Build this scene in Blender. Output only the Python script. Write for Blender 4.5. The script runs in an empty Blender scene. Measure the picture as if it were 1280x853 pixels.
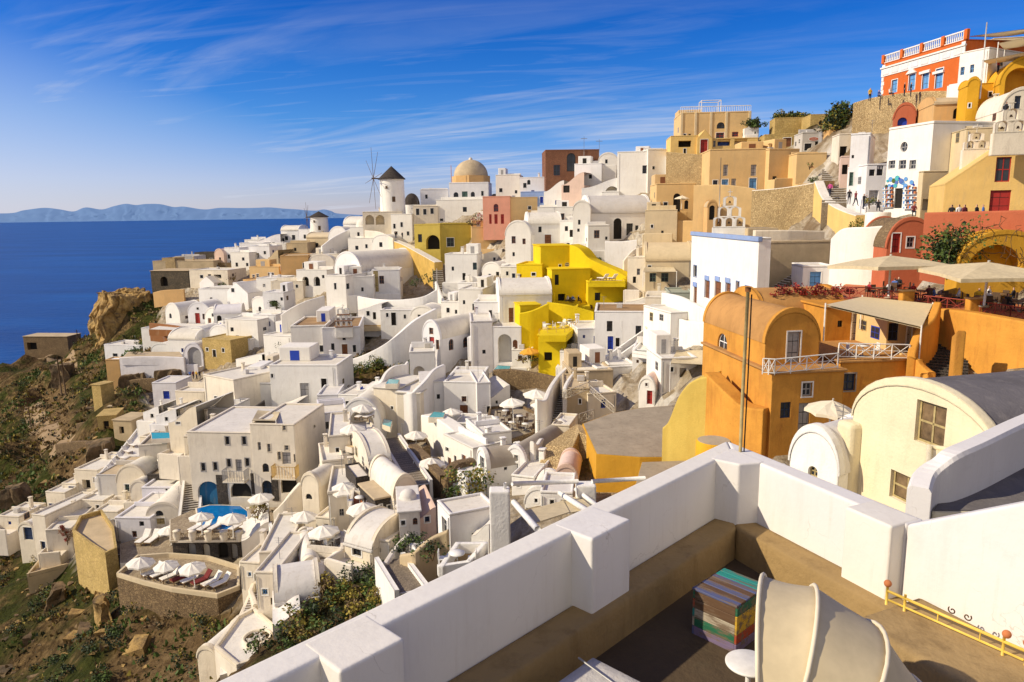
import bpy, bmesh, math, random
import numpy as np
from mathutils import Vector, Matrix, noise
from mathutils.geometry import tessellate_polygon
random.seed(7)
R = math.radians
sc = bpy.context.scene
COL = sc.collection
# ------------------------------------------------------------------ camera
FPX, CX, CY = 914.0, 640.0, 426.5
PITCH, ROLL = R(10.0), R(0.8)
SEA_Z = -110.0
_f = Vector((0, math.cos(PITCH), -math.sin(PITCH)))
_r0 = Vector((1, 0, 0)); _u0 = Vector((0, math.sin(PITCH), math.cos(PITCH)))
_r = _r0*math.cos(ROLL) - _u0*math.sin(ROLL)
_u = _u0*math.cos(ROLL) + _r0*math.sin(ROLL)
cam = bpy.data.cameras.new('camera'); camo = bpy.data.objects.new('camera', cam); COL.objects.link(camo)
cam.sensor_width = 36; cam.lens = 36*FPX/1280; cam.clip_start = .1; cam.clip_end = 120000
camo.matrix_world = Matrix(((_r.x, _u.x, -_f.x, 0), (_r.y, _u.y, -_f.y, 0), (_r.z, _u.z, -_f.z, 0), (0, 0, 0, 1)))
sc.camera = camo

def ray(px, py):
    return _f + _r*((px-CX)/FPX) - _u*((py-CY)/FPX)
def at(px, py, Y):
    d = ray(px, py); return d*(Y/d.y)
def pz(px, py, z):
    d = ray(px, py); return d*(z/d.z)
def proj(p):
    d = p.dot(_f)
    return CX+FPX*p.dot(_r)/d, CY-FPX*p.dot(_u)/d

# ------------------------------------------------------------------ terrain: heights interpolated through surveyed points
CTRL = [
 (0,447,262),(60,441,262),(125,437,245),(0,500,200),(60,490,200),(120,480,182),(0,560,150),(60,550,150),(130,540,128),(0,640,112),(60,622,108),
 (0,750,82),(60,765,74),(0,850,64),(130,810,60),(200,850,54),(250,810,54),(60,690,95),(130,705,80),(180,745,68),(250,760,62),(110,660,92),
 (160,650,88),(200,625,88),(250,632,85),(300,650,79),(340,636,84),(380,650,70),(420,655,65),(480,645,60),(520,645,56),(400,705,56),(450,725,49),
 (350,790,47),(500,716,48),(200,560,106),(250,530,106),(300,515,106),(350,508,106),(400,503,103),(450,535,92),(480,562,82),(520,565,80),(560,590,71),
 (560,540,86),(600,605,61),(650,605,57),(680,556,71),(700,605,52),(150,465,162),(200,462,157),(250,462,150),(230,412,180),(200,375,208),(180,365,215),
 (270,402,176),(300,376,190),(300,445,150),(340,452,142),(380,452,134),(430,452,128),(480,447,120),(540,474,104),(590,478,99),(620,460,99),(660,462,96),
 (700,474,91),(740,514,78),(780,504,78),(830,508,72),(760,455,94),(720,445,101),(680,445,103),(350,345,215),(300,335,238),(250,340,232),(400,302,240),
 (420,345,190),(480,370,163),(540,375,153),(590,385,138),(600,335,162),(560,325,172),(500,305,184),(450,296,208),(485,271,194),(550,284,178),(600,290,168),
 (640,316,148),(640,284,164),(620,254,180),(580,262,190),(700,266,158),(700,232,176),(720,316,138),(760,334,127),(780,365,114),(840,365,103),(700,378,116),
 (650,378,124),(720,414,106),(800,320,126),(850,278,122),(820,280,130),(840,205,150),(780,210,162),(900,235,128),(890,196,138),(860,186,150),(930,184,148),
 (960,284,110),(1000,257,107),(1000,194,124),(1050,263,92),(1045,182,111),(900,405,74),(960,385,72),(930,360,88),(890,366,92),(1060,340,80),(1080,285,82),
 (1150,270,74),(1100,264,82),(1200,272,70),(1280,272,64),(1190,116,96),(1100,122,106),(1280,112,84),(1280,62,92),(1230,104,92),(1150,165,94),
 (1200,450,47),(1280,480,40),(1100,378,62),(1150,480,47),(920,562,46),(1000,548,46),(860,540,56),(780,602,54),(760,660,44),(850,610,47),(1050,590,38),(1100,650,28),
 (1000,625,30),(1200,650,23),(1280,620,21),(560,712,49),(640,695,44),(1060,135,120),(750,224,170),(660,236,182),(1150,116,100)]
WPTS = [(0,0,-9),(12,4,-8.5),(25,4,-8),(-12,6,-17),(-25,0,-27),(-45,10,-41),(-80,20,-66),(-120,40,-85),(-60,40,-48),(30,-15,-5),(0,-15,-9),(40,25,-5),(60,40,2),
 (90,60,18),(110,90,22),(90,130,20),(60,160,16),(30,190,11),(0,215,6),(-25,225,1),(140,60,25),(150,120,22),(120,180,16),(60,240,6),(0,265,-6),(-40,262,-9),
 (-60,300,-45),(-90,300,-50),(-130,310,-70),(-40,320,-60),(10,330,-60),(100,300,-30),(150,250,-10),(-140,285,-72),(-190,290,-90),(-60,340,-105),(-120,350,-112),
 (-190,330,-112),(-230,262,-90),(0,370,-112),(-60,390,-115),(100,380,-112),(-220,200,-85),(-200,130,-92),(-170,90,-95),(-240,380,-118),(-260,120,-118),(180,340,-90),
 (-105,262,-24),(-75,275,-17),(-130,258,-42)]
_pts = [at(*c) for c in CTRL] + [Vector(w) for w in WPTS]
_N = len(_pts)
_XY = np.array([(p.x, p.y) for p in _pts]); _Z = np.array([p.z for p in _pts])
_A = np.zeros((_N+3, _N+3)); _A[:_N, :_N] = np.linalg.norm(_XY[:, None]-_XY[None], axis=2)
_A[:_N, :_N] -= np.eye(_N)*1.2
_A[:_N, _N] = 1; _A[:_N, _N+1:] = _XY; _A[_N, :_N] = 1; _A[_N+1:, :_N] = _XY.T
_W = np.linalg.solve(_A, np.concatenate([_Z, [0, 0, 0]]))
def heights(xy):
    xy = np.asarray(xy, float); out = np.zeros(len(xy))
    for i in range(0, len(xy), 20000):
        c = xy[i:i+20000]
        out[i:i+20000] = np.linalg.norm(c[:, None]-_XY[None], axis=2) @ _W[:_N] + _W[_N] + c @ _W[_N+1:]
    return out
def gz(x, y): return float(heights([(x, y)])[0])
_YS = np.concatenate([np.arange(18, 120, .25), np.arange(120, 420, .6)])
def ground(px, py, Ymin=18):
    d = ray(px, py); k = _YS/d.y
    hz = heights(np.stack([d.x*k, d.y*k], 1)) - d.z*k
    idx = np.nonzero((hz > 0) & (_YS >= Ymin))[0]
    if len(idx) == 0: idx = [int(np.argmax(hz))]
    Y = float(_YS[idx[0]]); return at(px, py, Y)

# ------------------------------------------------------------------ materials
M = {}
def nn(t, k, **kw):
    n = t.nodes.new(k)
    for a, b in kw.items(): setattr(n, a, b)
    return n
def newmat(name):
    m = bpy.data.materials.new(name); m.use_nodes = True
    t = m.node_tree; b = t.nodes['Principled BSDF']; M[name] = m
    return m, t, b
def ramp(t, fac, stops):
    r = nn(t, 'ShaderNodeValToRGB'); e = r.color_ramp.elements
    while len(e) < len(stops): e.new(.5)
    for el, (p, c) in zip(e, stops):
        el.position = p; el.color = (c[0], c[1], c[2], 1) if len(c) == 3 else c
    t.links.new(fac, r.inputs[0]); return r.outputs[0]
def noisen(t, scale, detail=4, rough=.6, coord=None, sx=(1, 1, 1)):
    tc = coord or nn(t, 'ShaderNodeTexCoord').outputs['Object']
    if sx != (1, 1, 1):
        mp = nn(t, 'ShaderNodeMapping'); mp.inputs['Scale'].default_value = sx
        t.links.new(tc, mp.inputs[0]); tc = mp.outputs[0]
    n = nn(t, 'ShaderNodeTexNoise'); n.inputs['Scale'].default_value = scale
    n.inputs['Detail'].default_value = detail; n.inputs['Roughness'].default_value = rough
    t.links.new(tc, n.inputs['Vector']); return n.outputs['Fac']
def mixc(t, fac, a, b, mode='MIX'):
    m = nn(t, 'ShaderNodeMix', data_type='RGBA', blend_type=mode)
    for s, v in ((0, fac), (6, a), (7, b)):
        if hasattr(v, 'links') or hasattr(v, 'is_linked'): t.links.new(v, m.inputs[s])
        elif s == 0: m.inputs[0].default_value = v
        else: m.inputs[s].default_value = (*v[:3], 1)
    return m.outputs[2]
def bump(t, b, h, strength=.3, dist=.03):
    n = nn(t, 'ShaderNodeBump'); n.inputs['Strength'].default_value = strength; n.inputs['Distance'].default_value = dist
    t.links.new(h, n.inputs['Height']); t.links.new(n.outputs[0], b.inputs['Normal'])
def plaster(name, c, stain=(.42, .34, .24), amt=.35, rough=.9, lo=.86, worn=.4):
    m, t, b = newmat(name)
    big = noisen(t, .45, 5, .65); streak = noisen(t, 1.0, 5, .7, sx=(2.2, 2.2, .35)); fine = noisen(t, 9, 4, .6)
    base = ramp(t, big, [(.3, tuple(x*lo for x in c)), (.62, c)])
    sm = ramp(t, streak, [(.52, (0, 0, 0)), (.78, (amt, amt, amt))])
    col = mixc(t, sm, base, stain)
    # flaked and patched areas: small hard edged blotches gathered in a few places
    pa = noisen(t, 1.7, 6, .72); pb_ = noisen(t, .33, 3, .5)
    pm = nn(t, 'ShaderNodeMath', operation='MULTIPLY'); t.links.new(ramp(t, pa, [(.56, (0, 0, 0)), (.63, (1, 1, 1))]), pm.inputs[0]); t.links.new(ramp(t, pb_, [(.5, (0, 0, 0)), (.66, (worn, worn, worn))]), pm.inputs[1])
    col = mixc(t, pm.outputs[0], col, tuple(x*.72+s_*.12 for x, s_ in zip(c, stain)))
    oi = nn(t, 'ShaderNodeObjectInfo')
    rv = ramp(t, oi.outputs['Random'], [(0, (.93, .93, .97)), (.5, (1, .99, .965)), (1, (.98, .95, .89))])
    col = mixc(t, 1.0, col, rv, 'MULTIPLY')
    t.links.new(col, b.inputs['Base Color']); b.inputs['Roughness'].default_value = rough
    b.inputs['Specular IOR Level'].default_value = .2
    mixh = nn(t, 'ShaderNodeMath', operation='ADD'); t.links.new(big, mixh.inputs[0]); t.links.new(fine, mixh.inputs[1])
    wav = noisen(t, 1.1, 2, .5); mul = nn(t, 'ShaderNodeMath', operation='MULTIPLY_ADD'); t.links.new(wav, mul.inputs[0]); mul.inputs[1].default_value = 1.6; t.links.new(mixh.outputs[0], mul.inputs[2])
    bump(t, b, mul.outputs[0], .12 if name == 'parapet' else .45, .05)
    bv = nn(t, 'ShaderNodeBevel', samples=3); bv.inputs['Radius'].default_value = .03 if name == 'parapet' else .14
    bn = [n_ for n_ in t.nodes if n_.bl_idname == 'ShaderNodeBump'][0]; t.links.new(bv.outputs[0], bn.inputs['Normal'])
    return m
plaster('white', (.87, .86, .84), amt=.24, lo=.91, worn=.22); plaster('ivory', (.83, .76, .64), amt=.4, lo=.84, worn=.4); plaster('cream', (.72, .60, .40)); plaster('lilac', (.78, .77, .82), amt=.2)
plaster('roofwhite', (.78, .75, .69), amt=.45); plaster('roofgrey', (.44, .40, .35), amt=.5, lo=.75)
plaster('tan', (.70, .44, .19)); plaster('peach', (.75, .53, .26)); plaster('yellow', (.83, .62, .015), stain=(.55, .36, .02), amt=.35, lo=.85)
plaster('paleyellow', (.84, .58, .21)); plaster('ochre', (.66, .36, .04), stain=(.42, .18, .02)); plaster('orange', (.70, .335, .06), stain=(.40, .15, .035), amt=.65, lo=.72, worn=.6)
plaster('orangeroof', (.54, .29, .10), stain=(.3, .14, .05), amt=.6, lo=.75); plaster('olive', (.50, .40, .08), stain=(.25, .2, .04), amt=.5)
plaster('pink', (.76, .36, .26)); plaster('palepink', (.74, .56, .48)); plaster('red', (.52, .15, .075), stain=(.42, .1, .05), amt=.5); plaster('mansionred', (.66, .15, .03), amt=.15)
plaster('beige', (.60, .48, .31), amt=.5, lo=.75); plaster('brownroof', (.40, .26, .14), amt=.5, lo=.7); plaster('greywhite', (.60, .58, .56))
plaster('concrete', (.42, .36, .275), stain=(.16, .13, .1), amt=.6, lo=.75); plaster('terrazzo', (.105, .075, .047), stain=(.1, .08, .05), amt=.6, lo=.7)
plaster('benchtan', (.38, .265, .125), stain=(.14, .09, .04), amt=.6, lo=.75); plaster('tar', (.17, .16, .17), stain=(.28, .26, .25), amt=.6, lo=.7)
plaster('parapet', (.80, .78, .75), stain=(.55, .5, .45), amt=.25, lo=.93); plaster('bluewash', (.28, .40, .72)); plaster('rust', (.30, .13, .05), amt=.5)
plaster('butter', (.83, .755, .56), amt=.28); plaster('lime', (.66, .52, .12), stain=(.3, .26, .05)); plaster('alcove', (.66, .49, .12), stain=(.45, .28, .04)); plaster('yellowstone', (.66, .45, .13), stain=(.3, .18, .05), amt=.6, lo=.75); plaster('gold', (.78, .42, .03), stain=(.5, .22, .02), amt=.4)
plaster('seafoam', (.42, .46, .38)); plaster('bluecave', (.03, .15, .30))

# hairline cracks and drip stains on the near parapet
m = M['parapet']; t = m.node_tree; b = t.nodes['Principled BSDF']; lk = b.inputs['Base Color'].links[0].from_socket
tc_ = nn(t, 'ShaderNodeTexCoord').outputs['Object']; wn = nn(t, 'ShaderNodeTexNoise'); wn.inputs['Scale'].default_value = 2.2; wn.inputs['Detail'].default_value = 6; t.links.new(tc_, wn.inputs['Vector'])
ma = nn(t, 'ShaderNodeVectorMath', operation='MULTIPLY_ADD'); t.links.new(wn.outputs['Color'], ma.inputs[0]); ma.inputs[1].default_value = (.9,)*3; t.links.new(tc_, ma.inputs[2])
ve = nn(t, 'ShaderNodeTexVoronoi', feature='DISTANCE_TO_EDGE'); ve.inputs['Scale'].default_value = .8; t.links.new(ma.outputs[0], ve.inputs['Vector'])
ck = ramp(t, ve.outputs['Distance'], [(.0, (.55, .55, .55)), (.006, (0, 0, 0))]); gate = ramp(t, noisen(t, .9, 3), [(.5, (0, 0, 0)), (.6, (1, 1, 1))])
gm = nn(t, 'ShaderNodeMath', operation='MULTIPLY'); t.links.new(ck, gm.inputs[0]); t.links.new(gate, gm.inputs[1])
drip = ramp(t, noisen(t, 3.2, 5, .7, sx=(3, 3, .22)), [(.56, (0, 0, 0)), (.75, (.35, .35, .35))])
c_ = mixc(t, drip, lk, (.62, .57, .50)); c_ = mixc(t, gm.outputs[0], c_, (.35, .31, .27)); t.links.new(c_, b.inputs['Base Color'])
def stone(name, c1, c2, mortar, scale=2.2, bs=.8):
    m, t, b = newmat(name)
    tc = nn(t, 'ShaderNodeTexCoord').outputs['Object']
    wob = nn(t, 'ShaderNodeTexNoise'); wob.inputs['Scale'].default_value = 1.5; t.links.new(tc, wob.inputs['Vector'])
    add = nn(t, 'ShaderNodeVectorMath', operation='MULTIPLY_ADD'); t.links.new(wob.outputs['Color'], add.inputs[0])
    add.inputs[1].default_value = (.22,)*3; t.links.new(tc, add.inputs[2])
    scale *= 2.3; v = nn(t, 'ShaderNodeTexVoronoi'); v.inputs['Scale'].default_value = scale; t.links.new(add.outputs[0], v.inputs['Vector'])
    e = nn(t, 'ShaderNodeTexVoronoi', feature='DISTANCE_TO_EDGE'); e.inputs['Scale'].default_value = scale; t.links.new(add.outputs[0], e.inputs['Vector'])
    sep = nn(t, 'ShaderNodeSeparateColor'); t.links.new(v.outputs['Color'], sep.inputs[0])
    col = ramp(t, sep.outputs[0], [(0, c1), (1, c2)])
    ed = ramp(t, e.outputs['Distance'], [(.02, (0, 0, 0)), (.09, (1, 1, 1))])
    col = mixc(t, ed, mortar, col)
    big = noisen(t, .4, 4); col = mixc(t, ramp(t, big, [(.4, (0, 0, 0)), (.75, (.6, .6, .6))]), col, tuple(x*.55 for x in c1))
    t.links.new(col, b.inputs['Base Color']); b.inputs['Roughness'].default_value = .95
    bump(t, b, ed, bs, .08)
stone('rubble', (.50, .36, .18), (.66, .50, .26), (.34, .22, .1)); stone('darkstone', (.10, .085, .06), (.20, .15, .095), (.06, .05, .035), 1.6)
stone('brownstone', (.20, .13, .065), (.32, .22, .11), (.13, .085, .045), 1.8); stone('tanstone', (.50, .36, .12), (.62, .45, .17), (.40, .27, .1), 1.2, .4)
stone('brick', (.26, .10, .05), (.36, .16, .08), (.16, .08, .05), 3); stone('paving', (.33, .26, .17), (.42, .34, .23), (.24, .18, .12), .9, .2)
stone('steps', (.20, .16, .11), (.30, .24, .17), (.14, .11, .08), 2.5, .3); stone('lava', (.06, .05, .045), (.12, .095, .075), (.03, .025, .02), 2.2)

def simple(name, c, rough=.6, metal=0, var=.12, scale=5, spec=.4):
    m, t, b = newmat(name)
    n = noisen(t, scale, 4); col = ramp(t, n, [(.3, tuple(x*(1-var) for x in c)), (.7, tuple(min(1, x*(1+var)) for x in c))])
    t.links.new(col, b.inputs['Base Color']); b.inputs['Roughness'].default_value = rough; b.inputs['Metallic'].default_value = metal
    b.inputs['Specular IOR Level'].default_value = spec
    return m
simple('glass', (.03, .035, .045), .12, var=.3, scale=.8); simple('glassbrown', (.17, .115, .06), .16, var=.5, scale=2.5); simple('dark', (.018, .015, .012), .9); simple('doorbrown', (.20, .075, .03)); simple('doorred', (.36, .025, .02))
simple('doorblue', (.012, .05, .42)); simple('lightblue', (.12, .32, .66)); simple('doorgreen', (.07, .13, .11)); simple('paintwhite', (.8, .79, .76)); simple('shuttergrey', (.34, .33, .33))
simple('navy', (.02, .04, .1)); simple('wood', (.22, .13, .06), .7, scale=12, var=.3); simple('poledark', (.13, .08, .04), .8, var=.3); simple('olivewood', (.42, .33, .15), .7, var=.3)
simple('canvas', (.74, .66, .50), .9, var=.05); simple('canvaswhite', (.82, .78, .70), .9, var=.05); simple('canvasorange', (.72, .36, .04), .9); simple('canvasbeige', (.60, .50, .32), .9, var=.12, scale=3)
simple('cushion', (.80, .77, .72), .95); simple('maroon', (.16, .02, .02), .9); simple('rattan', (.10, .06, .035), .8); simple('black', (.012, .012, .012), .7)
simple('metalgrey', (.3, .3, .31), .4, .6); simple('thatch', (.05, .04, .033), .95, var=.4, scale=3); simple('redwood', (.30, .045, .03), .6); simple('blind', (.74, .62, .40), .9, var=.06)
simple('terracotta', (.5, .17, .06), .8); simple('skin', (.55, .32, .22), .6); simple('hair', (.035, .02, .012), .6); simple('trousers', (.03, .035, .06), .9)
for nme, c in dict(shirtblack=(.02, .02, .025), shirtred=(.4, .03, .04), shirtpink=(.62, .08, .3), shirtwhite=(.75, .74, .72), shirtyellow=(.75, .45, .03), shirtblue=(.08, .16, .45), shirtmaroon=(.16, .03, .04)).items(): simple(nme, c, .9)
simple('yellowmetal', (.78, .55, .10), .45, .0, var=.2); simple('flowerred', (.30, .03, .02), .8, var=.5); simple('bluecloth', (.05, .12, .5), .9, var=.5, scale=2)
def plank(name, c):          # old boat paint worn through to the wood
    m, t, b = newmat(name); a = noisen(t, 3.0, 6, .75, sx=(.5, 3, 3)); g = noisen(t, 14, 5, .7, sx=(.15, 3, 3))
    col = mixc(t, ramp(t, a, [(.49, (0, 0, 0)), (.57, (.9, .9, .9))]), ramp(t, g, [(.3, tuple(x*.7 for x in c)), (.7, c)]), (.16, .11, .07))
    t.links.new(col, b.inputs['Base Color']); b.inputs['Roughness'].default_value = .7; bump(t, b, g, .4, .01)
for k_, c_ in dict(teal=(.015, .27, .24), blue=(.10, .12, .26), yellow=(.66, .40, .03), white=(.46, .40, .31), green=(.015, .14, .07), red=(.42, .06, .02), purple=(.20, .15, .27), brown=(.13, .07, .035)).items(): plank('plank'+k_, c_)
def leafmat(name, c):
    m, t, b = newmat(name); oi = nn(t, 'ShaderNodeTexCoord').outputs['Object']
    n = noisen(t, 2.5, 3, coord=oi); t.links.new(ramp(t, n, [(.3, tuple(x*.55 for x in c)), (.7, tuple(x*1.35 for x in c))]), b.inputs['Base Color'])
    b.inputs['Roughness'].default_value = .75
leafmat('leaf', (.075, .125, .018)); leafmat('leafdark', (.025, .042, .014)); leafmat('leafgold', (.28, .22, .03)); leafmat('leafdry', (.17, .11, .045)); leafmat('vine', (.13, .07, .025))
m, t, b = newmat('poolblue'); n = noisen(t, 2.0, 3); t.links.new(ramp(t, n, [(.3, (.0, .13, .40)), (.7, (.01, .20, .55))]), b.inputs['Base Color']); b.inputs['Roughness'].default_value = .08; bump(t, b, n, .1, .05)
m, t, b = newmat('poolturq'); n = noisen(t, 2.0, 3); t.links.new(ramp(t, n, [(.3, (.05, .36, .42)), (.7, (.09, .46, .50))]), b.inputs['Base Color']); b.inputs['Roughness'].default_value = .08
# terrain
m, t, b = newmat('terrain')
n1 = noisen(t, .055, 9, .7); n2 = noisen(t, .8, 10, .75); n3 = noisen(t, .12, 8, .65)
rock = ramp(t, n2, [(.30, (.028, .018, .008)), (.46, (.095, .062, .026)), (.58, (.21, .14, .06)), (.8, (.34, .24, .12))])
veg = ramp(t, n2, [(.3, (.016, .019, .004)), (.55, (.05, .058, .011)), (.8, (.13, .11, .025))])
col = mixc(t, ramp(t, n3, [(.43, (0, 0, 0)), (.53, (1, 1, 1))]), rock, veg)
col = mixc(t, ramp(t, n1, [(.35, (.85, .85, .85)), (.5, (0, 0, 0))]), col, (.085, .05, .026))
sa = nn(t, 'ShaderNodeAttribute', attribute_name='sand')
col = mixc(t, sa.outputs['Fac'], col, ramp(t, n2, [(.32, (.06, .036, .016)), (.5, (.17, .11, .05)), (.75, (.30, .215, .11))]))
vm = nn(t, 'ShaderNodeAttribute', attribute_name='village')
geo = nn(t, 'ShaderNodeNewGeometry'); sxyz = nn(t, 'ShaderNodeSeparateXYZ'); t.links.new(geo.outputs['True Normal'], sxyz.inputs[0])
flat_ = ramp(t, n2, [(.3, (.20, .15, .09)), (.45, (.34, .27, .18)), (.6, (.50, .43, .33)), (.75, (.62, .56, .47))])
steep = ramp(t, n3, [(.42, (.24, .17, .10)), (.5, (.50, .42, .31)), (.62, (.72, .68, .61))])
pav = mixc(t, ramp(t, sxyz.outputs['Z'], [(.55, (1, 1, 1)), (.8, (0, 0, 0))]), flat_, steep)
col = mixc(t, vm.outputs['Fac'], col, pav)
t.links.new(col, b.inputs['Base Color']); b.inputs['Roughness'].default_value = .97; b.inputs['Specular IOR Level'].default_value = .1
vo = nn(t, 'ShaderNodeTexVoronoi', feature='DISTANCE_TO_EDGE'); vo.inputs['Scale'].default_value = .9; t.links.new(nn(t, 'ShaderNodeTexCoord').outputs['Object'], vo.inputs['Vector'])
ad = nn(t, 'ShaderNodeMath', operation='MULTIPLY_ADD'); t.links.new(vo.outputs['Distance'], ad.inputs[0]); ad.inputs[1].default_value = .9; t.links.new(n2, ad.inputs[2])
bump(t, b, ad.outputs[0], 1.0, .7)
m, t, b = newmat('cliff')
n2 = noisen(t, .5, 9, .7); n3 = noisen(t, .35, 6, .7, sx=(1.6, 1.6, .35))
col = ramp(t, n3, [(.3, (.20, .11, .04)), (.5, (.42, .27, .09)), (.75, (.58, .40, .16))]); col = mixc(t, ramp(t, n2, [(.35, (1, 1, 1)), (.5, (0, 0, 0))]), col, (.12, .08, .04))
t.links.new(col, b.inputs['Base Color']); b.inputs['Roughness'].default_value = .97; bump(t, b, n2, 1, .6)
m, t, b = newmat('rockdark')
n2 = noisen(t, .6, 9, .7); n3 = noisen(t, .3, 6, .7, sx=(1.4, 1.4, .5))
col = ramp(t, n3, [(.3, (.10, .06, .03)), (.5, (.20, .13, .065)), (.75, (.34, .24, .12))]); col = mixc(t, ramp(t, n2, [(.35, (1, 1, 1)), (.55, (0, 0, 0))]), col, (.06, .045, .02))
t.links.new(col, b.inputs['Base Color']); b.inputs['Roughness'].default_value = .97; bump(t, b, n2, 1, .5)
m, t, b = newmat('track')
n2 = noisen(t, .7, 8, .7); t.links.new(ramp(t, n2, [(.3, (.22, .145, .075)), (.7, (.36, .26, .15))]), b.inputs['Base Color']); b.inputs['Roughness'].default_value = .97; bump(t, b, n2, .5, .2)
m, t, b = newmat('sea')
tc = nn(t, 'ShaderNodeTexCoord').outputs['Object']
a = noisen(t, .05, 6, .6, tc, (1, 2.2, 1)); a2 = noisen(t, .0022, 7, .68, tc, (.6, 3.0, 1))
t.links.new(ramp(t, a2, [(.35, (.0, .026, .15)), (.5, (.0, .05, .235)), (.65, (.0, .085, .33))]), b.inputs['Base Color']); b.inputs['Roughness'].default_value = .32
b.inputs['Specular IOR Level'].default_value = .12; bump(t, b, a, .6, 3)
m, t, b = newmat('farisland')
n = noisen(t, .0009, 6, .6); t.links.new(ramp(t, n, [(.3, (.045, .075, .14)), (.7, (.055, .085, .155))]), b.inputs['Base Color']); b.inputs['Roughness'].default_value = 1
b.inputs['Emission Color'].default_value = (.17, .28, .50, 1); b.inputs['Emission Strength'].default_value = .72; b.inputs['Specular IOR Level'].default_value = 0  # glow and blue tone stand in for aerial haze over the distance

# ------------------------------------------------------------------ mesh builder and object helpers
class MB:
    def __init__(s): s.v = []; s.f = []; s.m = []; s.s = []
    def add(s, vs, fs, m=0, smooth=False):
        o = len(s.v); s.v += [tuple(v) for v in vs]
        for f in fs: s.f.append([i+o for i in f]); s.m.append(m); s.s.append(smooth)
        return s
    def box(s, x0, x1, y0, y1, z0, z1, m=0):
        return s.add([(x, y, z) for z in (z0, z1) for y in (y0, y1) for x in (x0, x1)],
              [(0, 2, 3, 1), (4, 5, 7, 6), (0, 1, 5, 4), (2, 6, 7, 3), (0, 4, 6, 2), (1, 3, 7, 5)], m)
    def rbox(s, x0, x1, y0, y1, z0, z1, r=.05, m=0):       # box with softened edges
        bm = bmesh.new(); bmesh.ops.create_cube(bm, size=1)
        for v in bm.verts: v.co = Vector(((x0+x1)/2+v.co.x*(x1-x0), (y0+y1)/2+v.co.y*(y1-y0), (z0+z1)/2+v.co.z*(z1-z0)))
        bmesh.ops.bevel(bm, geom=bm.edges[:], offset=r, segments=2, affect='EDGES', profile=.5)
        return s.bm(bm, m)
    def bm(s, bm, m=0, smooth=False):
        bm.verts.index_update()
        s.add([v.co for v in bm.verts], [[v.index for v in f.verts] for f in bm.faces], m, smooth); bm.free(); return s
    def prism(s, poly, z0, z1, m=0, mtop=None):            # poly: list of (x,y)
        n = len(poly); vs = [(p[0], p[1], z0) for p in poly]+[(p[0], p[1], z1) for p in poly]
        s.add(vs, [(i, (i+1) % n, n+(i+1) % n, n+i) for i in range(n)], m)
        s.add([(p[0], p[1], z1) for p in poly], [list(range(n))], m if mtop is None else mtop); return s
    def xprism(s, prof, y0, y1, m=0, caps=True, smooth=False):   # prof: list of (x,z) extruded along y
        n = len(prof); vs = [(p[0], y0, p[1]) for p in prof]+[(p[0], y1, p[1]) for p in prof]
        s.add(vs, [(i, (i+1) % n, n+(i+1) % n, n+i) for i in range(n)], m, smooth)
        if caps: s.add(vs[:n], [list(range(n))], m); s.add(vs[n:], [list(range(n))[::-1]], m)
        return s
    def tube(s, pts, r, n=6, m=0, r2=None):
        pts = [Vector(p) for p in pts]; rings = []
        for i, p in enumerate(pts):
            d = (pts[min(i+1, len(pts)-1)]-pts[max(i-1, 0)]).normalized()
            a = d.cross(Vector((0, 0, 1)) if abs(d.z) < .9 else Vector((1, 0, 0))).normalized(); b = d.cross(a)
            rr = r if r2 is None else r+(r2-r)*i/max(1, len(pts)-1)
            rings.append([p+(a*math.cos(6.2832*k/n)+b*math.sin(6.2832*k/n))*rr for k in range(n)])
        vs = [v for g in rings for v in g]; fs = []
        for i in range(len(rings)-1):
            for k in range(n): fs.append((i*n+k, i*n+(k+1) % n, (i+1)*n+(k+1) % n, (i+1)*n+k))
        fs += [list(range(n)), [len(vs)-1-k for k in range(n)]]
        return s.add(vs, fs, m, n > 6)
    def lathe(s, prof, n=24, m=0, c=(0, 0, 0), smooth=True):
        vs = [(c[0]+r*math.cos(6.2832*k/n), c[1]+r*math.sin(6.2832*k/n), c[2]+z) for r, z in prof for k in range(n)]; fs = []
        for i in range(len(prof)-1):
            for k in range(n): fs.append((i*n+k, i*n+(k+1) % n, (i+1)*n+(k+1) % n, (i+1)*n+k))
        return s.add(vs, fs, m, smooth)
    def build(s, name, mats, parent=None, loc=None):
        me = bpy.data.meshes.new(name); me.from_pydata(s.v, [], s.f)
        for x in (mats if isinstance(mats, (list, tuple)) else [mats]): me.materials.append(M[x])
        me.polygons.foreach_set('material_index', s.m); me.polygons.foreach_set('use_smooth', s.s); me.update()
        o = bpy.data.objects.new(name, me); COL.objects.link(o)
        if parent: o.parent = parent
        if loc is not None: o.location = loc
        return o
LABELS = {}
def tag(o, label=None, cat=None, group=None, kind=None):
    if label: o['label'] = label; LABELS[label] = LABELS.get(label, 0)+1
    if cat: o['category'] = cat
    if group: o['group'] = group
    if kind: o['kind'] = kind
    return o
def thing(name, label, cat, loc=(0, 0, 0), rot=0, group=None):
    o = bpy.data.objects.new(name, None); COL.objects.link(o); o.location = loc; o.rotation_euler = (0, 0, rot); o.empty_display_size = .3
    return tag(o, label, cat, group)
KIDS = {}
def copy_tree(o, parent=None):
    c = o.copy(); COL.objects.link(c); c.parent = parent
    for ch in list(o.children): copy_tree(ch, c)
    return c
def arc(x0, x1, z0, rise, n=16, p=1.0):
    c, a = (x0+x1)/2, (x1-x0)/2
    return [(c+a*math.cos(math.pi*(1-i/n)), z0+rise*math.sin(math.pi*i/n)**p) for i in range(n+1)]
def fill(mb, outer, holes, plane, m=0):                     # planar face with openings
    loops = [[Vector((x, z, 0)) for x, z in l] for l in [outer]+holes]
    tris = tessellate_polygon(loops); flat = [p for l in loops for p in l]
    mb.add([plane(p.x, p.y) for p in flat], [list(tr) for tr in tris], m)
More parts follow.
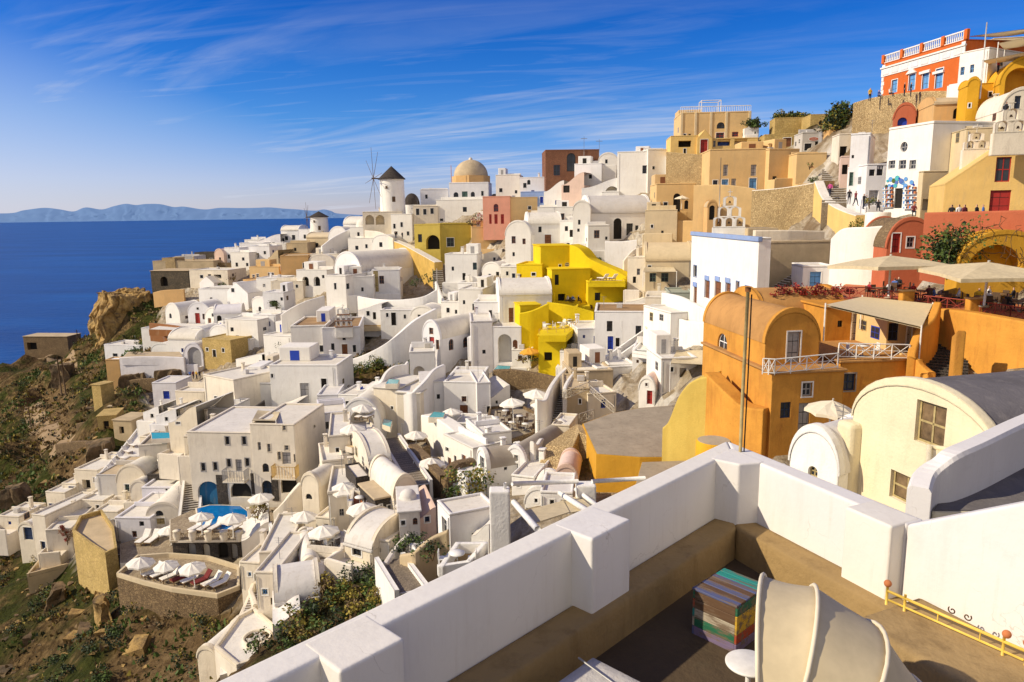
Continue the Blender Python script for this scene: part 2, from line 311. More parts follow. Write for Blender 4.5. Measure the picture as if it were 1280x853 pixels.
FCOL = dict(k='dark', r='doorred', n='doorbrown', b='doorblue', l='lightblue', g='doorgreen', w='paintwhite', y='shuttergrey', v='navy', d='glass', o='olivewood')

def opening(root, kind, s0, s1, z0, z1, col, plane, surround='paintwhite'):
    """recessed window / door built in the wall plane; returns the loop of the hole"""
    arched = kind in ('a', 'A', 'e', 'q')
    w = s1-s0
    if kind == 'O':
        loop = [(s0+w/2+w/2*math.cos(6.2832*i/20), (z0+z1)/2+(z1-z0)/2*math.sin(6.2832*i/20)) for i in range(20)]
    elif arched:
        rise = min(w/2, (z1-z0)*.9)
        loop = [(s0, z0)]+arc(s0, s1, z1-rise, rise, 12)+[(s1, z0)]
    else: loop = [(s0, z0), (s0, z1), (s1, z1), (s1, z0)]
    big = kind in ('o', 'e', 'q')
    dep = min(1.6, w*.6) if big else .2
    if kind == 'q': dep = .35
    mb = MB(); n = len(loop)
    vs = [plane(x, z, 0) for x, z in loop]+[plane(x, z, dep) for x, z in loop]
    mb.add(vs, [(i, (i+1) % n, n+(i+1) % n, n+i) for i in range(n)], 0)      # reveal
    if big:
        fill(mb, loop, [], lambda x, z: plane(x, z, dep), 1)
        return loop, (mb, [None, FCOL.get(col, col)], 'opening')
    # frame + leaf
    fw = min(.09, w*.14); cx, cz = (s0+s1)/2, (z0+z1)/2
    inner = [(cx+(x-cx)*(1-2*fw/w), cz+(z-cz)*(1-2*fw/max(.2, z1-z0))) for x, z in loop]
    fill(mb, loop, [inner], lambda x, z: plane(x, z, dep-.06), 1)
    glaze = kind in ('w', 'a', 'O', 'W')
    nI = len(inner)
    fill(mb, inner, [], lambda x, z: plane(x, z, dep-.03), 2 if glaze else 1)
    if glaze:
        bw = max(.02, min(.04, w*.06))
        def bar(a, b_, c, d): mb.add([plane(a, c, dep-.055), plane(b_, c, dep-.055), plane(b_, d, dep-.055), plane(a, d, dep-.055)], [(0, 1, 2, 3)], 1)
        zt = z1-(w/2 if arched else 0)
        bar(cx-bw, cx+bw, z0+fw, z1-fw*1.2)
        bar(s0+fw, s1-fw, cz-bw, cz+bw)
    else:
        for k in (.5,):                                       # seam between two leaves
            mb.add([plane(cx-.015, z0+.05, dep-.036), plane(cx+.015, z0+.05, dep-.036), plane(cx+.015, cz+(z1-cz)*.8, dep-.036), plane(cx-.015, cz+(z1-cz)*.8, dep-.036)], [(0, 1, 2, 3)], 2)
        for q in (.3, .68):
            zz = z0+(z1-z0)*q
            mb.add([plane(s0+fw, zz-.02, dep-.036), plane(s1-fw, zz-.02, dep-.036), plane(s1-fw, zz+.02, dep-.036), plane(s0+fw, zz+.02, dep-.036)], [(0, 1, 2, 3)], 2)
    if kind in ('w', 'd') and (int(abs(s0)*100)+int(abs(z0)*37)) % 5 < 3:                                    # a thin surround standing proud of the plaster
        pr = .09
        ol = [(s0-pr, z0-(pr if kind == 'w' else 0)), (s0-pr, z1+pr), (s1+pr, z1+pr), (s1+pr, z0-(pr if kind == 'w' else 0))]
        for (a, b_, c, d) in ((s0-pr, s0-.004, ol[0][1], z1+pr), (s1+.004, s1+pr, ol[0][1], z1+pr), (s0, s1, z1+.004, z1+pr))+(((s0, s1, z0-pr, z0-.004),) if kind == 'w' else ()):
            q = [plane(x, z, y) for y in (-.03, .02) for x, z in ((a, c), (b_, c), (b_, d), (a, d))]
            mb.add(q, [(0, 1, 2, 3), (0, 4, 5, 1), (1, 5, 6, 2), (2, 6, 7, 3), (3, 7, 4, 0)], 3)
    return loop, (mb, [None, FCOL.get(col, col), ('glassbrown' if kind == 'W' else 'glass') if glaze else 'dark', surround], 'window' if glaze else 'door')

class Hs: pass
def add_clutter(H, roof, eave, rs, mat, mr, ft):
    rng = random.Random(int(abs(H.A.x*31+H.A.y*17+H.A.z*7)*10)); w, dep, h = H.w, H.dep, H.h
    if w < 1.6 or dep < 2: return
    flat = roof == 'flat'; top = h if flat else eave+rs*.55
    if flat and w > 3 and rng.random() < .55:                     # low dividing wall across the roof
        y = dep*rng.uniform(.35, .7); MB().rbox(.2, w-.2, y, y+.25, h-.1, h+rng.uniform(.35, .9), .06).build('roof_wall', mat, H.roof)
    if flat and w > 3.5 and dep > 4 and rng.random() < .45:       # stair hut / upper room
        bw = w*rng.uniform(.3, .5); x = rng.choice((.15, w-bw-.15)); y = dep*.45; hh = rng.uniform(1.2, 2.1)
        mb = MB(); mb.rbox(x, x+bw, y, dep-.2, h-.1, h+hh, .08); o = mb.build('roof_room', mat, H.root)
        mb = MB(); mb.box(x+bw*.35, x+bw*.65, y-.02, y+.02, h, h+hh*.75); mb.build('door', rng.choice(('doorbrown', 'dark', 'doorblue', 'shuttergrey')), o)
    if rng.random() < .5:                                        # chimney with a hooded cap
        x, y = w*rng.uniform(.2, .8), dep*rng.uniform(.5, .9); r_ = rng.uniform(.16, .26); z1 = top+rng.uniform(.7, 1.3)
        mb = MB(); mb.rbox(x-r_, x+r_, y-r_, y+r_, top-.6, z1, .04); mb.rbox(x-r_-.06, x+r_+.06, y-r_-.06, y+r_+.06, z1+.16, z1+.26, .03)
        for sx in (-1, 1):
            for sy in (-1, 1): mb.box(x+sx*r_*.8-.04, x+sx*r_*.8+.04, y+sy*r_*.8-.04, y+sy*r_*.8+.04, z1-.01, z1+.17)
        mb.build('chimney', mat, H.roof)
    if rng.random() < .3:
        x, y = w*rng.uniform(.1, .9), dep*rng.uniform(.3, .8); mb = MB(); z1 = top+rng.uniform(1.4, 2.2); mb.tube([(x, y, top-.4), (x, y, z1)], .025, 4)
        for k in range(3): mb.tube([(x-.4+.1*k, y, z1-.1-.18*k), (x+.4-.1*k, y, z1-.1-.18*k)], .015, 3)
        mb.build('aerial', 'metalgrey', H.roof)
    if flat and rng.random() < .35:
        x, y = w*rng.uniform(.25, .75), dep*rng.uniform(.3, .7); mb = MB(); mb.rbox(x-.4, x+.4, y-.3, y+.3, top-.1, top+.55, .04); mb.build('air_unit', 'greywhite', H.roof)
    if H.A.y < 170 and rng.random() < .62 and w > 2:              # walled forecourt with steps at the foot of the facade
        d_ = rng.uniform(1.0, 2.2); z = rng.uniform(-.1, .35); ph = rng.uniform(.5, .95); x0, x1 = -.1, w*rng.uniform(.7, 1.05); mb = MB()
        mb.box(x0, x1, -d_, -.01, -3, z); y = -d_
        mb.rbox(x0-.02, x1+.02, -d_-.22, -d_+.02, -3, z+ph, .08); mb.rbox(x0-.22, x0, -d_-.2, -.02, -3, z+ph*.8+.01, .08)
        g = mb.build('forecourt', mat, H.root)
        if rng.random() < .5:
            mb = MB()
            for k in range(rng.randrange(2, 5)):
                xx = x0+(x1-x0)*rng.uniform(.1, .9); rr = rng.uniform(.12, .2); mb.lathe([(rr*.7, z), (rr, z+.35), (rr*.9, z+.36), (0, z+.34)], 8, 0, (xx, -d_*rng.uniform(.3, .8), 0))
            mb.build('pots', rng.choice(('terracotta', 'paintwhite')), g)
    if rng.random() < .5 and H.A.y < 160:                         # drain pipe and wall lamp
        x = w*rng.choice((.06, .94)); MB().tube([(x, -.06, eave-.3), (x, -.06, -.5)], .035, 5).build('drain_pipe', rng.choice(('greywhite', 'paintwhite', 'metalgrey')), H.wall)
    for fc, L in (('r', dep), ('l', dep)):                        # small openings on otherwise blank flanks
        if f' {fc}' in ft or L < 3.5 or rng.random() < .35: continue
        for k in range(rng.choice((1, 1, 2))):
            a = L*(.25+.4*k)+rng.uniform(0, .6); b_ = rng.uniform(.4, .62)*eave; ww, wh = rng.uniform(.3, .5), rng.uniform(.5, .9)
            x = w+.004 if fc == 'r' else -.004; s = 1 if fc == 'r' else -1; mb = MB()
            mb.box(x-.02, x+.02, a-ww-.07, a+ww+.07, b_-.07, b_+wh+.07, 0); mb.box(x-.01, x+s*.026+.001, a-ww, a+ww, b_, b_+wh, 1)
            for q in (0,): mb.box(min(x, x+s*.034), max(x, x+s*.034), a-.025, a+.025, b_, b_+wh, 0); mb.box(min(x, x+s*.034), max(x, x+s*.034), a-ww, a+ww, b_+wh*.5-.02, b_+wh*.5+.02, 0)
            mb.build('window', [rng.choice(('paintwhite', 'shuttergrey', 'doorbrown', 'doorblue', 'olivewood')), 'glass'], H.root)
def house(label, xl, yb, yt, xr, yaw=-25, dep=7, roof='flat', mat='white', ft='', name=None, Y=None, rise=None, fnd=3, group=None, roofmat=None,
          rim=.3, cat='house', back=0, sur='paintwhite', side=None, chim=0, soft=True, clutter=None):
    if mat == 'white' and yb > 540 and xr < 545: mat = 'ivory'
    if clutter is None: clutter = cat == 'house' and mat in ('white', 'ivory', 'lilac', 'cream', 'peach', 'beige', 'greywhite') and yb < 780 and (name or '') not in ('small_hut',)
    xm = (xl+xr)/2
    C = at(xm, yb, Y) if Y else ground(xm, yb)
    if back: C = at(xm, yb, C.y+back)
    a = R(yaw); u = Vector((math.cos(a), math.sin(a), 0)); n = Vector((-math.sin(a), math.cos(a), 0))
    def hit(px, py, P0=C, N=n):
        d = ray(px, py); return d*(P0.dot(N)/d.dot(N))
    sl = (hit(xl, yb)-C).dot(u); sr = (hit(xr, yb)-C).dot(u)
    w = sr-sl; h = max(1.0, hit(xm, yt).z-C.z); A = C+u*sl
    mr = roofmat or {'white': 'roofwhite', 'ivory': 'roofwhite', 'lilac': 'roofwhite', 'cream': 'cream', 'tan': 'beige'}.get(mat, mat)
    nm = name or ('vaulted_house' if 'vault' in roof else 'dome_house' if roof == 'dome' else 'flat_roofed_house')
    H = Hs(); H.root = root = thing(nm, label, cat, A, a, group); H.w, H.dep, H.h, H.A, H.u, H.n, H.C, H.hit = w, dep, h, A, u, n, C, hit
    H.loc = lambda px, py, y=0: ((hit(px, py, A+n*y)-A).dot(u), y, hit(px, py, A+n*y).z-A.z)
    # outline of the gable / facade in (s, z)
    if roof == 'vault':
        rs = min(rise or w/2, h*.75); eave = h-rs
        out = [(0, -fnd)]+arc(0, w, eave, rs, 18)+[(w, -fnd)]
    elif roof == 'gable':
        rs = rise or w*.3; eave = h-rs; out = [(0, -fnd), (0, eave), (w/2, h), (w, eave), (w, -fnd)]
    elif roof == 'curve':                                        # facade rising in one soft sweep to the right
        rs = 0
        out = [(0, -fnd)]+[(w*i/12, h*(.62+.38*(.5-.5*math.cos(math.pi*i/12)))) for i in range(13)]+[(w, -fnd)]; eave = h*.6
    else:
        rs = 0; eave = h; out = [(0, -fnd), (0, h), (w, h), (w, -fnd)]
    faces = {'f': (lambda x, z, y=0: (x, y, z)), 'r': (lambda x, z, y=0: (w-y, x, z)), 'l': (lambda x, z, y=0: (y, dep-x, z))}
    holes = {'f': [], 'r': [], 'l': []}; parts = []
    for item in [i for i in ft.split(';') if i.strip()]:
        q = item.split(); k, px, py, pw, ph = q[0], *map(float, q[1:5]); col = q[5] if len(q) > 5 else 'n'; fc = q[6] if len(q) > 6 else 'f'
        if fc == 'f': P0, N, U, O = A, n, u, A
        elif fc == 'r': P0, N, U, O = A+u*w, u, n, A+u*w
        else: P0, N, U, O = A, u, -n, A+n*dep
        s0 = (hit(px-pw/2, py, P0, N)-O).dot(U); s1 = (hit(px+pw/2, py, P0, N)-O).dot(U)
        if s0 > s1: s0, s1 = s1, s0
        z0 = hit(px, py+ph/2, P0, N).z-A.z; z1 = hit(px, py-ph/2, P0, N).z-A.z
        L = w if fc == 'f' else dep
        s0, s1 = max(s0, .08), min(s1, L-.08); top = h if fc == 'f' else eave
        z1 = min(z1, top-.1); 
        if s1-s0 < .2 or z1-z0 < .2: continue
        if any(s0 < b1+.1 and s1 > b0-.1 and z0 < c1+.1 and z1 > c0-.1 for b0, b1, c0, c1 in [(min(p[0] for p in l), max(p[0] for p in l), min(p[1] for p in l), max(p[1] for p in l)) for l in holes[fc]]): continue
        if fc == 'f' and roof in ('vault', 'gable', 'curve'):     # keep the opening inside the outline
            def topz(x):
                if roof == 'gable': return eave+(h-eave)*(1-abs(2*x/w-1))
                if roof == 'curve': return h*(.62+.38*(.5-.5*math.cos(math.pi*x/w)))
                return eave+rs*math.sqrt(max(0, 1-(2*x/w-1)**2))
            lim = min(topz(s0), topz(s1))-.12
            if z1 > lim and k not in ('a', 'A', 'e', 'q', 'O'): z1 = lim
            elif z1 > topz((s0+s1)/2)-.12: z1 = topz((s0+s1)/2)-.12
            if z1-z0 < .2: continue
        loop, part = opening(root, k, s0, s1, z0, z1, col, faces[fc], sur)
        holes[fc].append(loop); parts.append(part)
    wb = MB()
    fill(wb, out, holes['f'], lambda x, z: (x, 0, z))
    fill(wb, [(0, -fnd), (0, eave), (dep, eave), (dep, -fnd)], holes['r'], lambda x, z: (w, x, z))
    fill(wb, [(0, -fnd), (0, eave if roof != 'curve' else h*.62), (dep, eave if roof != 'curve' else h*.62), (dep, -fnd)], holes['l'], lambda x, z: (0, dep-x, z))
    fill(wb, out, [], lambda x, z: (x, dep, z))
    t = min(.28, w*.06)
    rb = MB()
    if roof in ('flat', 'dome'):
        if rim > 0:
            for (a0, a1, b0, b1) in ((0, w, 0, t), (0, w, dep-t, dep), (0, t, t, dep-t), (w-t, w, t, dep-t)): wb.rbox(a0-.03, a1+.03, b0-.03, b1+.03, h-.12, h+rim*.35, .05)
            rb.box(t, w-t, t, dep-t, h-.5, h-.1)
        else: rb.rbox(-.15, w+.15, -.15, dep+.15, h-.02, h+.14, .04)
        if roof == 'dome':
            r = min(w, dep)*.42; rb.lathe([(r*1.02, h-.2), (r*1.02, h+.25)]+[(r*math.cos(i*math.pi/24), h+.25+r*.92*math.sin(i*math.pi/24)) for i in range(13)], 28, 0, (w/2, dep/2, 0))
    elif roof == 'vault':
        th = .16; o1 = arc(-.05, w+.05, eave-.02, rs+th, 18)
        o2 = arc(0, w, eave-.05, rs-.02, 18)
        rb.add([(x, .3, z) for x, z in o1]+[(x, dep-.1, z) for x, z in o1], [(i, i+1, 20+i, 19+i) for i in range(18)], 0, True)
        # gable lip
        for (y0, y1) in ((-.04, .34), (dep-.34, dep+.04)):
            l1 = arc(-.08, w+.08, eave-.02, rs+.3, 18); vs = [(x, y0, z) for x, z in l1]+[(x, y1, z) for x, z in l1]+[(x, y0, z) for x, z in o2]+[(x, y1, z) for x, z in o2]
            wb.add(vs, [(i, i+1, 20+i, 19+i) for i in range(18)]+[(i+38, i+39, i+1, i) for i in range(18)]+[(i+19, i+20, i+58, i+57) for i in range(18)], 0)
    elif roof == 'vaultx':
        rs = rise or dep*.35; pr = arc(-.06, dep+.06, h-.02, rs, 18)
        rb.add([(.0, y, z) for y, z in pr]+[(w, y, z) for y, z in pr], [(i, i+1, 20+i, 19+i) for i in range(18)], 0, True)
        p2 = arc(0, dep, h-.03, rs+.2, 18)
        for x0, x1 in ((-.05, .25), (w-.25, w+.05)):
            wb.add([(x0, y, z) for y, z in p2]+[(x1, y, z) for y, z in p2], [(i, i+1, 20+i, 19+i) for i in range(18)]+[list(range(19)), [37-i for i in range(19)]], 0)
        rb.rbox(-.06, w+.06, -.14, .1, h-.16, h+.06, .04)
    elif roof == 'gable':
        for s0, s1 in (((0, eave), (w/2, h)), ((w/2, h), (w, eave))):
            rb.add([(s0[0], 0, s0[1]+.02), (s1[0], 0, s1[1]+.02), (s1[0], dep, s1[1]+.02), (s0[0], dep, s0[1]+.02), (s0[0], 0, s0[1]+.15), (s1[0], 0, s1[1]+.15), (s1[0], dep, s1[1]+.15), (s0[0], dep, s0[1]+.15)], [(4, 5, 6, 7), (0, 1, 5, 4), (2, 3, 7, 6), (0, 4, 7, 3), (1, 2, 6, 5)])
    elif roof == 'curve':
        cr = out[1:-1]; rb.add([(x, 0, z+.03) for x, z in cr]+[(x, dep, z+.03) for x, z in cr], [(i, i+1, 14+i, 13+i) for i in range(12)], 0, True)
    wall = wb.build('wall', mat, root); rf = rb.build('roof', mr, root); H.wall, H.roof = wall, rf
    for k in range(chim):
        cx = w*(.25+.5*((k*.61+abs(math.sin(xl)))%1)); cb = MB(); cy = dep*.6; ch = 1.1+.5*abs(math.sin(xr))
        zt = h+(rs*.8 if roof in ('vault', 'vaultx') else 0)
        cb.rbox(cx-.35, cx+.35, cy-.35, cy+.35, zt-.6, zt+ch, .06); cb.rbox(cx-.45, cx+.45, cy-.45, cy+.45, zt+ch, zt+ch+.14, .04)
        cb.build('chimney', mat, rf)
    if clutter: add_clutter(H, roof, eave, rs, mat, mr, ft)
    for mb, mats, nme in parts: mb.build(nme, [mats[0] or mat]+mats[1:], root)
    return H

def catmull(pts, k=4):
    out = []
    for i in range(len(pts)-1):
        p0, p1, p2, p3 = pts[max(i-1, 0)], pts[i], pts[i+1], pts[min(i+2, len(pts)-1)]
        for j in range(k):
            t_ = j/k
            out.append(tuple(.5*((2*b)+(c-a)*t_+(2*a-5*b+4*c-d)*t_*t_+(3*b-a-3*c+d)*t_**3) for a, b, c, d in zip(p0, p1, p2, p3)))
    return out+[tuple(pts[-1])]
def wall(label, pts, thick=.4, mat='white', Y=None, name='plaster_wall', cat='wall', fnd=2.5, smooth=True, capmat=None, group=None):
    """pts: (px, y_top, y_base[, Y]) along the wall"""
    P = []
    for i, p in enumerate(pts):
        yy = p[3] if len(p) > 3 else (Y[i] if isinstance(Y, (list, tuple)) else Y)
        b = at(p[0], p[2], yy) if yy else ground(p[0], p[2])
        P.append((b.x, b.y, b.z, at(p[0], p[1], b.y).z))
    if smooth and len(P) > 2: P = catmull(P, 5)
    org = Vector(P[0][:3]); mb = MB(); N = len(P); L = []
    for i, (x, y, z, zt) in enumerate(P):
        q0, q1 = P[max(i-1, 0)], P[min(i+1, N-1)]; d = Vector((q1[0]-q0[0], q1[1]-q0[1], 0))
        d = d.normalized() if d.length > 1e-6 else Vector((1, 0, 0)); nr = Vector((-d.y, d.x, 0))
        if nr.y < 0: nr = -nr
        b = Vector((x, y, 0))-Vector((org.x, org.y, 0)); zb, zz = z-fnd-org.z, zt-org.z; o = nr*thick
        L.append([b+Vector((0, 0, zb)), b+Vector((0, 0, zz-.1)), b+nr*.07+Vector((0, 0, zz)), b+o-nr*.07+Vector((0, 0, zz)), b+o+Vector((0, 0, zz-.1)), b+o+Vector((0, 0, zb))])
    vs = [v for l in L for v in l]
    for i in range(N-1):
        for k in range(5): mb.add([L[i][k], L[i+1][k], L[i+1][k+1], L[i][k+1]], [(0, 1, 2, 3)], 1 if (capmat and k in (1, 2, 3)) else 0)
    mb.add(L[0], [list(range(6))]); mb.add(L[-1], [list(range(6))[::-1]])
    o = mb.build(name, [mat, capmat] if capmat else mat, None, org)
    bm = bmesh.new(); bm.from_mesh(o.data); bmesh.ops.remove_doubles(bm, verts=bm.verts, dist=.002); bm.to_mesh(o.data); bm.free()
    return tag(o, label, cat, group)
def terrace(label, poly, z=None, Y=None, down=3, fmat='paving', wmat='white', rim=0, name='terrace', cat='terrace', rimmat=None, kind=None, group=None):
    """flat deck whose outline is seen at the given pixels; z or depth of its first corner fixes the level"""
    if z is None: z = (at(poly[0][0], poly[0][1], Y) if Y else ground(*poly[0])).z
    P = [pz(x, y, z) for x, y in poly]; c = sum(P, Vector())/len(P)
    L = [(p.x-c.x, p.y-c.y) for p in P]
    ar = sum(L[i][0]*L[(i+1) % len(L)][1]-L[(i+1) % len(L)][0]*L[i][1] for i in range(len(L)))
    if ar < 0: L = L[::-1]
    root = thing(name, label, cat, (c.x, c.y, z), 0, group)
    MB().prism(L, -down, 0).build('retaining_wall', wmat, root)
    f = MB(); f.prism([(x*.985, y*.985) for x, y in L], .004, .03); f.build('floor', fmat, root)
    if rim:
        mb = MB(); n = len(L)
        for i in range(n):
            a, b = Vector((*L[i], 0)), Vector((*L[(i+1) % n], 0)); d = (b-a).normalized(); nr = Vector((-d.y, d.x, 0))*.25
            a2, b2 = a-d*.0, b+d*.0
            vs = [a2+Vector((0, 0, .035)), b2+Vector((0, 0, .035)), b2+nr+Vector((0, 0, .035)), a2+nr+Vector((0, 0, .035))]
            mb.add(vs+[v+Vector((0, 0, rim+i*.003)) for v in vs], [(0, 1, 5, 4), (1, 2, 6, 5), (2, 3, 7, 6), (3, 0, 4, 7), (4, 5, 6, 7)])
        mb.build('parapet', rimmat or wmat, root)
    root['z'] = z
    return root
def stairs(label, a, b, width=1.4, n=14, Ya=None, Yb=None, mat='steps', name='staircase', side='white', walls=0, fnd=3, tread=None):
    """flight from lower pixel a to upper pixel b"""
    A = at(*a, Ya) if Ya else ground(*a); B = at(*b, Yb) if Yb else ground(*b)
    d = Vector((B.x-A.x, B.y-A.y, 0)); L = d.length; ang = math.atan2(d.y, d.x); rise = B.z-A.z
    root = thing(name, label, 'stairs', A, ang)
    mb = MB()
    for i in range(n):
        mb.box(L*i/n, L*(i+1)/n+.001*i, -width/2, width/2, rise*i/n-fnd, rise*(i+1)/n, 0)
        mb.box(L*i/n-.03, L*i/n+.07, -width/2-.004, width/2+.004, rise*(i+1)/n-.05, rise*(i+1)/n+.012, 1)
    mb.build('steps', [mat, tread or 'roofwhite'], root)
    if walls:
        for s in (-1, 1):
            w = MB(); y0 = s*(width/2+.01); y1 = s*(width/2+.31); pr = [(-.2, -fnd), (-.2, walls), (L+.2, rise+walls), (L+.2, rise-fnd)]
            w.xprism(pr, min(y0, y1), max(y0, y1)); w.build('side_wall', side, root)
    return root
# ------------------------------------------------------------------ sky and sun
SUN_EL, SUN_H = R(34), Vector((-.985, -.18, 0)).normalized()
world = bpy.data.worlds.new('World'); sc.world = world; world.use_nodes = True
t = world.node_tree; bg = t.nodes['Background']
sky = nn(t, 'ShaderNodeTexSky', sky_type='NISHITA'); sky.sun_disc = False; sky.sun_elevation = SUN_EL
sky.sun_rotation = math.atan2(SUN_H.x, SUN_H.y); sky.altitude = 200; sky.air_density = .9; sky.dust_density = .35; sky.ozone_density = 3.0
hs = nn(t, 'ShaderNodeHueSaturation'); hs.inputs['Saturation'].default_value = 1.42; hs.inputs['Hue'].default_value = .507; t.links.new(sky.outputs[0], hs.inputs['Color'])
tc = nn(t, 'ShaderNodeTexCoord').outputs['Generated']
sp = nn(t, 'ShaderNodeSeparateXYZ'); t.links.new(tc, sp.inputs[0])
def mth(op, a, b=None, c=None):
    n = nn(t, 'ShaderNodeMath', operation=op)
    for i, v in enumerate((a, b, c)):
        if v is None: continue
        if isinstance(v, (int, float)): n.inputs[i].default_value = v
        else: t.links.new(v, n.inputs[i])
    return n.outputs[0]
zz = mth('ADD', mth('MAXIMUM', sp.outputs['Z'], 0.0), .06)
cb = nn(t, 'ShaderNodeCombineXYZ'); t.links.new(mth('DIVIDE', sp.outputs['X'], zz), cb.inputs[0]); t.links.new(mth('DIVIDE', sp.outputs['Y'], zz), cb.inputs[1])
def streak(rot, scale, sx, sy, lo, hi, amt, loc=(0, 0, 0), dist=.4):
    mp = nn(t, 'ShaderNodeMapping'); mp.inputs['Rotation'].default_value = (0, 0, rot); mp.inputs['Location'].default_value = loc
    t.links.new(cb.outputs[0], mp.inputs[0])
    mp2 = nn(t, 'ShaderNodeMapping'); mp2.inputs['Scale'].default_value = (sx, sy, 1); t.links.new(mp.outputs[0], mp2.inputs[0])
    n = nn(t, 'ShaderNodeTexNoise'); n.inputs['Scale'].default_value = scale; n.inputs['Detail'].default_value = 8; n.inputs['Roughness'].default_value = .6; n.inputs['Distortion'].default_value = dist
    t.links.new(mp2.outputs[0], n.inputs['Vector'])
    return ramp(t, n.outputs['Fac'], [(lo, (0, 0, 0)), (hi, (amt, amt, amt))])
s1 = streak(R(33), .62, .3, 1.9, .47, .72, 1.0, (2.9, 1.3, 0), 1.0); s2 = streak(R(12), 1.2, .45, 2.0, .5, .8, .75, (5, 3, 0), 1.4); s3 = streak(0, .12, 1, 1, .38, .62, 1.0, (1.2, 2.0, 0))
cl = mth('MULTIPLY', mth('ADD', s1, s2), s3)
fade = ramp(t, sp.outputs['Z'], [(.0, (.95, .95, .95)), (.12, (.9, .9, .9)), (.2, (.45, .45, .45)), (.27, (.05, .05, .05))])
hi_ = mth('SUBTRACT', 1.0, mth('MULTIPLY', mth('MAXIMUM', mth('ADD', sp.outputs['X'], -.12), 0.0), 1.7))
cl = mth('MULTIPLY', mth('MULTIPLY', cl, fade), hi_)
glow = ramp(t, mth('ADD', mth('MULTIPLY', sp.outputs['X'], -1.0), mth('MULTIPLY', sp.outputs['Z'], -2.4)), [(-.0, (0, 0, 0)), (.55, (.72, .72, .72))])
cl = mth('MINIMUM', mth('MAXIMUM', cl, glow), .85)
deep = ramp(t, sp.outputs['Z'], [(0, (.82, .72, 1.12)), (.05, (.72, .72, 1.12)), (.12, (.50, .74, 1.06)), (.25, (.20, .60, 1.0)), (.45, (.06, .44, .88))])
skyc = mixc(t, 1.0, hs.outputs[0], deep, 'MULTIPLY')
c2 = mixc(t, cl, skyc, (5.2, 5.5, 6.4))
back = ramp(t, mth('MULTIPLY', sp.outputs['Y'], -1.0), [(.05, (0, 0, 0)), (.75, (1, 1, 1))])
c2 = mixc(t, back, c2, (5.3, 5.0, 4.9))       # added fill: unseen bright sky behind the viewer lifts walls facing the camera
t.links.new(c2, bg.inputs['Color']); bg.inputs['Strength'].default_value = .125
sl = bpy.data.lights.new('sun', 'SUN'); sl.energy = 5.0; sl.angle = R(.53); sl.color = (1, .86, .63)
so = bpy.data.objects.new('sun', sl); COL.objects.link(so)
so.rotation_euler = (-(SUN_H*math.cos(SUN_EL)+Vector((0, 0, math.sin(SUN_EL))))).to_track_quat('-Z', 'Y').to_euler()
sc.view_settings.view_transform = 'Standard'; sc.view_settings.look = 'None'; sc.view_settings.exposure = 0
sc.cycles.max_bounces = 5; sc.cycles.diffuse_bounces = 3; sc.cycles.caustics_reflective = False; sc.cycles.caustics_refractive = False
# ------------------------------------------------------------------ sea, far island
mb = MB(); mb.add([(-60000, -2000, 0), (60000, -2000, 0), (60000, 90000, 0), (-60000, 90000, 0)], [(0, 1, 2, 3)])
tag(mb.build('sea', 'sea', None, (0, 0, SEA_Z)), kind='structure')
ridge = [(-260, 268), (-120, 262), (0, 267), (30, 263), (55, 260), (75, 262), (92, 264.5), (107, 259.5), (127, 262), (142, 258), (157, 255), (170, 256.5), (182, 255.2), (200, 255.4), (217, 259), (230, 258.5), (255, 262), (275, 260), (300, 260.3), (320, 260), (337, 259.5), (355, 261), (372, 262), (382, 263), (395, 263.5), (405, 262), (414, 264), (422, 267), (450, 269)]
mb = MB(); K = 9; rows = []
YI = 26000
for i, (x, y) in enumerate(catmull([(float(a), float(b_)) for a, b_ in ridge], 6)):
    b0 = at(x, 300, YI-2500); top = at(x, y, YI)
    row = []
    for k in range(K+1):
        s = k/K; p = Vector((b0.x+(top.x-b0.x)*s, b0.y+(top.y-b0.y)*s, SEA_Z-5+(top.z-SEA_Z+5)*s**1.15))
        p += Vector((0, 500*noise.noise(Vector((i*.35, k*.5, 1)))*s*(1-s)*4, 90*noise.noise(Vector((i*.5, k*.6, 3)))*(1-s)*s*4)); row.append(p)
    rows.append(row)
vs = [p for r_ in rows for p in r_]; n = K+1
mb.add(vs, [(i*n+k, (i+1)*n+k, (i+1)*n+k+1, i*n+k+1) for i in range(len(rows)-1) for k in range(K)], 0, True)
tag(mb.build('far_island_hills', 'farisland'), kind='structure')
# ------------------------------------------------------------------ terrain
VIL = [(131, 452), (190, 440), (196, 400), (205, 368), (240, 330), (300, 300), (390, 288), (470, 270), (600, 225), (700, 205), (850, 165), (1000, 175), (1100, 100), (1400, -20), (1400, 900), (760, 720), (560, 720), (520, 700), (430, 712), (330, 790), (275, 800), (300, 745), (150, 715), (130, 720), (95, 690), (20, 690), (-20, 670), (40, 640), (100, 600), (200, 520), (150, 470)]
GREEN = [[(420, 470), (450, 440), (520, 418), (525, 470), (480, 500), (424, 505)], [(535, 575), (620, 570), (610, 620), (560, 640)], [(700, 545), (748, 560), (745, 600), (700, 590)], [(500, 660), (560, 650), (550, 720), (495, 720)], [(150, 440), (225, 455), (215, 480), (150, 475)]]
def inside(P, poly):
    x, y = P; c = False; n = len(poly)
    for i in range(n):
        x1, y1 = poly[i]; x2, y2 = poly[(i+1) % n]
        if (y1 > y) != (y2 > y) and x < (x2-x1)*(y-y1)/(y2-y1)+x1: c = not c
    return c
xs = np.arange(-262, 182, 1.25); ys = np.concatenate([np.arange(-16, 130, 1.0), np.arange(130, 402, 1.6)])
gx, gy = np.meshgrid(xs, ys); hz = heights(np.stack([gx.ravel(), gy.ravel()], 1))
SAND = [[(140, 772), (272, 756), (262, 870), (120, 870)], [(28, 470), (84, 474), (100, 560), (40, 548)], [(96, 545), (165, 560), (112, 612), (58, 604)]]
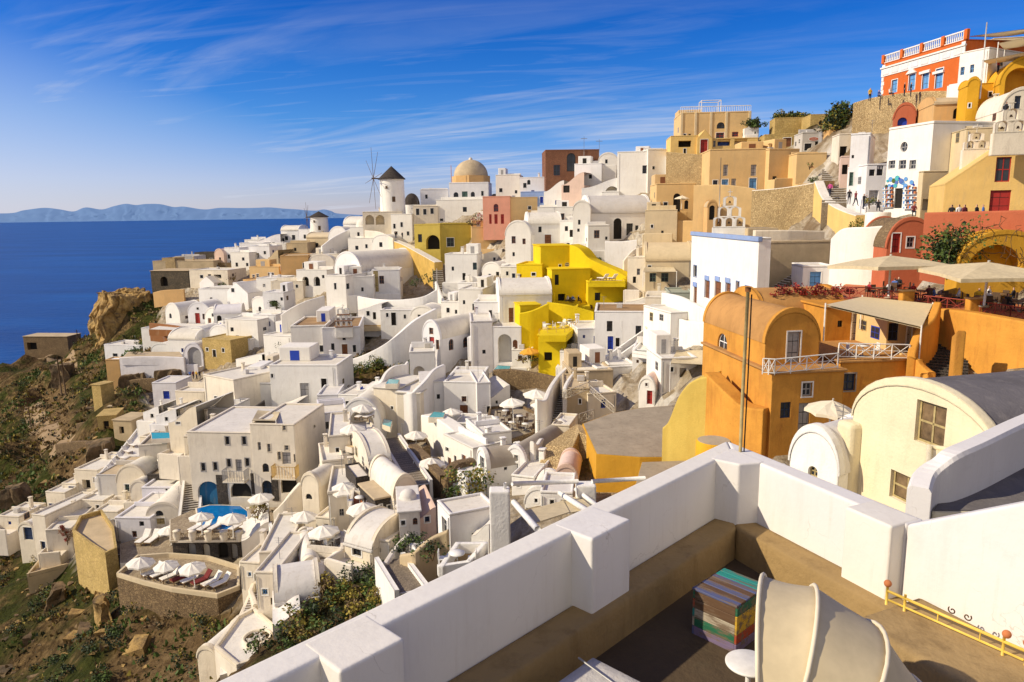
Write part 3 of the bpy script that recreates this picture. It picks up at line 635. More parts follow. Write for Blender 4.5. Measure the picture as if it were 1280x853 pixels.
vs = []; att = []; sand = []
for x, y, z in zip(gx.ravel(), gy.ravel(), hz):
    vm_ = 1.0
    if y > 12:
        px, py = proj(Vector((x, y, z)))
        vm_ = 1.0 if inside((px, py), VIL) and not any(inside((px, py), g) for g in GREEN) else 0.0
    q = Vector((x*.045, y*.045, 0)); f = noise.fractal(q, 1.0, 2.1, 7)
    rg = abs(noise.noise(q*2.1+Vector((5, 0, 0))))
    z2 = z-.25+(f*4.2-rg*4.0)*(1-vm_)*min(1, max(.25, y/150))+.08*vm_*f
    if any(inside((px, py), g) for g in SAND) if y > 12 else False:
        z2 -= 2.2*abs(noise.noise(Vector((x*.22+y*.05, y*.07, 11))))+.8*abs(noise.noise(Vector((x*.6, y*.15, 4)))); 
    sand.append(1.0 if y > 12 and any(inside((px, py), g) for g in SAND) else 0.0)
    if vm_ > .5 and y > 20:
        st = 2.0; tq = z/st+1.1*noise.noise(Vector((x*.06, y*.06, 7)))+.35*noise.noise(Vector((x*.25, y*.25, 3)))
        fl = math.floor(tq); fr = tq-fl; z2 = z-.2-(fr-max(0, (fr-.8)/.2))*st*.8
    if y < 14: z2 = z-.3
    vs.append((x, y, z2)); att.append(vm_)
nx = len(xs); ny = len(ys)
ZG = np.array([v[2] for v in vs]).reshape(ny, nx); AG = np.array(att).reshape(ny, nx)
def tz(x, y, G=None):
    G = ZG if G is None else G
    i = min(max(np.searchsorted(xs, x)-1, 0), nx-2); j = min(max(np.searchsorted(ys, y)-1, 0), ny-2)
    a = (x-xs[i])/(xs[i+1]-xs[i]); b_ = (y-ys[j])/(ys[j+1]-ys[j])
    return float(G[j, i]*(1-a)*(1-b_)+G[j, i+1]*a*(1-b_)+G[j+1, i]*(1-a)*b_+G[j+1, i+1]*a*b_)
mb = MB(); mb.add(vs, [(j*nx+i, j*nx+i+1, (j+1)*nx+i+1, (j+1)*nx+i) for j in range(ny-1) for i in range(nx-1)], 0, True)
ter = tag(mb.build('terrain', 'terrain'), kind='structure')
a_ = ter.data.attributes.new('village', 'FLOAT', 'POINT'); a_.data.foreach_set('value', att)
a_ = ter.data.attributes.new('sand', 'FLOAT', 'POINT'); a_.data.foreach_set('value', sand)
# sunlit rock bluff below the old fortress
def rockmass(name, label, px0, px1, yb, yt, yaw, dep, mat, Y=None, seed=0, kind=None, amp=1.6, cat='rock', flat=.3, cuts=15, fq=.12):
    C = at((px0+px1)/2, yb, Y) if Y else ground((px0+px1)/2, yb)
    w = (px1-px0)*C.y/FPX; h = (yb-yt)*C.y/FPX
    bm = bmesh.new(); bmesh.ops.create_cube(bm, size=1); bmesh.ops.subdivide_edges(bm, edges=bm.edges[:], cuts=cuts, use_grid_fill=True)
    for v in bm.verts:
        c = v.co; p = Vector((c.x*w, (c.y+.5)*dep, (c.z+.5)*(h+4)-4))
        k = 1.18-.42*(c.z+.5)
        p.x *= k; p.y = dep*.5+(p.y-dep*.5)*k; q = p*fq+Vector((seed, 0, 0))
        d = Vector((noise.fractal(q, 1, 2, 6), noise.fractal(q+Vector((9, 0, 0)), 1, 2, 6), flat*noise.fractal(q+Vector((0, 9, 0)), 1, 2, 6)))
        q2 = Vector((p.x*.45, p.y*.45, p.z*.1)); d += Vector((1, 1, 0))*(-.7*abs(noise.noise(q2))-.35*abs(noise.noise(q2*2.3)))
        v.co = p+d*amp
    mb = MB().bm(bm, 0, False); o = mb.build(name, mat, None, C); o.rotation_euler.z = R(yaw)
    return tag(o, label, cat, None, kind)
rockmass('rock_bluff', 'sunlit ochre rock bluff dropping to the sea below the old fortress', 136, 203, 437, 366, 38, 16, 'cliff', 208, 3, amp=1.9, cuts=34, fq=.17, flat=.8)
# ------------------------------------------------------------------ houses, far left tip to the right, far to near
h = house
# --- far headland
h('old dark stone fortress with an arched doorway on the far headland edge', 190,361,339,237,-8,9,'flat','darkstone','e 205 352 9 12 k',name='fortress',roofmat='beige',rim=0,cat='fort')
h('long cream rendered wall block standing on top of the dark fortress', 192,342,327,268,-8,8,'flat','beige','',name='rampart_house',back=6,rim=.6)
h('small ochre block at the seaward corner of the fortress roof', 203,332,323,219,-12,5,'flat','rubble','',back=12)
h('low dark roofed shelter on the skyline behind the fortress', 244,330,316,271,-5,6,'flat','darkstone','o 254 325 6 7 k;w 264 325 4 4 w',back=22,roofmat='thatch')
h('pale blue grey flat roof beside the dark skyline shelter', 219,331,321,243,-5,8,'flat','greywhite','',back=18)
h('brown stone wall block left of the white headland houses', 267,337,329,290,-10,5,'flat','brownstone','',back=2)
h('white house with long pale terrace right of the fortress', 238,358,338,286,-14,9,'flat','ivory','w 252 346 4 4 k;w 262 345 4 4 k;o 272 346 9 5 k')
h('small white gabled chapel below the pale terrace by the fortress', 250,362,346,268,-30,5,'gable','white','')
h('pink gabled house on the skyline of the far headland', 269,332,312,281,-20,7,'vault','palepink','w 275 324 2.5 4 k',Y=236)
h('white skyline house with three dark windows on the far headland', 282,335,310,301,-15,7,'flat','white','w 286 321 3 5 k;w 292 318 3 4 k;w 297 326 3 5 k;d 289 329 3 6 k',Y=236)
h('white stepped house with dark doorways on the headland slope', 290,342,316,313,-18,7,'flat','white','d 296 331 3 5 k;w 304 324 3 4 k;w 309 331 3 4 k',Y=226)
h('white flat house with long terrace at the top of the headland', 300,318,304,330,-12,8,'flat','white','w 311 312 3 4 k;w 322 311 3 4 k',Y=246)
h('low white house under brown scrub on the skyline', 306,308,300,326,-8,7,'flat','white','w 314 305 3 3 k',Y=256)
h('long white wall house with sloping top on the skyline', 318,318,293,352,-15,9,'curve','lilac','w 342 305 3 4 k',Y=250)
h('white domed house on the skyline left of the small windmill', 352,306,288,374,-10,8,'vaultx','white','w 358 298 4 5 k;w 367 297 4 6 k;w 354 300 3 4 k',Y=252,rise=1.6)
h('white cube house at the foot of the small windmill', 374,303,287,390,-18,6,'flat','white','w 381 296 3 5 k',Y=244)
h('white house with dark pergola doorway in the headland cluster', 312,328,308,338,-15,7,'flat','white','o 320 320 8 7 k;w 331 316 3 4 k',Y=228)
h('white house with two dark shop openings under the skyline wall', 326,322,305,358,-10,6,'flat','white','o 334 315 9 7 k;o 348 313 10 8 k',Y=238)
h('olive walled house right of the shop openings', 336,338,313,349,-24,7,'curve','beige','',Y=220)
h('ochre house with large blank sunlit wall in the headland', 352,352,320,387,8,10,'flat','tan','w 381 332 5 6 k;w 350 336 3 7 k l',name='ochre_house')
h('ochre stepped house with a dark door below the blank ochre wall', 313,356,334,350,-14,7,'flat','peach','w 322 345 3 5 w;w 317 346 3 5 w;d 339 347 7 12 k',name='ochre_house')
h('ochre lower house with one narrow door on the left of the cluster', 305,368,350,322,-16,6,'flat','tan','d 318 361 3 9 k',name='ochre_house')
h('ochre house with stepped rim between headland and small windmill', 359,320,304,385,-6,7,'flat','beige','w 369 312 3 4 k',Y=226,name='ochre_house')
h('cream house with long flank below the small windmill', 384,316,297,414,-12,9,'vaultx','cream','w 396 307 4 6 k',Y=232,rise=1.5)
h('white house with curving gable right of the small windmill', 411,311,284,436,-22,10,'vault','white','w 424 297 3 5 k;d 427 307 4 7 n',Y=214)
h('grey white vault behind the curving gable', 430,300,280,452,-15,10,'vaultx','white','w 440 293 3 4 k',Y=218,rise=2.2)
h('low white house with walled terrace under the small windmill', 322,372,348,352,-10,8,'flat','white','w 330 357 3 4 w;w 344 361 3 4 k')
h('white house with pale terrace and a small green bush', 340,376,352,380,-6,8,'flat','ivory','w 352 360 3 4 k;w 371 358 3 4 k')
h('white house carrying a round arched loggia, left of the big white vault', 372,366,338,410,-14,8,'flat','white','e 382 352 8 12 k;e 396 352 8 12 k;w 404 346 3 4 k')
h('small arched white house with a hooped gable above the loggia', 386,340,319,418,-12,8,'vault','ivory','w 396 332 3 4 k;w 406 332 3 4 k',rise=2)
h('pale long roofed house under the ochre blank wall', 388,334,318,424,-10,8,'flat','ivory','w 401 327 3 3 k')
# --- left lower cluster
h('white flat house with pyramid shaped corner, left of the ochre houses', 250,386,362,311,-16,9,'flat','white','w 264 374 3 4 k',roofmat='roofgrey')
h('white triangular gable beside the flat white house', 284,384,354,311,-32,7,'gable','white','w 291 363 4 5 k')
h('small white vault with a rounded window at the cliff edge', 208,406,380,226,-30,7,'vault','white','a 213 395 3 6 k')
h('white arched house with a red door above the rust terrace', 236,406,379,264,-8,7,'vault','white','d 247 398 6 13 r;w 241 396 5 7 n;w 255 396 4 7 n;w 247 386 3 3 k',rise=2.6)
h('white vaulted house with a dark doorway right of the red door', 257,408,385,279,-22,8,'vault','white','d 262 402 4 8 n;w 266 394 3 4 k')
h('lilac barrel roofed house above the blue door house', 268,408,392,303,14,8,'vaultx','white','e 274 399 6 9 k',rise=1.7,roofmat='lilac')
h('white house with a blue glazed front in the left cluster', 263,432,408,288,-25,8,'vault','white','d 269 425 6 9 b;d 280 425 8 9 k',rise=2.2)
h('white bell gabled house with two blue doors in the left cluster', 284,434,400,324,-18,8,'flat','white','d 288 428 4 9 b;d 297 425 4 11 b;w 290 412 4 5 k;d 311 424 3 6 n')
h('white house with a tall arched gable over the blue doors', 283,424,399,299,-18,7,'vault','white','a 290 409 3 6 k',rise=1.6)
h('low white terrace house at the cliff edge behind rust walls', 178,428,411,228,-10,6,'flat','white','w 200 420 3 4 k;d 218 421 4 8 k')
h('white walled house with a long flat roof at the cliff tip', 132,450,432,176,-16,7,'flat','white','w 144 444 6 4 k')
h('white vault with two blue doors facing the caldera', 190,448,430,218,-12,8,'vault','white','d 216 440 5 11 v;w 203 444 4 4 k',rise=1.6)
h('low white vault with a rounded roof behind the blue doors', 212,446,424,246,-10,9,'vaultx','white','w 228 438 3 5 b;d 238 440 4 9 k',rise=1.8)
h('dark mouthed white cave vault beside the tan stone house', 231,459,430,255,-10,7,'vault','lilac','q 243 446 17 24 shuttergrey',rise=2.6)
h('tan stone house with two dark windows in the left cluster', 255,453,425,290,-24,8,'flat','tanstone','d 268 442 4 9 k;w 279 438 3 5 k;w 259 437 3 4 k',name='stone_house')
h('small white house with arched hood over a dark shop front', 263,428,412,283,-20,6,'flat','white','o 274 424 6 5 k',Y=166)
h('blue washed white hut with a bright blue door on the bare slope', 192,501,479,222,-4,6,'flat','lilac','d 208 494 8 10 b',name='small_hut')
h('tiny white hut with a grey plank door beside the blue pool wall', 213,544,512,228,-22,5,'flat','white','w 220 522 6 14 y')
h('white blank gable house above the tan stair, one small window', 259,526,473,296,-34,9,'flat','ivory','w 270 499 4 7 k;w 287 500 3 5 k r;d 255 503 5 16 g',name='white_house')
h('white long walled house with scalloped side under the umbrella terrace', 296,510,480,342,-6,9,'flat','white','',rim=.5)
h('tall white house with weathered patches and two dark doors', 340,506,457,424,-4,8,'flat','white','d 381 492 11 26 y;d 405 482 7 17 k;w 340 470 3 5 k;w 381 482 10 8 k')
h('white ramp roofed house on the path above the tan stone house', 296,466,442,329,-28,8,'curve','white','w 326 453 4 5 y')
h('white house left of the church with a raised flank', 332,460,420,366,-20,8,'flat','white','d 345 447 5 12 k;w 356 436 4 5 k')
# --- church
church = h('white church with brown doors below its three tier bell gable', 405,452,410,452,8,13,'flat','white','d 431 438 7 15 n;w 430 421 4 9 k;w 416 434 4 9 k;w 443 436 4 9 k',name='church',cat='church',Y=128,roofmat='brownroof',rim=.5)
h('white annexe of the church with one brown door and two windows', 366,452,408,410,4,12,'flat','white','d 389 441 7 18 n;w 376 435 5 8 k;w 402 436 5 8 k',Y=128,roofmat='brownroof',rim=.5)
h('big white vaulted house on the ridge above the church', 419,352,316,452,-38,17,'vault','white','',rise=4,Y=160)
h('white house with two small dark windows in front of the big vault', 409,386,345,434,-20,9,'flat','white','w 419 358 3 8 k;w 435 358 4 7 k r',Y=150)
h('long low white house with brown chimney blocks under the big vault', 434,372,346,468,6,8,'flat','white','w 436 358 4 7 k;w 453 362 3 5 k',Y=152)
h('white house with a narrow brown door beside the yellow retaining wall', 466,372,338,501,4,7,'flat','white','d 470 352 6 26 olivewood;w 477 350 6 10 n;d 507 345 5 14 k',Y=156)
# --- windmill hill
h('white arcade house with two arches under the big windmill', 454,285,265,503,4,9,'flat','ivory','e 462 275 11 12 cream;e 475 275 11 12 cream',Y=186,roofmat='ivory',name='arcade_house')
h('white cubic house with small dark windows below the windmill arcade', 490,304,268,516,-12,8,'flat','white','w 493 283 3 6 k;w 502 281 3 6 k;d 495 294 4 9 k;w 510 292 3 5 k')
h('white house with three bell shaped lamps under the dome church', 517,282,258,548,2,8,'flat','ivory','w 522 265 4 8 k;w 531 265 4 7 k;w 540 264 4 7 k',Y=184)
h('white upper house with a tan flank left of the dome church', 526,262,237,561,4,9,'flat','white','w 533 246 3 5 k',Y=194)
h('long white house wall below the dome church, with two square windows', 546,284,250,606,-6,10,'flat','white','w 581 262 5 6 k;w 552 275 4 3 k;w 596 268 3 4 k',Y=184)
h('olive yellow house with an arched entrance under the dome church', 519,320,281,551,-10,8,'flat','lime','e 541 303 17 18 k;w 525 298 5 10 k',Y=171,name='yellow_house',rim=.4)
h('olive yellow block with one grey shuttered window', 551,318,280,590,6,9,'flat','olive','w 563 303 9 11 g',Y=171,name='yellow_house',rim=.4)
h('tan retaining block under the pink house', 590,316,284,637,4,9,'flat','peach','',Y=165,name='tan_house')
h('pink house with a red arched window and three red doors', 604,283,246,638,-4,9,'flat','pink','a 620 260 6 10 r;d 613 274 3 12 r;d 620 274 4 12 r;d 628 274 4 12 r',Y=163,name='pink_house')
h('tan flank house joined to the pink house on its right', 638,281,247,672,10,8,'flat','peach','w 662 260 4 4 k',Y=164,name='tan_house')
h('white gable ended house on the skyline right of the dome', 620,250,219,650,-6,9,'flat','white','w 626 238 4 5 k;w 645 240 3 4 k',Y=176)
h('white house with stepped terrace left of the brick ruin', 650,246,222,684,-10,8,'flat','white','w 656 232 4 6 k;w 666 240 4 4 b;a 661 228 4 6 k',Y=172)
h('white house with blue painted terrace jars below the brick ruin', 651,265,240,682,-8,8,'flat','bluewash','d 677 250 4 8 b;o 661 252 8 8 b',Y=165)
h('white house with a rounded top and blue tank on its terrace', 680,262,226,705,-12,8,'curve','white','w 697 254 6 7 b',Y=160)
h('white block with one brown shuttered window above the small white vault', 672,290,259,716,-6,8,'flat','white','w 701 273 9 12 n;o 702 283 8 5 b',Y=154)
h('ruined brick mansion with tall arched windows on the skyline', 682,224,188,749,2,10,'flat','brick','a 714 203 11 23 k;w 696 213 8 13 v;w 740 205 4 9 k',name='ruined_house',Y=168,roofmat='thatch',rim=.5,sur='brick')
h('pale pink stepped house under the brick ruin', 702,256,216,730,-20,8,'curve','palepink','d 708 232 8 18 k',Y=157)
h('white house with open stair flank left of the big white cube house', 718,240,205,752,-16,8,'flat','white','w 738 221 4 5 k;w 726 219 3 4 k',Y=162)
h('white house with a deep arched niche above the big vault roof', 727,256,222,779,-6,8,'curve','white','e 765 241 17 16 ivory;d 774 244 4 12 k',Y=148)
h('big white cube house with a dark window on the upper terrace', 771,256,190,810,-14,9,'flat','white','w 806 212 6 10 k',Y=146)
h('white cube house whose small window faces the rubble wall', 809,254,187,836,6,8,'flat','white','w 817 210 3 4 k',Y=145)
h('big white barrel vaulted house with an arched black door', 737,304,266,813,3,12,'vaultx','white','A 772 286 10 26 k;w 787 287 8 15 k;w 796 285 4 6 k;w 731 282 3 5 k l',rise=3.2,Y=134,roofmat='greywhite')
h('white arched gable end of the big barrel vaulted house', 716,310,252,738,-10,9,'vault','white','w 724 278 3 6 k;w 723 288 3 4 k',Y=132)
h('white front block with one brown window below the big barrel vault', 735,320,282,762,2,7,'flat','white','w 746 293 7 10 n;w 758 298 3 4 k',Y=128)
h('small white twin vault left of the yellow house', 632,334,277,664,-16,12,'vault','white','w 642 300 5 9 n;w 655 302 4 7 n;w 642 318 3 5 k',Y=140,rise=2.6)
h('second white arch with a dark upper window beside the twin vault', 661,322,280,702,4,9,'vaultx','white','w 675 287 4 7 k;d 685 299 8 11 n',Y=142,rise=2.2)
h('white block with dark door and steps between vault and yellow house', 700,318,296,730,-20,7,'curve','white','d 710 308 4 8 k',Y=134)
h('olive cream house with awning and two grey windows', 806,372,325,864,-8,9,'vaultx','cream','w 816 347 8 11 g;w 831 347 9 11 g;w 812 335 4 6 k',Y=108,rise=2.4)
h('cream house with crenellated stair wall and a white round satellite dish', 784,366,322,808,-18,8,'flat','ivory','w 798 340 4 8 y;d 793 350 4 8 k',Y=110)
h('low white vault with a rounded window behind the blue trimmed house', 812,334,312,842,-20,8,'vault','ivory','a 826 324 6 9 y',Y=118,rise=2)
h('cream vaulted house with arched black door above the garden wall', 820,272,230,868,-4,9,'flat','peach','A 846 257 9 30 k;w 832 257 5 8 k;a 858 256 5 11 k',Y=124,name='tan_house')
h('pale cream block with planted top left of the tan garden wall', 806,300,263,846,-12,7,'flat','cream','w 815 283 3 4 k;w 828 290 3 3 k',Y=118)
# --- yellow complex
h('yellow house block with a round window on top of the yellow complex', 676,352,308,715,8,7,'flat','yellow','O 709 331 6 6 w;w 700 333 3 4 k',Y=118,name='yellow_house',rim=0)
h('yellow house with a sweeping roofline and one small dark window', 712,378,306,782,8,9,'flat','yellow','w 747 371 7 10 k;w 722 345 3 4 k',Y=117,name='yellow_house',rim=0,roofmat='yellow') if False else None
h('small yellow block with a dark doorway at the left of the yellow complex', 646,372,331,678,-14,7,'flat','yellow','w 667 343 5 4 k;d 692 345 5 10 k;w 650 345 4 4 ochre',Y=117,name='yellow_house',rim=.3)
h('yellow square tower with a dark opening beside the orange parasol', 673,458,420,706,-10,6,'flat','yellow','o 685 446 10 11 k',Y=97,name='yellow_house',rim=0)
h('yellow terrace house under the white loungers, with one dark window', 735,390,353,783,2,7,'flat','yellow','w 747 371 7 10 k;a 738 384 6 6 ochre',Y=112,name='yellow_house',rim=.5)
h('yellow porch wall house between terrace and tower', 690,378,337,738,10,6,'flat','yellow','d 696 350 5 13 k;o 702 372 9 9 k',Y=114,name='yellow_house',rim=0)
wall('yellow sweeping wall descending from the top of the yellow complex', [(712,306,352,118),(724,311,360,117),(736,323,368,116),(752,331,374,115),(768,338,380,114),(782,346,384,113)], 3.0, 'yellow')
wall('yellow lower terrace wall below the yellow porch', [(654,356,373,113),(676,360,376,112),(692,366,380,111)], .5, 'yellow')
wall('yellow sloping garden wall above the square yellow tower', [(684,378,408,106),(712,382,412,105),(742,390,414,105)], .5, 'yellow')
wall('yellow rear wall behind the tower roof terrace', [(650,392,440,103),(668,388,438,103),(686,380,425,104)], .5, 'yellow')
# --- centre
h('white house with a shallow vault roof and three brown shuttered doors', 625,412,368,690,4,10,'vaultx','white','d 639 394 6 18 n;d 651 397 6 20 n;d 664 395 7 18 n;a 651 380 8 6 n',rise=2.0,Y=108)
h('white porch house with a large arched opening below the brown doors', 606,456,409,652,-6,8,'flat','white','e 631 436 17 36 greywhite;A 644 435 6 20 n;w 612 441 3 6 k',Y=103)
h('yellow washed flank of the porch house facing the orange parasol', 651,446,382,676,12,7,'flat','yellow','',Y=104.5,name='yellow_house',rim=0)
h('white block with a red window left of the shallow vault roof', 593,410,378,626,-6,8,'flat','white','w 595 389 4 11 r;w 613 393 4 10 k',Y=112)
h('white upper house with a flat roof behind the red window block', 574,398,362,604,-12,9,'flat','white','w 580 378 3 5 k;d 592 384 3 8 k',Y=124)
h('white vaulted church like house with red door and twin arched windows', 529,452,402,551,-34,14,'vault','white','d 540 434 6 25 r;w 532 430 4 13 n;w 547 431 4 12 n;w 539 414 5 8 n;a 564 431 6 14 n r;a 582 428 6 13 n r',Y=107,rise=2.6,fnd=8)
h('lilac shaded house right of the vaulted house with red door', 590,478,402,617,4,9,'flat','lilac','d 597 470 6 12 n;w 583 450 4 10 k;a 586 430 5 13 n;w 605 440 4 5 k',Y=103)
h('white porch block with an arched niche under the red door', 513,478,440,545,6,6,'flat','white','e 524 470 14 24 ivory',Y=100)
h('tall white house with brown doors and a flowing balcony wall', 498,556,492,527,-14,8,'flat','white','d 515 549 8 18 r;w 505 538 5 15 n;w 514 527 5 6 n;w 526 546 5 9 n',Y=84.5,rim=0,clutter=False)
h('white tower like house with a tiny terrace pool on its roof', 470,550,486,499,-20,7,'flat','white','w 490 510 3 4 k',Y=86,rim=0,clutter=False)
h('white curved terrace house with an arched opening to the sky', 527,524,478,557,8,6,'flat','white','w 548 496 4 6 k',Y=88,rim=0,clutter=False)
h('white house with a brown door and soft curved parapet, centre', 556,530,478,600,-6,9,'flat','white','d 580 518 10 23 n;w 580 499 6 7 n;w 567 518 6 4 k',Y=87,rim=.2)
h('white flank house with a dark lower window right of the brown door', 597,522,479,614,10,7,'flat','white','w 611 512 5 8 k',Y=86)
h('white rounded shoulder house above the umbrella dining terrace', 611,520,483,638,18,6,'curve','white','w 621 503 3 4 k',Y=88) 
h('small white house with narrow brown doors at the foot of the wavy white wall', 556,592,552,592,-56,4,'flat','white','d 562 580 4 15 n;w 569 574 3 8 k;d 580 576 5 14 n;w 559 562 4 5 k',Y=71,rim=.1)
h('white box house with a brown shutter below the dining terrace', 604,572,541,640,20,6,'flat','white','w 617 560 8 8 n',Y=71)
h('small white vaulted house with a tall grey window by the shrubs', 597,604,564,609,-66,3.6,'vault','white','w 603 579 5 15 y;w 632 585 4 6 k r',Y=60,rise=1.3,roofmat='roofgrey')
h('small white vaulted house with tall pale glazed doors', 632,612,560,658,-30,9,'vault','white','d 644 590 8 22 y;w 645 573 5 8 y;d 654 594 4 16 y;w 665 590 3 3 n r',Y=60,rise=1.7,roofmat='roofgrey')
h('white house with a dark window and cantilevered stair by the stepped path', 640,620,596,668,-20,5,'flat','white','w 648 606 4 6 k',Y=56)
h('white box house with a vivid blue door, centre right', 722,449,411,760,8,7,'flat','white','d 745 431 6 22 b;w 730 421 3 4 b',Y=98)
h('white house with blue lower door and two dark shutters', 743,452,390,822,-8,9,'flat','white','w 762 408 7 13 k;w 798 413 7 11 k;d 763 431 7 21 b;d 772 428 5 11 k',Y=97,roofmat='terracotta' if False else 'brownroof')
h('white raised house with a pinkish rear wall above the brown roof', 782,398,366,832,-12,8,'curve','white','w 829 381 4 10 n;w 809 380 3 4 k',Y=106)
h('white house cornering on the green glass roof terrace', 790,482,438,822,-14,7,'flat','white','w 797 452 3 4 n;d 806 470 6 5 r',Y=86)
h('white long wall house below the stair with an open deck', 746,498,459,800,14,7,'flat','white','w 760 478 3 4 k',Y=87)
h('beige worn house wall above the tan drum shaped house', 714,500,464,766,6,6,'flat','beige','w 730 478 3 4 k',Y=85,roofmat='ivory')
h('small white vaulted house with a red door and pink roof', 798,514,473,818,-26,7,'vault','white','d 812 497 7 17 r;w 808 481 3 4 n',Y=74,rise=1.3,roofmat='palepink')
h('white round arched hut with a brown shutter by the tan canopy', 815,478,454,836,-20,6,'vault','white','w 825 466 5 9 n',Y=80,rise=1.4)
h('tan drum shaped house with a latticed roof rail', 703,530,486,737,-4,7,'flat','beige','w 725 502 3 6 k;w 716 512 2 3 k',Y=76,name='drum_house')
h('white house with a small blue window at the foot of the tan drum house', 735,524,492,770,14,6,'flat','ivory','w 754 505 6 11 b',Y=76)
h('white house with curved shoulder behind the tan shade sails', 822,452,404,862,-6,8,'curve','white','w 828 420 4 10 k',Y=90)
h('white low house with a pale wall under the blue trimmed house', 838,420,390,886,16,7,'flat','white','',Y=84,rim=.2)
h('white house under the tan canopies left of the orange house', 826,484,448,870,4,6,'flat','white','w 840 462 4 6 k;o 854 466 9 12 greywhite',Y=74)
# --- hotel
ZDECK = at(260, 674, 70).z; Yh = pz(282, 630, ZDECK).y
hotel = h('white hotel block with blue cave pool and grey shuttered windows', 242,630,541,322,-6,11,'flat','white',
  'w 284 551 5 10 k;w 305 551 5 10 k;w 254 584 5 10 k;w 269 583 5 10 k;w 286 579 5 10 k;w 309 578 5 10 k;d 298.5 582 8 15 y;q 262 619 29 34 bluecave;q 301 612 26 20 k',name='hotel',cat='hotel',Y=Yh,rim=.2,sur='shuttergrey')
hotel2 = h('tall right wing of the hotel with balconies and an arched loggia', 320,630,531,374,-7,9,'flat','white',
  'w 355 534 4 8 y;w 367 540 4 9 y;w 324 558 4 10 y;w 336 560 4 10 y;w 358 560 5 6 y;w 349 570 4 10 y;w 369 573 4 10 y;d 358 573 11 15 y;a 332 585 8 11 k;a 334 610 13 18 k;q 362 606 22 22 k;w 393 533 2 3 k r',name='hotel',cat='hotel',Y=Yh-.8,rim=.2,sur='ivory')
h('white terrace house with umbrella roof right of the hotel', 413,588,545,440,12,9,'flat','ivory','d 422 567 4 14 k;d 432 570 5 14 y;w 419 560 4 10 y',Y=72,rim=.3)
h('white plain flank of the umbrella roof house', 438,588,552,480,20,8,'flat','white','w 468 564 8 16 y;w 446 580 4 3 k',Y=73,rim=.3)
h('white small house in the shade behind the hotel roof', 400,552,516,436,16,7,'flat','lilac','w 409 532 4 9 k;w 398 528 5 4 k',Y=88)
h('white low garden wall house behind the shell shaped cave', 398,522,494,424,4,6,'flat','white','a 411 508 4 7 k',Y=98)
h('white shell shaped cave house sheltering two grey loungers', 428,540,500,476,-8,7,'vault','white','e 452 524 30 22 ivory',Y=84,rise=3.0)
h('white house with a semicircular window right of the hotel stair', 379,640,594,400,-20,9,'vault','ivory','a 386 621 8 7 k',Y=66,rise=1.2)
h('white stepped terrace house with twin glass doors below the vaults', 412,656,616,446,10,7,'flat','ivory','w 427 641 6 9 y;d 424 652 13 16 y;o 435 604 8 8 k',Y=62,rim=.6)
h('white stepped house wall with planter below the hotel umbrellas', 405,612,576,432,18,6,'flat','white','w 415 600 3 4 k',Y=69,rim=.4)
h('white barrel vaulted house with a brown window facing the stairs', 493,636,596,522,30,6,'vault','ivory','w 507 615 6 7 n',Y=58,rise=1.6)
h('white rear vault behind the barrel vaulted house with brown window', 462,600,576,490,24,8,'vaultx','white','',Y=66,rise=1.5)
h('dark stone cube with a pale roof beside the barrel vault', 470,646,622,496,30,4,'flat','lava','w 487 636 5 9 y;w 476 634 3 6 y',Y=58,name='stone_hut',roofmat='beige',rim=0)
h('dark stone cube with a curved white step above the orange terrace', 446,622,596,464,26,4,'flat','lava','o 451 612 6 12 k',Y=63,name='stone_hut',rim=.15,roofmat='ivory')
h('pale barrel vaulted house with a wide roof and grey window, lower centre', 432,704,684,466,-30,5.5,'vaultx','ivory','w 446 690 11 10 k;w 441 676 4 6 k',Y=52,rise=1.6)
h('round cream cottage with a domed roof and three small windows', 500,672,640,526,10,5,'dome','ivory','a 519 652 6 9 n;w 533 648 5 9 v r;w 504 654 5 6 k',Y=52,rim=0)
h('pale pink curved house behind the round cream cottage', 522,668,636,546,16,5,'curve','palepink','w 534 648 6 10 v',Y=53)
h('white foreground house with one tall window and a flat terrace roof', 549,700,637,564,-66,3.4,'flat','white','w 556 658 6 19 y;d 592 676 5 20 y r',Y=48,rim=.15)
h('white sloped roof house wing beside the foreground terrace house', 590,700,655,612,-20,3,'curve','white','w 603 682 4 8 y',Y=46)
h('white house with a big barrel vault at the lower left path', 345,770,750,402,18,4.5,'vaultx','white','w 352 760 3 4 k',Y=48.5,rise=1.5)
h('white house with blue shutters beside the lower barrel vault', 322,752,716,348,-4,7,'flat','ivory','w 331 740 7 7 l;w 346 738 5 8 l;d 340 752 4 9 k',Y=51)
h('white rounded oven like house above the lower barrel vault', 376,724,700,404,20,6,'vault','ivory','w 392 714 3 3 k',Y=53,rise=1.8)
h('white flat house with low annexe behind the oven like house', 326,718,690,362,6,8,'flat','ivory','',Y=57)
h('white long vault with scooped rim in front of the dry garden', 250,856,812,274,-16,4,'vault','white','w 296 842 3 4 k',Y=48)
h('pale vaulted house with an irregular planter at the bottom edge', 276,860,826,330,20,3,'curve','ivory','w 298 838 4 4 k',Y=46)
h('white sloped bank house above the bottom edge planter', 342,800,768,378,18,5,'curve','white','',Y=46)
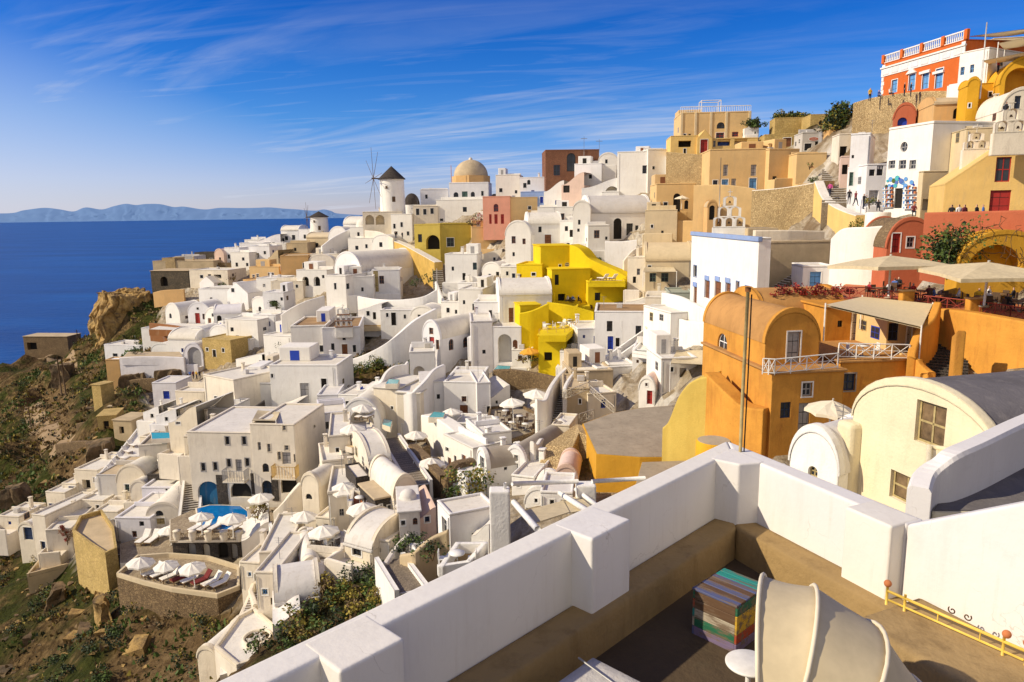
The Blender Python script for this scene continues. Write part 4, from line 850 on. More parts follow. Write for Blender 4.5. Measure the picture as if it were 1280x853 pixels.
# --- lower left
h('white house with a blue shuttered upper room at the left edge', 25,680,655,45,-10,6,'vault','white','d 35 666 11 18 v',Y=94,rise=1.2)
h('white house with red trees on its flat terrace roof', 60,688,662,92,8,9,'flat','ivory','',Y=88,rim=.3)
h('white low house with a blue panel left of the red trees', 46,692,645,62,-16,8,'flat','white','d 54 682 6 10 v',Y=90)
h('white house with a blue shutter and small arched terrace wall', 80,628,605,98,-8,6,'flat','white','w 90 612 8 8 b',Y=104)
h('white house with pale canvas deck at the left rim', 60,640,616,84,-10,7,'flat','white','w 64 632 5 5 b',Y=102)
h('white pillar framed house on the left rim above the arched cottage', 97,622,588,126,-10,8,'flat','white','o 108 606 10 12 k;w 118 600 3 6 k',Y=104)
h('white blank walled house with a beige roof left of the arched cottage', 124,626,594,152,-4,8,'flat','greywhite','',Y=97,roofmat='beige',rim=.1)
h('white arched cottage with one grey window in the lower left', 148,626,583,186,-6,9,'vault','ivory','w 159 610 6 9 g;w 170 607 5 4 y',Y=94,rise=2.4)
h('small white arched lean to against the arched cottage', 164,628,602,186,-2,5,'vault','white','',Y=92,rise=1.5)
h('dark basalt wall house under the umbrella deck, left of the long stair', 186,614,594,232,-2,5,'flat','lava','',Y=92,roofmat='paving',rim=.3,name='stone_house')
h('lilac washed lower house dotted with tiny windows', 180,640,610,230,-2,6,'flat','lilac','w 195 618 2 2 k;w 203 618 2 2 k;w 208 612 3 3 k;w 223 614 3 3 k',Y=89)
h('white vaulted house with a half round window above two white loungers', 186,676,630,228,4,9,'vault','white','a 199 642 10 7 k;d 200 652 12 8 olivewood',Y=82,rise=1.6)
h('lilac fronted house with a square window behind two white loungers', 148,688,648,192,-4,8,'flat','lilac','w 177 655 6 6 k;w 168 668 6 8 n',Y=81,rim=.25)
h('white stone built house with shaded rooms under the umbrella deck', 218,706,676,305,3,3,'flat','lava','q 240 690 10 22 shuttergrey;q 258 690 9 20 ivory;q 279 688 12 20 k;q 293 690 8 20 shuttergrey',Y=70,name='deck_house',roofmat='paving',rim=0)
h('white flank house with two dark windows right of the shaded rooms', 304,706,655,340,18,6,'curve','ivory','w 332 669 7 9 k;w 333 680 9 8 k',Y=68)
h('white sloping lean to house beside the lower steps', 342,706,672,366,14,5,'flat','white','w 357 692 9 10 k',Y=65)
h('white terrace house with a striped pergola and dry palms below the hotel', 178,580,548,216,-16,7,'flat','white','w 184 560 3 6 k',Y=103)
h('white stepped house with a dark flat roof under the turquoise pool', 176,586,556,212,10,8,'flat','ivory','w 200 572 4 5 k',Y=98,roofmat='concrete')
h('white sculpted stair house between pool and hotel', 214,566,508,250,-14,8,'curve','white','w 222 524 6 14 y;w 240 552 4 5 k',Y=92)
h('white open porch house under the straw pergola left of the hotel', 232,572,546,260,-4,6,'flat','ivory','o 240 562 10 12 ivory;w 247 556 4 5 k',Y=83)
# ------------------------------------------------------------------ right hand hillside
tm = h('big tan mansion with white pilasters and a railed roof on the skyline', 850,180,141,937,-5,10,'flat','peach','a 901 157 10 8 k;w 900 170 10 8 r;w 919 168 8 6 r;w 862 171 3 7 k;w 856 171 3 7 k',name='mansion',Y=148,rim=.5)
for q in (0, .2, .42, .64, .97):
    MB().rbox(tm.w*q, tm.w*q+.5, -.12, .1, -1, tm.h+.1, .04).build('pilaster', 'cream', tm.root)
mb = MB()
for i in range(40): mb.tube([(tm.w*i/39, .1, tm.h), (tm.w*i/39, .1, tm.h+1.2)], .035, 4)
mb.tube([(0, .1, tm.h+1.2), (tm.w, .1, tm.h+1.2)], .07, 5); mb.build('roof_railing', 'paintwhite', tm.root)
mb = MB()
for x in (.32, .6):
    for y in (2, 5): mb.tube([(tm.w*x, y, tm.h), (tm.w*x, y, tm.h+2.6)], .07, 5)
for a, b in (((.32, 2), (.6, 2)), ((.32, 5), (.6, 5)), ((.32, 2), (.32, 5)), ((.6, 2), (.6, 5))): mb.tube([(tm.w*a[0], a[1], tm.h+2.6), (tm.w*b[0], b[1], tm.h+2.6)], .07, 5)
mb.build('roof_pergola', 'paintwhite', tm.root)
h('pale yellow terrace house with railing left of the red gabled porch', 838,195,170,872,-6,8,'flat','paleyellow','o 856 180 16 8 k;d 867 187 5 9 n;d 856 190 3 8 k',Y=138,name='yellow_house',rim=.2)
h('pale yellow gabled porch with a bright red door on the skyline terrace', 871,194,163,890,-6,7,'gable','paleyellow','d 880 183 9 17 r',Y=137,name='gabled_porch',rise=1.6)
h('pale yellow terrace wall house with laundry right of the red door', 889,194,173,947,-6,8,'flat','paleyellow','o 905 178 16 9 bluecloth;o 926 177 16 9 ivory;w 893 180 3 8 y',Y=137,name='yellow_house',rim=.2)
h('white skyline wall house right of the tan mansion', 930,176,151,948,-6,6,'curve','white','w 944 166 2 3 k',Y=146)
wall('rubble stone retaining wall under the skyline mansion terrace', [(832,190,226,128),(858,192,226,126),(886,194,226,124),(914,190,226,123)], 2, 'rubble', name='stone_wall')
h('tan house with blue and grey shutters in two rows on the upper slope', 886,238,187,961,-5,9,'flat','peach','d 907 213 6 14 y;d 942 213 7 14 y;w 894 231 6 11 v;d 906 231 8 13 l;d 917 230 6 13 y;d 941 230 9 14 l',Y=117,name='tan_house',rim=.4)
h('tan flank house with two dark windows right of the shuttered house', 960,234,187,997,10,8,'flat','peach','w 968 225 5 9 k;w 989 225 5 9 k',Y=116,name='tan_house',rim=.4)
h('tan walled house below the shop steps with cactus terrace', 994,236,192,1031,-4,8,'flat','peach','w 1020 226 3 3 k',Y=112,name='tan_house',rim=.3)
wall('tan garden wall with a dark arched gate below the shuttered house', [(866,232,276,113),(890,231,276,112),(915,232,276,111),(942,236,280,110)], 1.2, 'peach')
h('tan gate arch with a dark doorway in the garden wall', 884,276,252,896,-4,3,'vault','tan','A 890 266 7 18 k',Y=109,name='gate_arch',rise=.8)
wall('tall flaking plaster retaining wall left of the main steps', [(938,238,286,105),(965,236,286,103),(995,232,285,101),(1026,226,284,98)], 2.5, 'rubble', name='stone_wall', capmat='roofwhite')
wall('yellow wall sweeping down beside the main steps', [(1026,226,294,97.5),(1036,246,294,94),(1050,257,294,90),(1066,264,294,86),(1082,269,294,82)], 1.2, 'paleyellow', capmat='roofwhite')
h('low stone ruin with a boarded door right of the round bush', 955,188,168,999,-10,6,'flat','tanstone','d 984 178 10 11 doorbrown;o 966 178 7 7 k',Y=132,name='ruined_house',rim=.2)
h('ochre stone ruin wall on the skyline under the long hedge', 968,168,147,1016,-8,5,'flat','tanstone','',Y=142,name='ruined_house',rim=.1)
h('tan stone turret with a small oval window by the great bush', 1012,170,143,1034,-6,6,'flat','tanstone','O 1026 154 5 7 k',Y=136,name='stone_tower',rim=.1)
sh1 = h('small white shop with an oval red sign above its window', 1002,192,166,1026,-6,5,'flat','greywhite','w 1010 184 9 9 k;d 1021 184 5 14 k',Y=124,name='shop')
sh2 = h('grey shop with an oval red sign over a dark entrance', 1026,194,165,1046,-6,5,'flat','shuttergrey','o 1034 185 10 16 k',Y=122,name='shop')
for s, px, py in ((sh1, 1017, 174), (sh2, 1036, 171)):
    x, y, z = s.loc(px, py); mb = MB()
    mb.lathe([(0, 0), (1, 0)], 24); mb.v = [(x+a*.85, -.06, z+b*.36) for a, b, c in mb.v]; mb.build('oval_sign', 'shirtwhite', s.root)
    mb = MB(); mb.lathe([(.0, 0), (1, 0)], 24); mb.v = [(x+a*.74, -.075, z+b*.28) for a, b, c in mb.v]; mb.build('oval_sign', 'red', s.root)
    mb = MB()
    for i in range(7):
        xx = x-.45+.15*i; mb.tube([(xx-.03, -.09, z-.09+.03*math.sin(i*2)), (xx, -.09, z+.09), (xx+.05, -.09, z-.08)], .014, 4)
    mb.build('sign_lettering', 'shirtwhite', s.root)
# white houses beside the steps
h('narrow dark shop front with hanging goods beside the top of the main steps', 1047,206,168,1062,-10,4,'flat','ivory','o 1054 192 9 18 k',Y=106,name='shop',clutter=False)
h('small pink canopied stall on the right of the main steps', 1050,222,196,1064,-20,3,'flat','palepink','o 1056 212 7 12 k',Y=98,name='stall',cat='stall',clutter=False)
h('ochre wall house with a slanting top behind the shops', 1036,176,148,1068,-10,5,'curve','tan','w 1056 164 3 4 k',Y=118,name='ochre_house')
h('tall white house with an outdoor stair cut beside the main steps', 1058,262,168,1082,-30,7,'flat','white','d 1064 224 5 17 g;w 1066 196 3 4 k',Y=88)
h('white house with grey windows between stair and mural shop', 1080,264,206,1108,-8,7,'flat','white','w 1090 216 7 8 k;w 1100 213 8 13 k;o 1092 246 12 16 greywhite',Y=85)
shop = h('white cube shop house with a porthole window and blue mural front', 1104,266,159,1158,-78,9,'flat','white','O 1130 184 9 13 y;w 1115 206 8 10 y;w 1128 206 9 11 y;w 1141 206 8 11 y;d 1123 248 10 25 k',Y=79,rim=.5,name='shop_house',clutter=False)
# mural and goods of the shop front, built on its facade
x0, _, z0 = shop.loc(1108, 236); x1, _, z1 = shop.loc(1145, 219)
for i in range(16):
    random.seed(i*3+1); mb = MB(); cx = x0+(x1-x0)*random.random(); cz = z0+(z1-z0)*(.1+.8*random.random()); r_ = .14+.26*random.random()
    mb.lathe([(0, 0), (1, 0)], 14); mb.v = [(cx+a*r_, -.04-.003*i, cz+b*r_*.8) for a, b, c in mb.v]
    mb.build('mural_patch', ['lightblue', 'doorblue', 'poolturq', 'lightblue', 'leaf', 'shirtblue'][i % 6], shop.root)
for k in range(5):
    xa, _, za = shop.loc(1106, 259-k*5.5); xb, _, zb = shop.loc(1117, 259-k*5.5); xc, _, zc = shop.loc(1131, 261-k*6); xd, _, zd = shop.loc(1146, 262-k*6)
    for (a, b, z, kk) in ((xa, xb, za, k), (xc, xd, zc, k+2)):
        MB().box(a, b, -.3, -.02, z-.04, z).build('display_shelf', 'paintwhite', shop.root)
        random.seed(k*7+int(a*10)); mb = MB()
        n_ = 8
        for i in range(n_):
            u_ = a+(b-a)*(i+.5)/n_; mb.rbox(u_-.12, u_+.12, -.24, -.06, z+.002, z+.15+.25*random.random(), .02, i % 4)
        mb.build('shop_goods', ['lightblue', 'shirtwhite', 'navy', 'terracotta'], shop.root)
h('cream lower wing with a white framed door right of the mural shop', 1150,268,214,1180,0,.8,'flat','cream','d 1172 247 9 30 w;o 1158 256 10 14 greywhite',clutter=False,Y=73,rim=.1,sur='paintwhite')
yh = h('yellow gabled chapel house with red shuttered window and red double door', 1178,270,160,1384,-22,9,'gable','paleyellow','w 1254 212 19 31 r;d 1250 252 26 28 r',Y=61,name='chapel',cat='chapel',rise=4.4)
h('cream wall house below the bell tower at the upper right', 1205,196,160,1252,-14,7,'flat','cream','w 1218 178 3 4 k',Y=72,rim=.1)
h('ochre vaulted loggia house with a deep arched balcony at the top right', 1246,142,72,1316,-18,8,'vault','gold','e 1273 108 34 46 ochre',Y=82,name='ochre_house',rise=2.6)
h('tall ochre chimney wall left of the arched loggia', 1206,150,99,1221,-14,3,'vault','gold','w 1212 132 3 5 k',Y=84,name='chimney_wall',rise=.7)
h('ochre low house between chimney wall and loggia', 1218,146,104,1250,-14,6,'flat','gold','w 1238 118 4 6 k',Y=85,name='ochre_house',rim=.1)
h('tan vaulted house with a dark arched door beside the rubble wall', 1166,156,129,1210,-14,7,'vaultx','tan','A 1196 142 9 13 k',Y=88,name='tan_house',rise=1)
h('cream domed house with a tall window at the far upper right edge', 1250,160,112,1300,-14,7,'vault','ivory','w 1258 130 8 14 k;w 1272 128 8 16 v',Y=76,rise=2)
man = h('red mansion with white frieze, pedimented windows and roof balustrade', 1101,118,66,1201,-80,11,'flat','mansionred','d 1140 103 8 20 l;d 1157 100 8 22 l;d 1174 98 9 24 l;d 1118 108 7 16 l',name='mansion',cat='mansion',Y=97,rim=.1)
W_, H_ = man.w, man.h
MB().rbox(-.1, W_+.1, -.1, .05, H_*.66, H_*.86, .03).build('frieze', 'paintwhite', man.root)
MB().rbox(-.2, W_+.2, -.25, .05, H_*.86, H_*.9, .03).build('cornice', 'paintwhite', man.root)
for i in range(8): MB().rbox(W_*(i+.15)/8, W_*(i+.85)/8, -.13, -.08, H_*.69, H_*.83, .02).build('frieze_panel', 'lilac', man.root)
for i in range(10):
    for x in (0, W_-.5): MB().rbox(x-.03, x+(.55 if i % 2 else .4), -.06, .05, i*.55-.5, i*.55, .03).build('quoin', 'paintwhite', man.root)
for px in (1118, 1140, 1157, 1174):
    x, _, z = man.loc(px, 92 if px > 1130 else 99)
    if px == 1118: continue
    mb = MB(); mb.xprism([(x-.9, z), (x+.9, z), (x, z+.7)] if px == 1140 else [(x-.9, z), (x+.9, z), (x+.9, z+.3), (x-.9, z+.3)], -.25, .0); mb.build('pediment', 'paintwhite', man.root)
for i in range(5): MB().rbox(W_*i/4-.25, W_*i/4+.25, -.1, .3, H_, H_+1.15, .03).build('roof_pier', 'mansionred', man.root)
mb = MB()
for i in range(44): mb.lathe([(.05, H_+.1), (.1, H_+.35), (.05, H_+.6), (.06, H_+.95)], 6, 0, (W_*(i+.5)/44, .1, 0))
mb.rbox(0, W_, 0, .2, H_+.95, H_+1.1, .02); mb.rbox(0, W_, -.02, .22, H_, H_+.1, .02); mb.build('balustrade', 'paintwhite', man.root)
h('white house with two pale blue windows right of the red mansion', 1196,114,64,1232,-62,8,'flat','white','w 1203 89 5 10 l;w 1215 86 5 10 l',Y=89,rim=.2)
h('cream terrace house with a blue door and canopy at the top right', 1230,108,70,1306,-12,8,'flat','ivory','d 1236 87 7 18 v;w 1262 82 7 10 v',Y=90,rim=.1)
h('cream upper floor house on the top right terrace', 1240,72,46,1320,-12,8,'flat','cream','o 1256 60 20 10 bluecloth',Y=98,rim=.1)
wall('rubble stone terrace wall under the red mansion', [(1064,129,172,104),(1080,124,170,103),(1100,120,168,101),(1130,116,166,98),(1160,114,160,94),(1192,114,152,91)], 2.5, 'rubble', name='stone_wall')
h('red arched niche with a blue panel set into the rubble wall', 1117,160,131,1144,-24,3,'vault','red','q 1128 152 12 10 doorblue',Y=95,name='arched_niche',rise=1.5)
# blue trimmed house and its surroundings
bt = h('white house with lilac blue cornice and six brown doors facing the sea', 862,387,294,945,-86,1.2,'flat','white','w 869 339 4 14 d;d 869 369 4 24 n;d 884 362 6 22 n;d 897 367 8 30 n;d 910 365 6 22 n;w 915 359 3 11 b;w 922 359 4 14 n;d 935 372 8 28 n',Y=80,name='white_house',rim=.1,sur='bluewash')
MB().rbox(-.12, bt.w+.12, -.14, .3, bt.h-.35, bt.h+.12, .03).build('cornice', 'bluewash', bt.root)
for px, py in ((884, 348), (897, 349), (910, 351), (869, 356)):
    x, _, z = bt.loc(px, py); MB().rbox(x-.75, x+.75, -.1, .02, z-.25, z+.3, .02).build('lintel', 'bluewash', bt.root)
h('long house flank with brown stained wall behind the blue trimmed house', 948,368,303,1034,4,9,'flat','beige','',Y=79,rim=.5,roofmat='roofwhite')
wall('pale roof parapet above the brown stained wall', [(944,288,304,79),(985,288,304,79),(1030,289,304,80)], 1.0, 'ivory')
h('small white hut with a light blue double door under the steps', 1002,364,333,1040,-6,4,'flat','white','d 1019 350 14 20 l',Y=72,name='small_hut')
wall('tall white wall dropping beside the restaurant steps', [(1036,298,340,72),(1050,286,340,70),(1080,284,338,68),(1106,282,336,67)], .5, 'white')
h('small red house with a red door and one grey window by the vine', 1107,330,275,1166,-8,7,'vault','red','d 1120 304 10 24 r;w 1138 303 9 13 y',Y=64,name='red_house',rise=2.4,roofmat='brownstone')
wall('red retaining wall carrying the chapel forecourt', [(1152,266,312,60),(1190,265,318,58.5),(1235,264,322,57),(1300,262,326,55)], .8, 'red')
h('ochre arched recess under the red retaining wall', 1196,350,292,1310,-8,2,'vault','ochre','e 1245 328 70 44 gold',Y=54.6,name='arched_recess',rise=2.6)
# orange house complex
h('orange lower house with grey shuttered door and navy window', 962,548,466,1050,8,11,'flat','orange','w 982 513 13 20 v;d 1005 523 14 38 y;w 1009 487 12 17 y',Y=45,name='orange_house',rim=0,fnd=4,roofmat='orangeroof')
ov = h('orange barrel vaulted house with a white shuttered balcony door', 955,466,390,1022,8,10,'vault','orange','d 992 434 16 38 y;a 903 428 12 22 w l',Y=46.6,name='orange_house',rise=2.0,roofmat='orangeroof',fnd=9)
h('orange terrace house with a navy window right of the balcony', 1048,506,452,1142,6,7,'flat','orange','w 1061 478 16 21 v',Y=46.8,name='orange_house',rim=0,fnd=4,roofmat='orangeroof',sur='roofgrey')
h('pinkish house front with a blue white window under the tan canopy', 1106,452,392,1144,4,4,'flat','peach','w 1117 415 13 22 v;d 1136 424 5 30 w',Y=50,name='orange_house',rim=0)
h('orange rear wall house shaded by the tan canopy', 1030,440,384,1108,6,6,'flat','orange','d 1073 410 16 36 lilac;w 1050 405 6 8 k',Y=54,name='orange_house',rim=0)
h('long orange barrel vault behind the balcony house', 952,405,391,1056,6,6,'vaultx','orange','',Y=57,name='orange_house',rise=1.6,roofmat='orangeroof')
wall('yellow curved wall sweeping up to the foot of the orange house', [(828,535,540,51.6),(834,529,540,51.4),(840,514,540,51.1),(847,496,540,50.8),(857,482,540,50.4),(869,474,540,50),(886,470,540,49.4)], 2.0, 'alcove', name='sweeping_wall')
wall('orange buttress wall sweeping down from the orange house to the alcove', [(878,466,535,50),(890,478,545,48.5),(905,492,552,47),(925,508,556,45.8),(952,512,560,44.6)], 1.2, 'orange')
wall('wavy orange fin wall ending the canopy terrace', [(1166,378,505,49),(1160,398,505,48),(1146,414,505,47),(1140,446,506,46),(1152,462,506,45.3),(1158,470,508,44.8),(1150,500,512,44.4)], .5, 'orange', smooth=True)
wall('tall orange wall under the restaurant terrace', [(1166,386,470,50),(1200,390,480,47.5),(1240,397,490,45),(1300,408,510,42)], .8, 'orange')
wall('small orange stub wall beside the dark steps', [(1196,420,478,44.5),(1202,414,476,43.6)], .5, 'orange', smooth=False)
# cream house in the near right
ch = h('butter cream vaulted house with a deep set wooden window', 1056,668,484,1242,-76,9,'vault','butter','W 1163 531 38 54 olivewood;W 1131 612 38 36 olivewood',Y=24.4,name='vaulted_house',roofmat='tar',rise=1.9,fnd=5,sur='butter')
h('rounded white gable left of the butter cream house', 985,622,538,1046,-58,3,'vault','white','a 1016 590 12 14 olivewood',Y=28,rise=1.5)
bx = ch.loc(1060, 560); MB().rbox(-.35, .55, -.5, .3, -4, bx[2]+1.2, .18).build('buttress', 'butter', ch.root)
h('cream low block under the curved white parapet', 1150,690,610,1232,-30,4,'flat','butter','',Y=19.5,rim=.1)
wall('curved pinkish white parapet sweeping round the dark roof', [(1310,512,640,22),(1270,530,650,20.5),(1225,553,660,19),(1190,570,665,18.2),(1166,590,668,18),(1160,612,668,17.4)], .55, 'parapet')
terrace('dark shaded flat roof inside the curved parapet', [(1165,640),(1195,596),(1250,570),(1330,560),(1340,640)], Y=17.6, down=1.5, fmat='tar', wmat='butter', name='flat_roof', cat='roof')
terrace('wide grey concrete roof in front of the orange house', [(728,530),(763,517),(800,510),(842,507),(900,528),(945,560),(905,584),(852,572),(800,572),(745,568)], z=at(790,566,55).z, down=5, fmat='concrete', wmat='ochre', name='concrete_roof', cat='roof')
terrace('lower grey concrete roof with a rusty drain below the wide roof', [(802,578),(860,576),(930,590),(900,630),(810,660),(790,620)], z=at(850,590,48).z, down=4, fmat='concrete', wmat='ochre', name='concrete_roof', cat='roof')
ci_ = thing('cistern', 'round ochre cistern top behind the white parapet corner', 'cistern', at(891, 585, 40)); rc_ = 23*40/FPX
MB().lathe([(rc_*1.03, -3), (rc_, 0), (rc_*.98, 1.55), (rc_*.9, 1.65)], 30).build('wall', 'gold', ci_); MB().lathe([(rc_*.9, 1.65), (0, 1.67)], 30).build('lid', 'beige', ci_)
wall('rubble stone slope wall left of the wide concrete roof', [(706,592,602,58),(716,560,602,60),(724,540,602,61),(738,548,600,60),(748,568,600,59)], 2.5, 'rubble', name='stone_wall', smooth=False)
# bell towers
def belltower(label, px, py, top, wpx, Y, rows=(2, 1), yaw=-8, mat='white', trim=None):
    B = at(px, py, Y); s = Y/FPX; W = wpx*s; Ht = (py-top)*s; r_ = thing('bell_tower', label, 'bell tower', B, R(yaw)); th = .55
    bm_ = MB(); lvl = Ht*.12; bm_.rbox(-W/2-.1, W/2+.1, 0, th+.1, -1.5, lvl, .03)
    nrow = len(rows); rh = (Ht*.86)/nrow
    for k, n_ in enumerate(rows):
        w = W*(n_/max(rows))**.8; z0 = lvl+rh*k; holes = []; cw = w/n_
        for j in range(n_):
            a, b = -w/2+cw*(j+.2), -w/2+cw*(j+.8); hw = (b-a)/2; holes.append([(a, z0+.12)]+arc(a, b, z0+rh*.62, hw, 8)+[(b, z0+.12)])
        outl = [(-w/2, z0)]
        for j in range(n_): outl += arc(-w/2+cw*j, -w/2+cw*(j+1), z0+rh*.82, rh*.2, 8)
        outl += [(w/2, z0)]
        for y in (0, th): fill(bm_, outl, holes, lambda x, z, y=y: (x, y, z))
        for L in [outl]+holes:
            m_ = len(L); bm_.add([(x, 0, z) for x, z in L]+[(x, th, z) for x, z in L], [(i, (i+1) % m_, m_+(i+1) % m_, m_+i) for i in range(m_)])
        if trim: MB().rbox(-w/2-.12, w/2+.12, -.1, th+.1, z0-.08, z0+.1, .02).build('trim_band', trim, r_)
        for j in range(n_):
            cx = -w/2+cw*(j+.5); hb = rh*.22
            if k == 0 or n_ == 1: MB().lathe([(0, hb), (hb*.35, hb*.9), (hb*.5, hb*.3), (hb*.7, 0)], 12, 0, (cx, th/2, z0+rh*.35)).build('bell', 'rattan', r_)
    bm_.build('wall', mat, r_)
    mb = MB(); zt = lvl+rh*nrow; mb.tube([(0, th/2, zt-.1), (0, th/2, zt+.8)], .04, 5); mb.tube([(-.25, th/2, zt+.5), (.25, th/2, zt+.5)], .04, 5); mb.build('cross', mat, r_)
    return r_
belltower('three tiered white bell gable with red brown trim on the church', 430,412,385,20,127.5,(3,3,2),6,'white','rust')
belltower('white bell gable with stacked arches behind the blue trimmed house', 911,290,246,38,84,(3,2,1),-14)
belltower('tall white bell gable on the yellow chapel at the right edge', 1263,170,138,34,60,(2,1),-16,'ivory')
belltower('smaller white bell gable on the cream wall left of the chapel', 1220,190,167,26,66,(2,1),-16,'ivory')
# windmills
def windmill(label, px, py, wpx, top, Y, hub, arms, roofm='thatch', yaw=0):
    B = at(px, py, Y); s = Y/FPX; r = wpx*s/2; Ht = (py-top)*s; r_ = thing('windmill', label, 'windmill', B, 0)
    MB().lathe([(r*1.06, -2), (r*1.03, 0), (r*.97, Ht)], 36).build('tower', 'white', r_)
    ap = (top-hub[3])*s
    MB().lathe([(r*1.12, Ht-.05), (r*1.1, Ht+.12), (r*.55, Ht+ap*.52), (.0, Ht+ap)], 36, 0, (0, 0, 0), False).build('thatch_roof', roofm, r_)
    hx, hz = (hub[0]-px)*s, (py-hub[1])*s; hy = -abs(hx)*.5
    ax = MB(); ax.tube([(0, 0, hz-.2), (hx*1.1, hy*1.1, hz)], .16, 8); ax.build('axle', 'poledark', r_)
    hubv = Vector((hx, hy, hz)); axis = Vector((hx, hy, 0)).normalized(); side = Vector((-axis.y, axis.x, 0))
    for k in range(arms):
        a = 6.2832*k/arms+.12; tip = hubv+(side*math.cos(a)+Vector((0, 0, 1))*math.sin(a))*hub[2]*s
        mb = MB(); mb.tube([hubv, tip], .07, 6, 0, .04); sl_ = mb.build('sail_arm', 'poledark', r_)
    for dx, dz, w_, h_ in ((.25, .35, .8, 1.3), (-.3, .72, .6, .7)):
        a = math.asin(dx); mb = MB(); cx, cy = r*math.sin(a)*1.0, -r*math.cos(a)*1.02; t_ = Vector((math.cos(a), math.sin(a), 0))
        p = Vector((cx, cy-.03, Ht*dz)); q = [p-t_*w_/2, p+t_*w_/2, p+t_*w_/2+Vector((0, 0, h_)), p-t_*w_/2+Vector((0, 0, h_))]
        mb.add(q, [(0, 1, 2, 3)]); mb.build('window', 'rattan', r_)
    return r_
windmill('tall white windmill with a dark conical thatched roof and bare sails', 491.5,268,30,226,190,(471,225,37,210),8)
windmill('smaller white windmill with bare sails above the sea to the left', 400,296,22,272,244,(387,272,18,265),8)
# dome church
dc = h('white church with a big ochre brown dome and arched windows on the skyline', 562,256,229,611,-3,11,'flat','white','a 570 245 6 9 k;d 581 245 7 11 g;a 591 244 5 8 k;w 603 242 3 6 k',Y=192,name='church',cat='church',rim=.6)
k_ = 192/FPX; rr = 21.5*k_; mb = MB(); cx, cy = dc.w*.5, 6; mb.lathe([(rr*1.12, dc.h-.3), (rr*1.12, dc.h+9.5*k_), (rr*1.0, dc.h+9.8*k_)], 8, 0, (cx, cy, 0), False); mb.build('drum', 'tan', dc.root)
mb = MB(); mb.lathe([(rr*math.cos(i*math.pi/28), dc.h+9.6*k_+20*k_*math.sin(i*math.pi/28)) for i in range(15)], 40, 0, (cx, cy, 0)); dm = mb.build('dome', 'beige', dc.root)
mb = MB(); mb.lathe([(.5, dc.h+29*k_), (.5, dc.h+31*k_), (0, dc.h+33*k_)], 12, 0, (cx, cy, 0)); mb.build('finial', 'ivory', dm)
mb = MB(); mb.tube([(.6, .3, dc.h), (.6, .3, dc.h+4.5)], .08, 6); mb.build('flagpole', 'terracotta', dc.root)
d2 = thing('thatched_dome', 'small dark thatched mill cap between windmill and dome church', 'mill', at(515,256,200))
MB().lathe([(2.0, -3), (2.0, 0)], 24).build('wall', 'white', d2); MB().lathe([(2.1*math.cos(i*math.pi/20), 3.0*math.sin(i*math.pi/20)) for i in range(11)], 24).build('thatch_roof', 'thatch', d2)
# ------------------------------------------------------------------ the smaller houses between them
h('small white house with a green window beside the stone steps', 557,356,318,597,-8,6,'flat','white','w 594 333 6 9 g;w 566 336 3 5 k;d 580 346 4 9 k',Y=152)
h('white rounded wall house above the green window house', 594,332,312,628,-10,6,'curve','ivory','w 618 324 3 4 k',Y=158)
h('white narrow vault between green window house and twin vault', 603,366,329,627,-24,7,'vault','white','d 622 346 4 12 k;w 612 345 3 5 k',Y=146,rise=1.8)
h('white terrace house with a small stair below the green window house', 573,386,354,600,-14,6,'flat','white','w 580 368 4 6 k;d 592 374 4 10 n',Y=136)
h('white low house at the foot of the stone steps', 552,404,378,576,-20,6,'flat','white','w 560 388 4 6 k;w 570 390 3 5 k',Y=134)
h('white gable house at the edge of the stone steps', 600,384,358,628,-16,6,'vault','white','w 612 372 4 6 k',Y=134,rise=1.8)
h('pale grey domed house on the ridge left of the white arcade', 438,300,284,462,-10,8,'dome','white','w 448 293 3 5 k',Y=206,rim=.1)
h('white ridge house with a dark door below the arcade', 462,300,280,490,-8,7,'flat','ivory','d 472 292 4 8 k;w 483 288 3 5 k',Y=190)
h('white ridge house with two small openings above the big vault', 436,322,298,468,-14,8,'flat','white','w 446 310 4 5 k;w 458 308 3 5 k',Y=184)
h('small white vault beside the yellow retaining wall top', 466,318,294,492,-22,8,'vault','white','w 476 306 4 6 k',Y=180,rise=1.8)
h('white stair house in front of the ochre blank wall', 350,362,344,380,-10,6,'curve','white','w 360 354 3 5 k;d 372 356 3 7 k',Y=186)
h('tiny white chapel with arched door among the left cluster', 316,396,372,334,-26,6,'vault','white','A 325 388 4 9 k',Y=168,rise=1.4)
h('white house with dark recess behind the tiny chapel', 330,390,366,356,-8,6,'flat','white','o 342 380 10 8 k;w 352 374 3 4 k',Y=166)
h('white flat house with blue shutters beside the dark green bush', 318,418,394,346,-14,7,'flat','white','w 326 404 4 6 b;w 336 405 4 6 b;d 331 412 4 8 k',Y=158)
h('white low roofed annexe left of the blue shutter house', 296,420,402,320,-18,6,'vaultx','white','w 308 412 4 5 k',Y=160,rise=1.2)
h('white house front with a dark arch above the lilac parapet', 236,428,410,258,-14,6,'vault','white','A 247 420 5 9 k',Y=163,rise=1.2)
h('white step house above the tan stone house', 290,448,424,316,-16,7,'flat','white','w 300 434 4 6 k;d 308 438 4 9 v',Y=154)
h('small white shed roofed house below the ramp roof', 308,482,462,334,-14,6,'flat','ivory','w 318 472 4 5 k;d 328 474 4 9 y',Y=122)
h('white courtyard house left of the blank gable house', 222,522,490,258,-10,7,'flat','ivory','d 238 510 5 12 g;w 250 504 4 6 k',Y=112)
h('white slope house with a rounded parapet above the turquoise pool', 196,534,512,222,-10,6,'curve','white','w 208 524 4 5 k',Y=106)
h('white house with dark door between courtyard house and black wall', 262,540,512,288,-8,6,'flat','white','d 272 530 5 12 k;w 282 524 4 5 k',Y=98)
h('white low annexe with rounded corner right of the black wall', 336,532,508,366,-6,6,'curve','white','w 348 520 4 5 k;w 360 518 3 4 k',Y=97)
